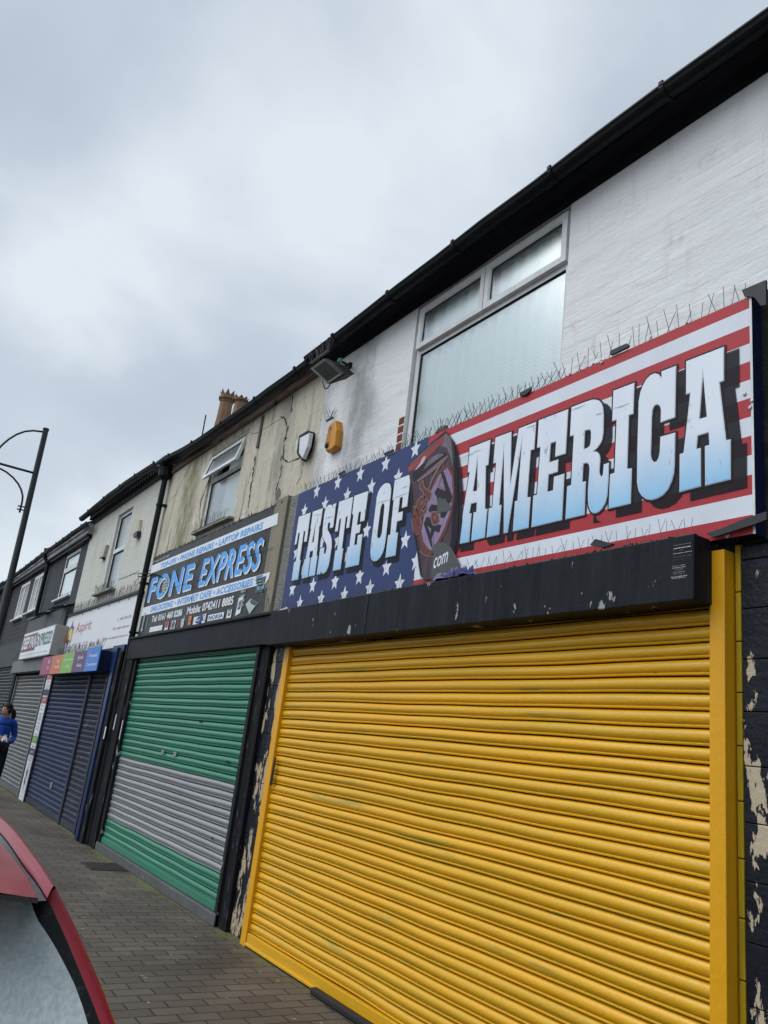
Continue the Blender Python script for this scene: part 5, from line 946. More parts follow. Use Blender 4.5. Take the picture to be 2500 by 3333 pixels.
# DEEP PAN EXPRESS light box
DY = -.30
dx0, dx1 = at((80, 2068), DY)[0], at((183, 2031), DY)[0]; dz0, dz1 = at((65, 2148), DY)[1], at((183, 2031), DY)[1]
DPB = thing('shop_sign', ((dx0 + dx1) / 2, DY, dz0), 'boxy lightbox sign reading DEEP PAN EXPRESS in white on maroon and green on white', 'sign')
m1 = MB(); m1.box(dx0, dx1, DY, -.065, dz0, dz1, mat('lightbox_case', (.36, .37, .35), .5, col2=(.25, .26, .24), vs=3, patch=((.05, .05, .045), 9, .68, .03, (1, 1, 1)))); lb = m1.obj('sign_box', None, DPB, bevel=.006)
maroon = mat('maroon_print', (.17, .03, .05), .4); grn = mat('green_print', (.06, .16, .12), .4)
m1 = MB(); m1.add([(dx0 + .03, DY - .002, dz0 + .02), (dx1 - .03, DY - .002, dz0 + .02), (dx1 - .03, DY - .002, dz1 - .02), (dx0 + .03, DY - .002, dz1 - .02)], [(0, 1, 2, 3)], wht_v)
xm2 = at(G_(400, 350), DY)[0]; zA, zB = dz0 + (dz1 - dz0) * .27, dz1 - .06
m1.add([(dx0 + .06, DY - .0035, zA), (xm2, DY - .0035, zA), (xm2, DY - .0035, zB), (dx0 + .06, DY - .0035, zB)], [(0, 1, 2, 3)], maroon); m1.obj('face_print', None, lb)
for s, a, b, z0_, z1_, m_, bo in (('DEEP PAN', dx0 + .12, xm2 - .02, zA + .06, zB - .04, wht_v, .03), ('EXPRESS!', xm2 + .03, dx1 - .12, zA + .06, zB - .04, grn, .02), ('53 CASTLE STREET   TEL 0161 429 0000'.replace('0000', '7788'), dx0 + .12, dx1 - .3, dz0 + .07, zA - .06, asp_g, 0)):
    m1 = MB(); text_fit(m1, s, a, b, z0_, z1_, DY - .005, m_, bold=bo); m1.obj('lettering', None, lb)
# brick one
XL5 = -25.6
brk = mat('dark_painted_brick', (.050, .050, .058), .8, col2=(.035, .035, .042), vs=3, bump=.4, bs=40)
scored_lines(brk, dz=.075 * 1.6, dx=.35, w=.008)
B5 = thing('shop_building', (-23, 0, 0), 'black painted brick shop with two tall white windows, second from the far end', 'building', 'terrace of shops along the pavement')
w5 = [(-23.62, -22.36, 3.83, 4.79), (-21.66, -20.46, 3.86, 4.79)]
mb = MB(); wall(mb, XL5, XL4 - .003, 2.5, 5.3, w5, y=.02, depth=.13, back=.4, m=brk); mb.obj('wall', None, B5)
for a in w5:
    win = MB(); frame_ring(win, a[0], a[1], a[2], a[3], .08, .0, .09, white_pvc); c_ = (a[0] + a[1]) / 2; win.box(c_ - .06, c_ + .06, .003, .08, a[2] + .07, a[3] - .07, white_pvc); win.box(a[0] + .3, a[0] + .36, .01, .07, a[2] + .07, a[3] - .07, white_pvc); win.box(a[1] - .36, a[1] - .30, .01, .07, a[2] + .07, a[3] - .07, white_pvc); w_ = win.obj('window', None, B5)
    p = MB(); p.add([(a[0] + .07, .055, a[2] + .07), (a[1] - .07, .055, a[2] + .07), (a[1] - .07, .055, a[3] - .07), (a[0] + .07, .055, a[3] - .07)], [(0, 1, 2, 3)]); p.obj('pane', GLASS['window_glass_bright'], w_)
    curtain(w_, a[0] + .05, a[1] - .05, a[2] + .05, a[3] - .05, .14, m=MATS['plain_curtain'], amp=.008, wl=.4)
    m1 = MB(); m1.box(a[0] - .12, a[1] + .08, -.07, .05, a[2] - .04, a[2] - .002); m1.obj('window_sill', white_pvc, B5, bevel=.005)
mb = MB(); mb.box(XL5 + .2, XL4 + .02, -.10, .018, 4.985, 5.195); mb.obj('white_fascia', soff, B5, bevel=.004)
mb = MB(); mb.extr([(.018, 4.90), (-.06, 4.90), (-.07, 4.93), (-.115, 4.94), (-.115, 4.98), (.018, 4.98)], [XL5 + .2, XL4 + .02], black_plastic, closed=True); mb.obj('fascia_trim', None, B5)
gutter(B5, XL5 + .1, XL4 - .02, -.175, 5.31, .055, step=.8, offs=.2, sag=[(-25.6, 5.09), (-20.3, 5.14)])
mb = MB(); mb.hexa([(XL5, -.12, 5.20), (XL4, -.12, 5.20), (XL4, 4, 7.45), (XL5, 4, 7.45), (XL5, -.12, 5.24), (XL4, -.12, 5.24), (XL4, 4, 7.49), (XL5, 4, 7.49)]); mb.obj('roof', slate, B5)
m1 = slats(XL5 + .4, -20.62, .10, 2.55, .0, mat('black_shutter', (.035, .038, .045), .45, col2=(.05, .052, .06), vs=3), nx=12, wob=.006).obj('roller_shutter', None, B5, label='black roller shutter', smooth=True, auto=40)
m1 = MB(); m1.box(-20.6, -20.30, -.10, .10, 0, 2.33); m1.obj('black_post', black_wood, B5)
m1 = MB(); m1.box(XL5, -20.5, -.06, .06, 2.55, 3.15); m1.obj('shop_fascia', mat('soot_board', (.045, .048, .052), .6, col2=(.08, .085, .085), vs=3), B5)
mb = MB(); mb.box(XL5, XL4, .1, .35, 0, 2.5); mb.obj('backing_wall', room_dark, B5)
PP = MB(); xp, _ = at((155.5, 1841), -.10)
xp = -19.95
PP.tube([(xp - .02, -.17, 5.26), (xp, -.16, 5.05), (xp + .08, -.06, 4.88), (xp + .08, -.06, 3.70)], .045, 10)
tag(PP.obj('rainwater_pipe', black_plastic), 'thin black rainwater pipe down the join of dark grey and dark brick shops', 'downpipe')
# far end building
B6 = thing('shop_building', (-31, 0, 0), 'darkest shop at the far left end of the terrace, behind the lamp post', 'building', 'terrace of shops along the pavement')
mb = MB(); wall(mb, -40, XL5 - .003, 0, 5.3, [(-29.2, -27.6, 3.7, 4.8)], y=.0, depth=.13, back=.4, m=mat('soot_render', (.030, .032, .038), .8, col2=(.045, .047, .055), vs=2, bump=.4)); mb.obj('wall', None, B6)
win = MB(); frame_ring(win, -29.2, -27.6, 3.7, 4.8, .09, .03, .09, white_pvc); w_ = win.obj('window', None, B6); p = MB(); p.add([(-29.1, .06, 3.8), (-27.7, .06, 3.8), (-27.7, .06, 4.7), (-29.1, .06, 4.7)], [(0, 1, 2, 3)]); p.obj('pane', GLASS['window_glass_bright'], w_)
mb = MB(); mb.box(-40, XL5 + .05, -.14, -.003, 4.98, 5.16); mb.obj('eaves_board', cb, B6, bevel=.01)
mb = MB(); mb.box(-40, XL5 - .05, -.16, -.142, 5.02, 5.05, white_pvc); mb.obj('white_trim', None, B6)
gutter(B6, -40, XL5 + .02, -.21, 5.10, .055, clips=False)
mb = MB(); mb.box(XL5 - .10, XL5 + .22, -.20, .02, 2.5, 5.16); mb.obj('corner_pilaster', black_wood, B6, bevel=.01)
mb = MB(); mb.hexa([(-40, -.12, 5.20), (XL5, -.12, 5.20), (XL5, 4, 7.45), (-40, 4, 7.45), (-40, -.12, 5.24), (XL5, -.12, 5.24), (XL5, 4, 7.49), (-40, 4, 7.49)]); mb.obj('roof', slate, B6)
# building beyond the right hand edge
B0 = thing('shop_building', (1.5, 0, 0), 'dark neighbouring shop cut off by the right edge of the picture', 'building', 'terrace of shops along the pavement')
mb = MB(); wall(mb, -1.597, 6, 0, 5.3, [(.2, 2.2, .6, 2.4), (.6, 2.0, 3.7, 4.9)], y=.0, depth=.13, back=.4, m=MATS['sooty_black_brick']); mb.obj('wall', None, B0)
for q in ((.2, 2.2, .6, 2.4), (.6, 2.0, 3.7, 4.9)):
    win = MB(); frame_ring(win, *q, .07, .03, .09, white_pvc); w_ = win.obj('window', None, B0); p = MB(); p.add([(q[0] + .05, .06, q[2] + .05), (q[1] - .05, .06, q[2] + .05), (q[1] - .05, .06, q[3] - .05), (q[0] + .05, .06, q[3] - .05)], [(0, 1, 2, 3)]); p.obj('pane', glass(), w_)
mb = MB(); mb.hexa([(-1.2, -.15, 5.27), (6, -.15, 5.27), (6, 4, 7.6), (-1.2, 4, 7.6), (-1.2, -.15, 5.30), (6, -.15, 5.30), (6, 4, 7.64), (-1.2, 4, 7.64)]); mb.obj('roof', slate, B0)
mb = MB(); mb.box(-1.2, 6, -.14, -.003, 5.16, 5.265); mb.obj('eaves_board', cb, B0)
# ================================================================== THINGS FIXED TO THE WALLS
# white bell box
def alarm_pts(pts, y): return [at(p, y) for p in pts]
def bell_box(name, front, label, body, d=.075, gr=(1.14, 1.07), yb=-.002):
    """front: outline on the plane y=-d (photo points); the box grows wider towards the wall"""
    f = alarm_pts(front, -d); cx = sum(a for a, _ in f) / len(f); cz = sum(b for _, b in f) / len(f)
    t = thing(name, (cx, -d / 2, cz), label, 'alarm box'); mb = MB()
    g = [(cx + (a - cx) * gr[0], cz + (b - cz) * gr[1]) for a, b in f]; n = len(f)
    v = [(a, -d, b) for a, b in f] + [(a, -d * .55, b) for a, b in g] + [(a, yb, b) for a, b in g]
    fs = [tuple(range(n))] + [(i, i + n, (i + 1) % n + n, (i + 1) % n) for i in range(n)] + [(i + n, i + 2 * n, (i + 1) % n + 2 * n, (i + 1) % n + n) for i in range(n)]
    a_ = sum(f[i][0] * f[(i + 1) % n][1] - f[(i + 1) % n][0] * f[i][1] for i in range(n))
    if a_ < 0: fs = [q[::-1] for q in fs]
    mb.add(v, fs); mb.obj('cover', body, t, bevel=.008); return t, cx, cz
wp = mat('alarm_white', (.68, .70, .73), .3); cp = mat('alarm_cream', (.50, .45, .33), .45, col2=(.40, .35, .25), vs=6); op = mat('alarm_amber', (.60, .27, .04), .35, col2=(.48, .22, .04), vs=8)
t, cx, cz = bell_box('alarm_box', [(1008, 1408), (975, 1425), (972, 1475), (984, 1493), (1000, 1452)], 'white shield shaped bell box with black lower edge, high on the beige wall', wp, .085, (1.03, 1.02), -.045)
mb = MB(); q = alarm_pts([(978, 1420), (1008, 1402), (1018, 1406), (1018, 1420), (1006, 1470), (987, 1500), (974, 1484), (971, 1474)], -.03); mb.prism(q, -.050, -.002); mb.obj('black_base', black_plastic, t, bevel=.004)
mb = MB(); q = alarm_pts([(973, 1474), (987, 1465), (997, 1460), (985, 1486)], -.084); decal(mb, [q], -.084, None); mb.obj('grey_lens', mat('lens_pale_grey', (.35, .36, .36), .4), t)
t, cx, cz = bell_box('alarm_box', [(1091, 1370), (1072, 1382), (1057, 1440), (1060, 1468), (1080, 1460), (1089, 1448), (1094, 1400)], 'long amber alarm box with a dark round lamp, left of the big window', op, .07)
x, z = at((1063.5, 1449), -.075); mb = MB(); mb.lathe((x, -.078, z), [(.0, -.012), (.02, -.010), (.032, 0)], 14, axis='y'); mb.obj('strobe_lamp', mat('strobe_dark', (.03, .025, .03), .25), t)
mb = MB(); x0, z0 = at((1062, 1432), -.074); x1, z1 = at((1077, 1400), -.074); text_fit(mb, 'G4S', x0, x0 + .075, z1 + .0, z1 + .045, -.0765, black_metal)
for k in range(4): text_fit(mb, ('ALARMS', 'MONITOR', '24 HOUR', 'SYSTEMS')[k], x0, x0 + .075, z1 - .03 - k * .03, z1 - .014 - k * .03, -.0765, black_metal)
mb.obj('lettering', None, t)
t, cx, cz = bell_box('alarm_box', [(447, 1694), (454, 1691), (449, 1728), (437, 1735), (437, 1732)], 'slim cream bell box with dark base, right of the narrow window', cp, .05, (1.05, 1.03))
q = alarm_pts([(437, 1735), (449, 1728), (446, 1746), (436, 1751), (434, 1744)], -.06); mb = MB(); mb.prism(q, -.07, -.004); mb.obj('strobe_lamp', mat('strobe_navy', (.03, .035, .06), .3), t, bevel=.006)
t, cx, cz = bell_box('alarm_box', [(338, 1774), (345, 1772), (334, 1812), (326, 1813)], 'boxy pale grey bell box, left of the narrow window', mat('alarm_grey_cream', (.46, .45, .38), .45, col2=(.36, .35, .29), vs=6), .06, (1.05, 1.03))
q = alarm_pts([(325, 1813), (334, 1812), (332, 1820), (323, 1818)], -.06); mb = MB(); mb.prism(q, -.065, -.004); mb.obj('strobe_lamp', MATS['strobe_navy'], t, bevel=.006)
# floodlight
def onp(p, y): a = at(p, y); return Vector((a[0], y, a[1]))
FL = thing('floodlight', (-6.1, -.3, 4.95), 'old black floodlight on a bracket under the gutter, aimed down the street', 'light')
f0, f1, f2, f3 = onp((1010, 1199), -.46), onp((1055, 1166), -.40), onp((1112, 1219), -.33), onp((1066, 1250), -.42)
# rectangular glazed face
ux = (f1 - f0); uy = (f3 - f0); nrm = ux.cross(uy).normalized(); back = nrm if nrm.y > 0 else -nrm
cen = (f0 + f1 + f2 + f3) / 4; f2 = f1 + (f3 - f0) * 1.02
mb = MB(); ring = [f0, f1, f2, f3]; cen = sum(ring, Vector()) / 4; bk = [cen + (p - cen) * .55 + Vector((.04, .17, .04)) for p in ring]; md = [cen + (p - cen) * 1.0 + Vector((.008, .03, .008)) for p in ring]
mb.add([*ring, *md, *bk], [(0, 1, 5, 4), (1, 2, 6, 5), (2, 3, 7, 6), (3, 0, 4, 7), (4, 5, 9, 8), (5, 6, 10, 9), (6, 7, 11, 10), (7, 4, 8, 11), (8, 9, 10, 11)]); mb.obj('housing', black_metal, FL, bevel=.006)
mb = MB(); inn = [cen + (p - cen) * .80 + Vector((-.0, .004, 0)) for p in ring]; mb.add([*ring, *inn], [(0, 1, 5, 4), (1, 2, 6, 5), (2, 3, 7, 6), (3, 0, 4, 7)]); mb.obj('rim', black_metal, FL)
mb = MB(); mb.add(inn, [(0, 1, 2, 3)]); mb.obj('lens', mat('flood_glass', (.010, .012, .0115), .6, col2=(.018, .018, .012), vs=8, spec=.02), FL)
e1, e2 = onp((1110, 1176), -.22), onp((1137, 1190), -.02); e3 = onp((1108, 1212), -.28)
mb = MB(); mb.tube([e1, e2], .014, 4); mb.tube([e2, e3], .014, 4); mb.tube([e1 + Vector((-.28, 0, .06)), e2 + Vector((-.28, .0, .05))], .014, 4); mb.box(e2.x - .32, e2.x + .02, -.03, -.002, e2.z - .02, e2.z + .03); mb.obj('bracket', black_metal, FL)
mb = MB(); k1 = onp((1106, 1174), -.24); mb.lathe(tuple(k1), [(.0, -.02), (.018, -.02), (.022, .0), (.022, .02), (0, .02)], 10, axis='x'); mb.obj('knob', mat('verdigris', (.10, .26, .20), .6), FL)
mb = MB(); a, b = onp((1050, 1241), -.40), onp((1080, 1240), -.34); mb.tube([a.lerp(b, i / 8) + Vector((0, 0, -.075 * math.sin(math.pi * i / 8))) for i in range(9)], .005, 6); mb.obj('cable', black_plastic, FL)
# ---------------- chimney with pots, aerial
CH = thing('chimney_stack', (-15.4, 2.2, 6.6), 'chimney stack with terracotta crown pots rising behind the gutter', 'chimney')
brick = mat('sooty_brick', (.14, .11, .08), .9, col2=(.07, .06, .04), vs=5, bump=.8, bs=30)
terr = mat('terracotta', (.25, .155, .10), .85, col2=(.13, .09, .06), vs=6, bump=.4, bs=20)
CY = 2.0
pc = at((740, 1345), CY); sx0, sx1 = at((688, 1400), CY)[0], at((800, 1340), CY)[0] + .2
mb = MB(); mb.box(sx0 + .25, -14.3, CY - .22, CY + .22, 6.2, 7.62); mb.box(sx0 + .20, -14.25, CY - .26, CY + .26, 7.46, 7.56); mb.hexa([(sx0 + .3, CY - .2, 7.62), (-14.35, CY - .2, 7.62), (-14.35, CY + .2, 7.62), (sx0 + .3, CY + .2, 7.62), (sx0 + .55, CY - .1, 7.72), (-14.5, CY - .1, 7.72), (-14.5, CY + .1, 7.72), (sx0 + .55, CY + .1, 7.72)]); mb.obj('stack', brick, CH, bevel=.015)
def pot(pb, pt, w, name):
    x0, z0 = at(pb, CY); x1, z1 = at(pt, CY); H = z1 - z0; xc = (x0 + x1) / 2; mb = MB()
    mb.lathe((xc, CY, z0), [(w * 1.12, -.30), (w * 1.08, -.1), (w, 0), (w * .90, H * .60), (w * .98, H * .62), (w * 1.0, H * .66), (w * 1.22, H * .70), (w * 1.22, H * .76), (w * 1.0, H * .78), (w * 1.0, H * .84), (w * .8, H * .84), (w * .8, H * .5)], 8)
    for k in range(8):
        a0, a1 = k * math.pi / 4 + .05, (k + 1) * math.pi / 4 - .05; am = (a0 + a1) / 2; rr = w * 1.0
        for (q0, q1) in ((rr, rr * 1.18),): mb.add([(xc + q0 * math.cos(a0), CY + q0 * math.sin(a0), z0 + H * .84), (xc + q0 * math.cos(a1), CY + q0 * math.sin(a1), z0 + H * .84), (xc + q1 * math.cos(am), CY + q1 * math.sin(am), z0 + H * 1.0),
            (xc + q0 * .82 * math.cos(a0), CY + q0 * .82 * math.sin(a0), z0 + H * .84), (xc + q0 * .82 * math.cos(a1), CY + q0 * .82 * math.sin(a1), z0 + H * .84)], [(0, 1, 2), (4, 3, 2), (0, 2, 3), (1, 4, 2)])
    mb.obj('chimney_pot', terr, CH)
pot((729, 1368), (741, 1277), .155, 'a'); pot((779, 1340), (786, 1294), .135, 'b')
a = at((660, 1416), .8); a = (a[0], a[1] + .1); b = at((669, 1352), .8); mb = MB(); mb.tube([(a[0], .8, a[1] - .8), (b[0] + .02, .8, b[1])], .012, 6); mb.box(a[0] - .03, a[0] + .03, .72, .88, a[1] - .9, a[1] - .75)
tag(mb.obj('aerial_pole', black_metal), 'thin bare pole sticking up over the gutter beside the chimney', 'pole')
# ---------------- street lamp
LX, LY_ = -18.0, -1.03
LP = thing('street_lamp', (LX, LY_, 0), 'tall dark green ornamental lamp post with curved arch arms at the left', 'lamp post')
lpm = mat('lamp_paint', (.010, .014, .013), .4, spec=.35, col2=(.02, .026, .024), vs=10, patch=((.05, .06, .05), 20, .70, .03, (1, 1, 1)))
d1 = ray((150, 1398)); tt_ = LX / d1[0]; topz = d1[2] * tt_ + CAMH; topy = d1[1] * tt_ - CAMD
d0 = ray((8, 1995)); tb_ = LX / d0[0]; boty = d0[1] * tb_ - CAMD; botz = d0[2] * tb_ + CAMH
sl_ = (topy - boty) / (topz - botz); gy = boty - sl_ * botz
yy = lambda z: gy + sl_ * z
mb = MB(); mb.tube([(LX, yy(0), 0), (LX, yy(.95), .95), (LX, yy(1.0), 1.0), (LX, yy(topz), topz)], [.105, .105, .075, .058], 16); mb.obj('post', lpm, LP, smooth=True, auto=40)
mb = MB(); mb.lathe((LX, yy(topz), topz), [(.062, -.03), (.066, -.02), (.066, .02), (.03, .035), (0, .036)], 14); mb.obj('cap', lpm, LP)
def atx(p, X): d = ray(p); t = X / d[0]; return Vector((X, d[1] * t - CAMD, d[2] * t + CAMH))
L_ = lambda x, y: (x * .36166, 1300 + y * .36166)
arc1 = [atx(L_(*p), LX) for p in ((392, 292), (300, 281), (225, 288), (150, 315), (80, 358), (30, 400), (0, 430), (-30, 470), (-75, 560), (-110, 700))]
mb = MB(); mb.tube(arc1, .022, 8); mb.obj('arch_arm', lpm, LP, smooth=True)
mb = MB(); mb.tube([atx(L_(*p), LX) for p in ((305, 662), (150, 620), (0, 578), (-110, 545))], .026, 8); mb.obj('cross_arm', lpm, LP, smooth=True)
mb = MB(); mb.tube([atx(L_(*p), LX) for p in ((-110, 600), (-50, 607), (0, 622), (60, 655), (120, 705), (165, 760), (192, 815), (205, 870), (200, 920), (188, 970), (176, 1018))], .020, 8); mb.obj('scroll_arm', lpm, LP, smooth=True)
for q in (((160, 957), (232, 972)), ((152, 985), (225, 1001))):
    mb = MB(); mb.tube([atx(L_(*p), LX) for p in q], .015, 6); mb.obj('scroll_bar', lpm, LP)
le = atx(L_(-110, 545), LX); mb = MB(); mb.lathe((le.x, le.y, le.z - .25), [(.02, .25), (.05, .2), (.16, .12), (.22, 0), (.20, -.04), (0, -.05)], 14); mb.obj('lantern', lpm, LP)
# ---------------- bird spikes
def sp_line(p0, p1, y, dz=0.0): a, b = at(p0, y), at(p1, y); return [(a[0], y, a[1] + dz), (b[0], y, b[1] + dz)]
spikes('bird_spikes', [(SX0, -.05, SZ1 + .006), (-4.9, -.05, SZ1 + .006)], 'steel bird spikes on the starry left top edge of the flag sign', hgt=.10, dens=46, r=.0016)
spikes('bird_spikes', [(-4.9, -.05, SZ1 + .006), (-3.2, -.05, SZ1 + .006)], 'dense steel bird spikes on the sign edge below the big window', hgt=.115, dens=50, r=.0021, lean=.035)
spikes('bird_spikes', [(-3.2, -.05, SZ1 + .006), (-1.97, -.05, SZ1 + .006)], 'sparse tall bird spikes on the right top edge of the flag sign', hgt=.14, dens=24, r=.0020, lean=.02)
spikes('bird_spikes', [(-6.55, -.15, 2.662), (-4.4, -.15, 2.662)], 'bird spikes on the black shutter housing, under the starry half of the sign', hgt=.085, dens=30, r=.0012, lean=.02)
spikes('bird_spikes', [(-4.4, -.15, 2.662), (-2.2, -.15, 2.662)], 'bird spikes on the black shutter housing, in front of the striped half of the sign', hgt=.105, dens=30, r=.0013, lean=.022)
spikes('bird_spikes', [(-9.65, -.06, 3.948), (-8.55, -.06, 3.948)], 'bird spikes on the sill of the beige shop window', hgt=.13, dens=34, r=.0018, lean=.05)
spikes('bird_spikes', [(-14.35, -.06, 3.62), (-13.2, -.06, 3.62)], 'bird spikes on the sill of the tall narrow window', hgt=.14, dens=34, r=.0024, lean=.05)
spikes('bird_spikes', [(-16.1, -.06, asz1 + .05), (-11.5, -.06, asz1 + .05)], 'long row of bird spikes on the ledge above the plain white shop sign', hgt=.16, dens=26, r=.0026, lean=.05)
spikes('bird_spikes', [(-15.5, -.20, hz1 + .02), (-12.4, -.20, hz1 + .02)], 'bird spikes above the coloured service panels', hgt=.17, dens=34, r=.0028, lean=.06)
spikes('bird_spikes', [(-6.35, -.04, 4.50), (-6.22, -.04, 4.50)], 'little tuft of bird spikes above the amber alarm box', hgt=.11, dens=80, r=.0020, lean=.05)
spikes('bird_spikes', [(-6.20, -.36, 4.93), (-5.85, -.36, 4.93)], 'tuft of bird spikes on top of the floodlight', hgt=.12, dens=60, r=.0022, lean=.03)
spikes('bird_spikes', [(-7.05, -.10, 2.69), (-6.75, -.12, 2.69)], 'few bird spikes at the foot of the beige pilaster between the signs', hgt=.14, dens=24, r=.0021, lean=.05)
# ---------------- small stuck-on and lying things
vin = mat('loose_grey_vinyl', (.035, .037, .040), .45, col2=(.05, .052, .055), vs=6)
Z2 = lambda x, y: (1400 + x * .663, 900 + y * .663)
mb = MB(); q = alarm_pts([Z2(1532, 68), Z2(1650, 18), Z2(1652, 140), Z2(1625, 145), Z2(1600, 110), (2453, 967), Z2(1545, 98)], SY - .012); mb.prism(q, SY - .016, SY - .004); tag(mb.obj('torn_board', vin), 'torn grey board sticking up at the top right corner of the flag sign', 'board')
mb = MB(); x_, z_ = 2300, 1600; s_ = .1808
q = alarm_pts([(x_ + 5 * s_, z_ + 765 * s_), (x_ + 300 * s_, z_ + 665 * s_), (x_ + 720 * s_, z_ + 490 * s_), (x_ + 1110 * s_, z_ + 365 * s_), (x_ + 1110 * s_, z_ + 520 * s_), (x_ + 880 * s_, z_ + 605 * s_), (x_ + 250 * s_, z_ + 805 * s_), (x_ + 150 * s_, z_ + 830 * s_)], SY - .018)
mb.prism(q, SY - .030, SY - .014); tag(mb.obj('metal_strip', mat('strip_grey', (.045, .047, .052), .5, bump=.1), bevel=.002), 'flat dark strip screwed slanting across the bottom right corner of the flag sign', 'strip')
zc = lambda x, y: (1960 + x * .27728, 1100 + y * .27728)
for nm, q, lb in (('packer', [zc(102, 150), zc(290, 65), zc(318, 80), zc(315, 110), zc(120, 205), zc(92, 200)], 'dark grey packer wedged on the sign top, right of the white rag'),
               ('packer', [Z2(445, 570), Z2(497, 543), Z2(497, 560), Z2(470, 585), Z2(442, 587)], 'dark grey packer on the sign top below the big window'),
               ('packer', [(1250, 1475), (1281, 1462), (1281, 1470), (1252, 1483)], 'small dark packer on the sign top above a star'),
               ('packer', [(1103, 1541), (1122, 1531), (1122, 1539), (1103, 1548)], 'smallest dark packer on the far left of the sign top')):
    mb = MB(); mb.prism(alarm_pts(q, SY - .01), SY - .016, SY - .002); tag(mb.obj(nm, vin, bevel=.003), lb, 'packer', 'packers along the top of the flag sign')
def rag(name, cx, cy, cz, sx, sy, sz, m, label, cat, seed=1, n=26):
    """crumpled cloth or litter: folded sheet lying in a heap"""
    mb = MB(); v = []; r_ = random.Random(seed)
    for j in range(n):
        for i in range(n):
            u, w = i / (n - 1) - .5, j / (n - 1) - .5; q = Vector((u * 4 + seed, w * 4, seed * 1.7))
            a = mnoise.noise(q * 1.1); b = mnoise.noise(q * 1.1 + Vector((7, 3, 1))); c = mnoise.noise(q * 2.3); e = math.sqrt(max(0, 1 - (2 * u) ** 2 * .9)) * math.sqrt(max(0, 1 - (2 * w) ** 2 * .9))
            v.append((cx + sx * (u + .18 * a), cy + sy * (w + .2 * b), cz + sz * max(0, e * (.55 + .9 * c))))
    mb.add(v, [(j * n + i, j * n + i + 1, (j + 1) * n + i + 1, (j + 1) * n + i) for j in range(n - 1) for i in range(n - 1)])
    o = mb.obj(name, m, smooth=True); so_ = o.modifiers.new('thick', 'SOLIDIFY'); so_.thickness = .002; return tag(o, label, cat)
cloth_m = mat('purple_cloth', (.06, .06, .16), .9, col2=(.30, .29, .36), vs=9, pos=(.5, .55))
ca = at((1800, 1808), -.15); rag('cloth', -3.93, -.145, 2.655, .36, .085, .085, cloth_m, 'crumpled navy and white cloth lying on the black shutter housing', 'cloth', 3, 40)
cb_ = at((1965, 1147), -.03); rag('rag', cb_[0], -.05, SZ1 + .003, .13, .05, .05, mat('white_rag', (.65, .65, .67), .9), 'scrap of white plastic caught in spikes on the sign top', 'litter', 5)
ca = at((1440, 1378), -.04); rag('feather_clump', at((1450, 1375), -.04)[0], -.05, SZ1 + .003, .13, .05, .07, mat('feather_grey', (.07, .065, .06), .95, col2=(.16, .15, .13), vs=30), 'dark clump of feathers among the spikes below the big window', 'debris', 8)
ca = at((940, 1962), -.12); rag('paper_scrap', -6.42, -.13, 2.655, .12, .06, .04, MATS['white_rag'], 'scrap of white paper at the left end of the black shutter housing', 'litter', 11)
mb = MB(); q = alarm_pts([Z2(790, 1320), Z2(818, 1290), Z2(905, 1315), Z2(850, 1335)], -.14); mb.prism(q, -.15, -.13); tag(mb.obj('slate_piece', vin), 'broken piece of slate lying on the shutter housing right of the cloth', 'slate piece')
# moss tufts along ledges (uncountable)
def moss(name, runs, label, col=(.06, .055, .02), n=60, h=.02):
    mb = MB()
    for (x0, x1, y0, y1, z) in runs:
        k = int(n * abs(x1 - x0))
        for _ in range(k):
            x, y = rnd.uniform(x0, x1), rnd.uniform(y0, y1)
            if mnoise.noise(Vector((x * 2.1, 5, 1))) < -.08: continue
            r = rnd.uniform(.3, 1) * h; c = [(x + rnd.gauss(0, r), y + rnd.gauss(0, r * .6), z + rnd.uniform(-.003, r * 1.1)) for _ in range(5)]
            mb.add(c, [(0, 1, 2), (0, 2, 3), (1, 3, 4), (2, 3, 4), (0, 1, 4)])
    o = mb.obj(name, mat(name + '_mat', col, .95, col2=tuple(c * 1.9 for c in col), vs=20)); o['kind'] = 'stuff'; o['label'] = label; return o
moss('moss', [(-6.55, -2.2, -.19, -.16, 2.654), (-6.55, -2.0, -.085, -.06, SZ1)], 'dark moss along the top edges of the black housing and flag sign', n=75, h=.009)
moss('gutter_weeds', [(-6.5, -5.2, -.25, -.20, 5.225), (-5.2, -3.6, -.25, -.20, 5.25), (-3.4, -1.8, -.25, -.20, 5.262), (-9.9, -6.8, -.19, -.12, 5.215), (-11.6, -11.2, -.25, -.2, 5.32)], 'small weeds and moss growing in the gutters', col=(.03, .035, .018), n=26, h=.016)
moss('ground_moss', [(-11.2, -9.4, -.22, -.10, .002), (-8.6, -7.0, -.2, -.10, .002), (-6.9, -6.3, -.16, -.03, .002), (-12.3, -11.6, -.3, -.1, .002)], 'yellow green moss along the foot of the shutters', col=(.075, .085, .018), n=90, h=.007)
# litter flecks on the pavement
mb = MB()
for _ in range(70):
    x, y = rnd.uniform(-14, -3.5), rnd.uniform(-1.5, -.1); a = rnd.uniform(0, 3.1); l_, w_2 = rnd.uniform(.008, .022), rnd.uniform(.004, .010)
    mb.add([(x + l_ * math.cos(a), y + l_ * math.sin(a), .003), (x - w_2 * math.sin(a), y + w_2 * math.cos(a), .004), (x - l_ * math.cos(a), y - l_ * math.sin(a), .003), (x + w_2 * math.sin(a), y - w_2 * math.cos(a), .004)], [(0, 1, 2, 3)])
o = mb.obj('litter', mat('litter_pale', (.38, .35, .28), .9)); o['kind'] = 'stuff'; o['label'] = 'tiny pale scraps of litter scattered on the block paving'
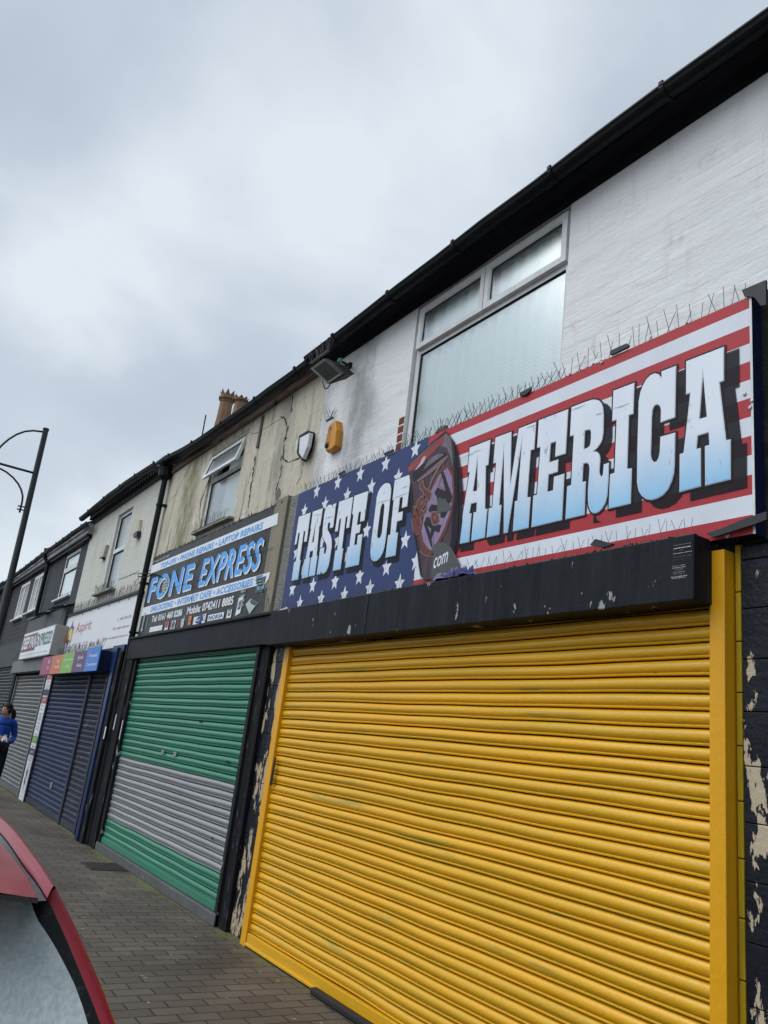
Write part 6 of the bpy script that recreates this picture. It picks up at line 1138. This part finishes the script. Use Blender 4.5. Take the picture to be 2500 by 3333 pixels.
# access cover
cc = [atz(p) for p in ((282, 2812), (389, 2810), (423, 2830), (302, 2837))]
cx_, cy_ = sum(c[0] for c in cc) / 4, sum(c[1] for c in cc) / 4
AC = thing('access_cover', (cx_, cy_, 0), 'square dark iron access cover let into the block paving', 'access cover')
hw = .24; mb = MB(); frame_ring(mb, -hw, hw, -hw, hw, .03, 0, .012)
mb.v = [(cx_ + x, cy_ + z, .008 - y * .6) for x, y, z in mb.v]; mb.f = [f[::-1] for f in mb.f]
mb.obj('rim', mat('iron', (.045, .040, .036), .7, bump=.3), AC)
mb = MB(); mb.box(cx_ - hw + .03, cx_ + hw - .03, cy_ - hw + .03, cy_ + hw - .03, .0, .004)
for i in range(9):
    for j in range(9): x, y = cx_ - .19 + i * .0475, cy_ - .19 + j * .0475; mb.box(x - .016, x + .016, y - .006, y + .006, .0045, .0075) if (i + j) % 2 else mb.box(x - .006, x + .006, y - .016, y + .016, .0045, .0075)
mb.obj('plate', MATS['iron'], AC)
# label on the left rail of the yellow shutter, cable loop by the downpipe, old stickers
mb = MB(); q = alarm_pts([(893, 2465), (899, 2465), (885, 2555), (876, 2555)], -.076); decal(mb, [q], -.0735, black_plastic); o_ = mb
x, z0 = at((884, 2545), -.076); x1_, z1_ = at((893, 2472), -.076)
o_ = mb.obj('warning_sticker'); o_['label'] = 'narrow black sticker with tiny white print on the left yellow shutter rail'; o_['category'] = 'sticker'
pts = [onp((488, 1868), -.10), onp((470, 1866), -.15), onp((450, 1868), -.12), onp((449, 1876), -.10), onp((470, 1880), -.12), onp((492, 1872), -.08), onp((505, 1868), -.06), onp((530, 1880), -.06)]
mb = MB(); mb.tube(pts, .008, 6); tag(mb.obj('cable_loop', black_plastic, smooth=True), 'loop of black cable by the pipe, left of the phone shop sign', 'cable')
for k, (p, w, h_) in enumerate((((342, 2385), .05, .16), ((375, 2350), .035, .2), ((395, 2375), .03, .24))):
    y_ = (-.176, -.104, -.104)[k]; xx, zz = at(p, y_ + .003); mb = MB(); mb.box(xx - w / 2, xx + w / 2, y_ - .002, y_, zz - h_ / 2, zz + h_ / 2)
    tag(mb.obj('paper_remnant', MATS['white_rag']), ('scrap of white paper on the blue post', 'upper strip of white paper on the black timber post by the green shutter', 'lower strip of white paper on the black timber post by the green shutter')[k], 'paper')
zb = MB(); zb.tube([(-20.9, -.02, 3.10), (-20.2, -.08, 3.0), (-20.5, -.22, 2.62)], .010, 5); tag(zb.obj('cable', mat('grey_cable', (.25, .25, .25), .6)), 'thin pale cable sagging onto the steel shutter box', 'cable')
# ================================================================== RED CAR
red_car = mat('car_red', (.21, .006, .014), .30, spec=.28, coat=.12, col2=(.22, .010, .02), vs=3, patch=((.42, .10, .11), 14, .66, .06, (1, 1, 1)), fine=.25)
groove_m = mat('roof_ditch', (.13, .135, .14), .5); frit = mat('glass_frit', (.005, .006, .006), .3, col2=(.05, .055, .055), vs=60, pos=(.55, .7), spec=.15)
tyre = mat('tyre', (.015, .015, .015), .85); alloy = mat('alloy', (.35, .35, .36), .35, metal=.8)
def misted():
    m = bpy.data.materials.new('misted_rear_glass'); m.use_nodes = True; t = m.node_tree; b = t.nodes['Principled BSDF']; l = t.links.new
    g = N(t, 'ShaderNodeNewGeometry'); n = N(t, 'ShaderNodeTexNoise'); n.inputs['Scale'].default_value = 7; n.inputs['Detail'].default_value = 3; l(g.outputs['Position'], n.inputs['Vector'])
    r = N(t, 'ShaderNodeValToRGB'); r.color_ramp.elements[0].position = .35; r.color_ramp.elements[0].color = (.30, .345, .345, 1); r.color_ramp.elements[1].position = .65; r.color_ramp.elements[1].color = (.44, .49, .475, 1); l(n.outputs[0], r.inputs[0])
    v = N(t, 'ShaderNodeTexNoise'); v.inputs['Scale'].default_value = 110; v.inputs['Detail'].default_value = 4; l(g.outputs['Position'], v.inputs['Vector'])
    o = N(t, 'ShaderNodeMixRGB', blend_type='OVERLAY'); o.inputs[0].default_value = .3; l(r.outputs[0], o.inputs[1]); l(v.outputs[0], o.inputs[2])
    l(o.outputs[0], b.inputs['Base Color']); b.inputs['Roughness'].default_value = .22; b.inputs['Specular IOR Level'].default_value = .6
    bp = N(t, 'ShaderNodeBump'); bp.inputs['Strength'].default_value = .5; bp.inputs['Distance'].default_value = .004; l(v.outputs[0], bp.inputs['Height']); l(bp.outputs[0], b.inputs['Normal']); return m
mist = misted()
CC = -3.42                                      # centre line of the car
CAR = thing('parked_car', (-3.0, CC, 0), 'small red hatchback parked at the kerb, its rear window misted and wet', 'car')
K_ = lambda x, y: (x * .30888, 2650 + y * .30888)
GX0, GZ0 = -1.55, 1.25                          # rear end of the roof; the rear window falls away at 45 degrees
def on_glass(p, off=0.0):
    d = ray(p); n = Vector((1, 0, 1)).normalized(); p0 = Vector((GX0, 0, GZ0)) + n * off; c = Vector((0, -CAMD, CAMH)); t = (p0 - c).dot(n) / d.dot(n); return c + d * t
def on_y(p, y): a = at(p, y); return Vector((a[0], y, a[1]))
sil = [(0, 60), (75, 128), (150, 200), (225, 290), (300, 390), (375, 498), (450, 610), (525, 738), (590, 850)]
rin = [(0, 190), (50, 245), (100, 310), (175, 420), (250, 540), (325, 635), (400, 730), (450, 808), (495, 890)]
rof = [(0, 300), (75, 385), (150, 480), (215, 568), (280, 660), (340, 775), (400, 888)]
def resample(pl, n):
    pl = [Vector(p) for p in pl]; ds = [0]
    for a, b in zip(pl[:-1], pl[1:]): ds.append(ds[-1] + (b - a).length)
    o = []
    for k in range(n):
        t = ds[-1] * k / (n - 1); i = max(j for j in range(len(ds)) if ds[j] <= t + 1e-9); i = min(i, len(pl) - 2)
        o.append(pl[i].lerp(pl[i + 1], (t - ds[i]) / (ds[i + 1] - ds[i])))
    return o
NS = 12
def extend(P, X, z): return P
A_ = resample([on_y(K_(*p), -2.742) for p in sil], NS)              # outer edge of the side rail
B_ = resample([on_y(K_(*p), -2.775) for p in rin], NS)              # rail / ditch edge
C2 = resample([on_y(K_(*p), -2.800) for p in rof], NS)              # ditch / roof panel edge
def fwd(P, y, z, y2): # carry the roof lines forward over the car to the windscreen head
    p = P[0]; return [Vector((-3.35, y2, z - .05)), Vector((-2.95, (y + y2) / 2, z))]
A_ = fwd(A_, -2.742, A_[0].z + .0, -2.79) + A_; B_ = fwd(B_, -2.775, B_[0].z + .01, -2.82) + B_; C2 = fwd(C2, -2.8, C2[0].z + .01, -2.845) + C2
n_ = len(A_)
# rear pillar
pil_o = [(590, 850), (650, 970), (700, 1060), (750, 1155), (800, 1250), (900, 1480), (1000, 1700), (1100, 1930), (1190, 2180), (1275, 2420)]
pil_i = [(495, 890), (555, 1000), (600, 1100), (650, 1210), (700, 1320), (800, 1560), (900, 1800), (1000, 2050), (1060, 2212), (1150, 2440)]
gls_i = [(325, 908), (352, 1000), (385, 1100), (440, 1180), (500, 1260), (640, 1500), (780, 1780), (880, 2050), (925, 2212), (985, 2440)]
PO = resample([on_glass(K_(*p), -.022) for p in pil_o], 14); PI = resample([on_glass(K_(*p), .004) for p in pil_i], 14); GI = resample([on_glass(K_(*p), .001) for p in gls_i], 14)
mir = lambda p: Vector((p.x, 2 * CC - p.y, p.z))
def strip(mb, a, b, m=None, both=True, k=1, bulge=0.0, sides=(0, 1)):
    """ruled sheet between two lines, with its mirror image; bulge gives it a rounded crown"""
    for side in sides:
        f = (lambda p: p) if side == 0 else mir; cols_ = []
        for i in range(k + 1):
            t = i / k; cols_.append([f(p.lerp(q, t) + Vector((0, 0, bulge * 4 * t * (1 - t)))) for p, q in zip(a, b)])
        v = [p for c in cols_ for p in c]; n = len(a)
        fs = [(i * n + j, i * n + j + 1, (i + 1) * n + j + 1, (i + 1) * n + j) for i in range(k) for j in range(n - 1)]
        mb.add(v, fs if side else [q[::-1] for q in fs], m)
body = MB()
# flanks below: rail edge -> shoulder -> waist -> sill
low1 = [Vector((p.x, -2.70 - .0, .90)) for p in A_]; low1 = [Vector((p.x, -2.605, .88)) for p in A_]
strip(body, A_, [Vector((p.x, p.y + .012, p.z - .045)) for p in A_]); A2 = [Vector((p.x, p.y + .012, p.z - .045)) for p in A_]
strip(body, B_, A_, k=8, bulge=.017)
PO2 = [Vector((p.x + .012, p.y + .010, p.z - .03)) for p in PO]
strip(body, PI, PO, k=8, bulge=.017); strip(body, PO, PO2)
waist = lambda x: Vector((x, -2.60, .90 if x > -4.0 else .90 - (-4.0 - x) * .10))
xsb = [-5.02, -4.9, -4.6, -4.2, -3.9, -3.35, -2.95, -2.4, -1.9, -1.5, -1.25, -1.08, -1.0]
def sec(x):
    fr = max(0, (-4.55 - x) / .47); rr = max(0, (x + 1.3) / .30); nar = .16 * max(fr, rr) ** 2
    zt = .90 if x > -4.0 else .90 - (-4.0 - x) * .14
    y0 = -2.60 - nar
    return [(y0 - .09, .24), (y0 - .02, .30), (y0 + .015, .52), (y0 + .012, .72), (y0 - .02, zt - .04), (y0 - .06, zt)]
secs = [[Vector((x, y, z)) for y, z in sec(x)] for x in xsb]
for i in range(5): strip(body, [s[i + 1] for s in secs], [s[i] for s in secs])
top = [s[-1] for s in secs]
# bonnet, tail and ends
ci = [k for k, x in enumerate(xsb) if x <= -3.9]
strip(body, [Vector((top[k].x, CC, top[k].z + .06)) for k in ci], [top[k] for k in ci], k=4, bulge=.012)
for kx in (0, len(xsb) - 1):
    s = secs[kx]; L1 = [Vector(p) for p in s]; R1 = [mir(p) for p in s]; v = L1 + R1; n = len(s)
    fs = [(i, i + 1, n + i + 1, n + i) for i in range(n - 1)]; body.add(v, fs if kx == 0 else [q[::-1] for q in fs])
# tailgate from the glass foot to the bumper
GF = GI[-1]; foot = [Vector((PI[-1].x, PI[-1].y, PI[-1].z)), Vector((PI[-1].x, CC, PI[-1].z + .02))]
xt = PI[-1].x
tg = [(xt, PI[-1].z), (xt + .10, PI[-1].z - .07), (xt + .17, .90), (-.985, .80), (-.975, .5)]
body.add([Vector((x, s_ * .80 + CC, z)) for x, z in tg for s_ in (1, -1)], [(i * 2 + 1, i * 2, i * 2 + 2, i * 2 + 3) for i in range(4)])
# flanks between roof line and waist behind the rear side window
strip(body, PO2, [Vector((min(p.x + .02, -1.05), -2.63, .92)) for p in PO2]); 
strip(body, A2, [Vector((p.x, -2.66, .90)) for p in A2])
strip(body, [Vector((-3.35, -2.79, A_[0].z - .05)), Vector((-4.15, -2.70, .93))], [Vector((-3.35, -2.76, A_[0].z - .09)), Vector((-4.10, -2.66, .90))])
bo = body.obj('body', red_car, CAR, smooth=True, auto=35)
for sd_ in (0, 1): mb = MB(); strip(mb, [Vector((c.x, c.y, c.z - .004)) for c in C2], [Vector((b.x, b.y - .0, b.z - .003)) for b in B_], sides=(sd_,)); mb.obj('roof_ditch', groove_m, CAR)
mb = MB(); zc_ = max(p.z for p in C2) + .045; cen_ = [Vector((p.x, CC, p.z + .045 + .0)) for p in C2]; strip(mb, cen_, C2, k=6, bulge=.010); rf = mb.obj('roof', red_car, CAR, smooth=True)
mb = MB(); edge = [Vector((C2[-1].x, CC, C2[-1].z + .045)), C2[-1]]; strip(mb, [p + Vector((.0, 0, .001)) for p in edge], [p + Vector((.006, 0, -.006)) for p in edge], both=True); mb.obj('roof_seal', seal, CAR)
for sd_ in (0, 1): mb = MB(); strip(mb, GI, PI, sides=(sd_,)); mb.obj('glass_border', frit, CAR)
mb = MB(); cg = [Vector((p.x, CC, p.z + .047)) for p in GI]; strip(mb, cg, GI, k=6, bulge=.004); mb.obj('rear_window', mist, CAR, smooth=True)
mb = MB(); strip(mb, [Vector((-3.35, CC, A_[0].z - .0)), Vector((-4.15, CC, .95))], [Vector((-3.35, -2.80, A_[0].z - .045)), Vector((-4.15, -2.71, .92))], k=4, bulge=.01); mb.obj('windscreen', mat('car_glass', (.02, .024, .024), .06, spec=.8), CAR, smooth=True)
for s_ in (0, 1):
    f = (lambda p: p) if s_ == 0 else mir
    for (x0, x1, t0, t1) in ((-2.42, -1.62, .06, .0), (-3.30, -2.50, .0, .0), (-3.98, -3.38, .55, 0)):
        a0 = Vector((x0, -2.652, .93)); a1 = Vector((x1, -2.652, .93)); zt_ = A_[2].z - .08; b1 = Vector((x1 - (.10 if x1 > -2 else 0), -2.735, zt_ if x1 > -3.36 else 1.17)); b0 = Vector((x0 + .0, -2.74, zt_ if x0 > -3.4 else .97))
        mb = MB(); mb.add([f(p) + Vector((0, .012 if s_ == 0 else -.012, 0)) for p in (a0, a1, b1, b0)], [(0, 1, 2, 3) if s_ == 0 else (3, 2, 1, 0)]); mb.obj('side_window', MATS['car_glass'], CAR)
    for wx in (-4.30, -1.72):
        yw = -2.60 if s_ == 0 else 2 * CC + 2.60; sg = 1 if s_ == 0 else -1; mb = MB()
        mb.lathe((wx, yw + .012 * sg, .18), [(r_w, h_w * sg) for r_w, h_w in ((.14, -.13), (.265, -.13), (.295, -.10), (.30, -.04), (.295, .03), (.265, .045), (.19, .04))], 28, axis='y'); wh = mb.obj('wheel', tyre, CAR, smooth=True, auto=40)
        mb = MB(); mb.lathe((wx, yw + .012 * sg, .18), [(.0, .045 * sg), (.05, .045 * sg), (.19, .02 * sg), (.20, .044 * sg)], 20, axis='y')
        for k in range(5): a_ = k * 1.2566; mb.tube([(wx + .04 * math.cos(a_), yw + .055 * sg, .18 + .04 * math.sin(a_)), (wx + .18 * math.cos(a_), yw + .052 * sg, .18 + .18 * math.sin(a_))], .018, 6)
        mb.obj('rim', alloy, wh)
    for wx in (-4.30, -1.72):
        ya = -2.583 if s_ == 0 else 2 * CC + 2.583; mb = MB(); mb.lathe((wx, ya - .02 * sg, .20), [(0, -.02 * sg), (.345, -.02 * sg), (.345, .012 * sg), (0, .012 * sg)], 26, axis='y'); mb.obj('wheel_arch', tyre, CAR)
    yl = -2.70 if s_ == 0 else 2 * CC + 2.70
    mb = MB(); mb.box(-1.06, -.985, yl - .09, yl + .04, .62, .82); mb.obj('tail_light', mat('tail_red', (.25, .01, .01), .2), CAR, bevel=.02)
    yl += (-.17 if s_ == 0 else .17); mb = MB(); mb.box(-5.03, -4.93, yl - .10, yl + .10, .58, .70); mb.obj('headlight', mat('head_clear', (.6, .6, .6), .15), CAR, bevel=.02)
mb = MB(); mb.box(-1.03, -.93, CC - .72, CC + .72, .36, .54); mb.obj('rear_bumper', red_car, CAR, bevel=.03)
mb = MB(); mb.box(-5.06, -4.98, CC - .66, CC + .66, .32, .52); mb.obj('front_bumper', red_car, CAR, bevel=.03)
# ( at -0.12 (the car sits in the road, one kerb below the pavement)
# ================================================================== PERSON
def skin_body(name, verts, edges, radii, m, par=None, root=0, lvl=2):
    me = bpy.data.meshes.new(name); me.from_pydata(verts, edges, []); o = bpy.data.objects.new(name, me); S.collection.objects.link(o)
    sk = o.modifiers.new('skin', 'SKIN'); sk.use_smooth_shade = True; ly = me.skin_vertices[0].data
    for i, r in enumerate(radii): ly[i].radius = r if isinstance(r, tuple) else (r, r)
    ly[root].use_root = True
    sb = o.modifiers.new('sub', 'SUBSURF'); sb.levels = lvl; sb.render_levels = lvl
    me.materials.append(m)
    if par: o.parent = par
    return o
PX, PY = -16.45, -.66
PE = thing('person', (PX, PY, 0), 'woman in a blue zipped jacket and dark trousers, ponytail, holding a white tissue', 'person')
PE.rotation_euler = (0, 0, R(88)); PE.scale = (1, 1, 1)
jacket = mat('blue_jacket', (.016, .07, .36), .6, col2=(.012, .05, .25), vs=7, bump=.5, bs=16); trous = mat('dark_trousers', (.010, .011, .018), .8); skin = mat('skin', (.46, .27, .20), .55, col2=(.42, .22, .17), vs=12)
hair = mat('dark_hair', (.016, .010, .008), .5, bump=.5, bs=60, bstretch=(1, 1, .2)); shoe = mat('shoe', (.02, .02, .02), .5)
# local frame: she faces -y; her left is +x
V = [(0, .0, .93), (0, .0, 1.02), (0, -.01, 1.15), (0, -.01, 1.27), (0, .0, 1.35),                     # 0 pelvis .. 4 chest top
     (.10, .0, .90), (.105, -.03, .50), (.10, .03, .12), (.11, -.10, .05),                              # left leg 5-8
     (-.10, .0, .90), (-.105, .05, .50), (-.10, .12, .12), (-.11, .0, .05)]                              # right leg 9-12
E = [(0, 1), (1, 2), (2, 3), (3, 4), (0, 5), (5, 6), (6, 7), (7, 8), (0, 9), (9, 10), (10, 11), (11, 12)]
Rr = [(.15, .11), (.13, .10), (.14, .105), (.155, .11), (.10, .08), .088, .062, .042, .035, .088, .062, .042, .035]
bodyo = skin_body('body', V[:1] + V[5:], [(0, 1), (1, 2), (2, 3), (3, 4), (0, 5), (5, 6), (6, 7), (7, 8)], [Rr[0]] + Rr[5:], trous, PE)
bodyo.name = 'trousers'
Vj = [(0, 0, .88), (0, 0, 1.0), (0, -.01, 1.14), (0, -.01, 1.26), (0, .0, 1.345), (0, -.005, 1.41),
      (.165, .01, 1.325), (.225, .075, 1.08), (.175, -.12, .985), (.12, -.20, 1.0), (-.165, .01, 1.325), (-.215, .06, 1.08), (-.17, -.12, 1.0), (-.10, -.20, 1.03)]
Ej = [(0, 1), (1, 2), (2, 3), (3, 4), (4, 5), (4, 6), (6, 7), (7, 8), (8, 9), (4, 10), (10, 11), (11, 12), (12, 13)]
Rj = [(.165, .125), (.145, .115), (.150, .120), (.155, .115), (.10, .085), (.062, .062), .070, .055, .046, .038, .070, .055, .046, .038]
skin_body('jacket', Vj, Ej, Rj, jacket, PE)
zip_ = MB(); zip_.tube([(0, -.135, .92), (0, -.132, 1.1), (0, -.122, 1.27), (0, -.072, 1.42)], .004, 5); zo = zip_.obj('zip', mat('zip_dark', (.01, .03, .12), .4)); zo.parent = PE
# head
hm_ = MB(); HC = Vector((0, -.012, 1.525)); n_u, n_v = 24, 18; v = []
for j in range(n_v + 1):
    ph = math.pi * j / n_v
    for i in range(n_u):
        th = 2 * math.pi * i / n_u; x, y, z = math.sin(ph) * math.cos(th), math.sin(ph) * math.sin(th), math.cos(ph)
        X, Y, Z = .073 * x, .092 * y, .112 * z
        if z < 0: X *= 1 - .32 * z * z; Y = Y * (1 - .12 * z * z) - .012 * (-z)
        if y < 0:
            Y -= .020 * math.exp(-((X / .014) ** 2 + ((Z + .012) / .030) ** 2))      # nose
            Y -= .008 * math.exp(-((X / .022) ** 2 + ((Z + .052) / .010) ** 2))      # lips
            Y += .010 * (math.exp(-(((X - .03) / .016) ** 2 + ((Z - .012) / .014) ** 2)) + math.exp(-(((X + .03) / .016) ** 2 + ((Z - .012) / .014) ** 2)))  # eye sockets
            Y -= .008 * math.exp(-((X / .025) ** 2 + ((Z + .095) / .018) ** 2))
        v.append((HC.x + X, HC.y + Y, HC.z + Z))
hm_.add(v, [(j * n_u + i, (j + 1) * n_u + i, (j + 1) * n_u + (i + 1) % n_u, j * n_u + (i + 1) % n_u) for j in range(n_v) for i in range(n_u)])
hm_.tube([(0, .01, 1.36), (0, .0, 1.44), (0, -.002, 1.48)], [.052, .046, .05], 12)
ho = hm_.obj('head', skin, smooth=True); ho.parent = PE
for sx in (-1, 1):
    e = MB(); e.lathe((sx * .028, -.092, 1.538), [(0, -.006), (.009, -.004), (.012, .002), (.0, .006)], 10, axis='y'); eo = e.obj('eye', mat('eye_dark', (.03, .02, .015), .2)); eo.parent = PE
    e = MB(); e.tube([(sx * .016, -.100, 1.556), (sx * .030, -.099, 1.560), (sx * .044, -.088, 1.556)], .003, 5); eo = e.obj('eyebrow', hair); eo.parent = PE
    e = MB(); e.lathe((sx * .073, .004, 1.525), [(0, -.008 * sx), (.016, -.004 * sx), (.020, .004 * sx), (.0, .008 * sx)], 10, axis='x'); eo = e.obj('ear', skin); eo.parent = PE
e = MB(); e.tube([(-.022, -.100, 1.472), (0, -.108, 1.470), (.022, -.100, 1.472)], [.002, .0045, .002], 6); eo = e.obj('mouth', mat('lips', (.35, .10, .09), .4)); eo.parent = PE
hb = MB(); v = []
for j in range(n_v + 1):
    ph = math.pi * j / n_v
    for i in range(n_u):
        th = 2 * math.pi * i / n_u; x, y, z = math.sin(ph) * math.cos(th), math.sin(ph) * math.sin(th), math.cos(ph)
        front = y < -.25 and z < .42; r_ = (.90 if front else 1.06) * (1 + .03 * mnoise.noise(Vector((x * 6, y * 6, z * 2))))
        if z < -.35 and not front: r_ *= .88
        v.append((HC.x + .079 * x * r_, HC.y + .006 + .101 * y * r_, HC.z + .012 + .116 * z * r_))
hb.add(v, [(j * n_u + i, (j + 1) * n_u + i, (j + 1) * n_u + (i + 1) % n_u, j * n_u + (i + 1) % n_u) for j in range(n_v) for i in range(n_u)])
hb.tube([(0, .075, 1.545), (.005, .125, 1.52), (.01, .145, 1.44), (.01, .13, 1.35), (.01, .12, 1.30)], [.028, .042, .045, .034, .010], 10)
hb.tube([(.05, -.075, 1.60), (.068, -.06, 1.56), (.074, -.04, 1.51)], [.016, .014, .004], 8); hb.tube([(-.05, -.075, 1.60), (-.068, -.06, 1.56), (-.074, -.04, 1.51)], [.016, .014, .004], 8)
o = hb.obj('hair', hair, smooth=True); o.parent = PE
for o in [c for c in PE.children if c.name.split('.')[0] in ('head', 'eye', 'eyebrow', 'ear', 'mouth', 'hair')]: o.rotation_euler = (0, 0, R(-60))
# hands with fingers closed on the tissue
for sx, w0 in ((1, Vector((.12, -.20, 1.0))), (-1, Vector((-.10, -.20, 1.03)))):
    dirv = Vector((-sx * .55, -.75, .12)).normalized(); side = Vector((0, 0, 1)); V_ = [w0, w0 + dirv * .045, w0 + dirv * .085]; E_ = [(0, 1), (1, 2)]; R_ = [.026, (.036, .022), (.034, .018)]
    for k in range(4):
        b = len(V_); off = side * (.024 - k * .016); p0 = w0 + dirv * .09 + off; curl = Vector((-sx * .6, .1, -.3)).normalized()
        V_ += [p0, p0 + dirv * (.026 - .003 * k) + curl * .006, p0 + dirv * .036 + curl * .028, p0 + dirv * .030 + curl * .044]; E_ += [(2, b), (b, b + 1), (b + 1, b + 2), (b + 2, b + 3)]; R_ += [.0095, .0085, .008, .007]
    b = len(V_); V_ += [w0 + dirv * .04 + side * .034, w0 + dirv * .07 + side * .045, w0 + dirv * .095 + side * .042]; E_ += [(1, b), (b, b + 1), (b + 1, b + 2)]; R_ += [.011, .0095, .008]
    skin_body('hand', V_, E_, R_, skin, PE, root=1, lvl=1)
for sx, p in ((1, (.11, -.03, .04)), (-1, (-.11, .08, .04))):
    e = MB(); v = []; 
    for i in range(10):
        t = i / 9; yy_ = p[1] + .09 - t * .25; w = .036 + .012 * math.sin(t * 3.1); h_ = .075 - .045 * t
        for k in range(8): a_ = k * math.pi / 4; v.append((p[0] + w * math.cos(a_), yy_, max(.002, .002 + h_ * (.5 + .5 * math.sin(a_)))))
    e.add(v, [(i * 8 + k, i * 8 + (k + 1) % 8, (i + 1) * 8 + (k + 1) % 8, (i + 1) * 8 + k) for i in range(9) for k in range(8)] + [tuple(range(8))[::-1], tuple(range(72, 80))]); eo = e.obj('shoe', shoe, smooth=True); eo.parent = PE
rm = PE.matrix_basis.copy(); rm = Matrix.Translation((PX, PY, 0)) @ Matrix.Rotation(R(88), 4, 'Z'); tp = rm @ Vector((.03, -.30, 1.03))
rag('tissue', tp.x, tp.y, tp.z - .05, .12, .10, .13, mat('tissue_white', (.75, .75, .76), .9), 'crumpled white tissue in the hands of the woman in blue', 'tissue', 21, 24)
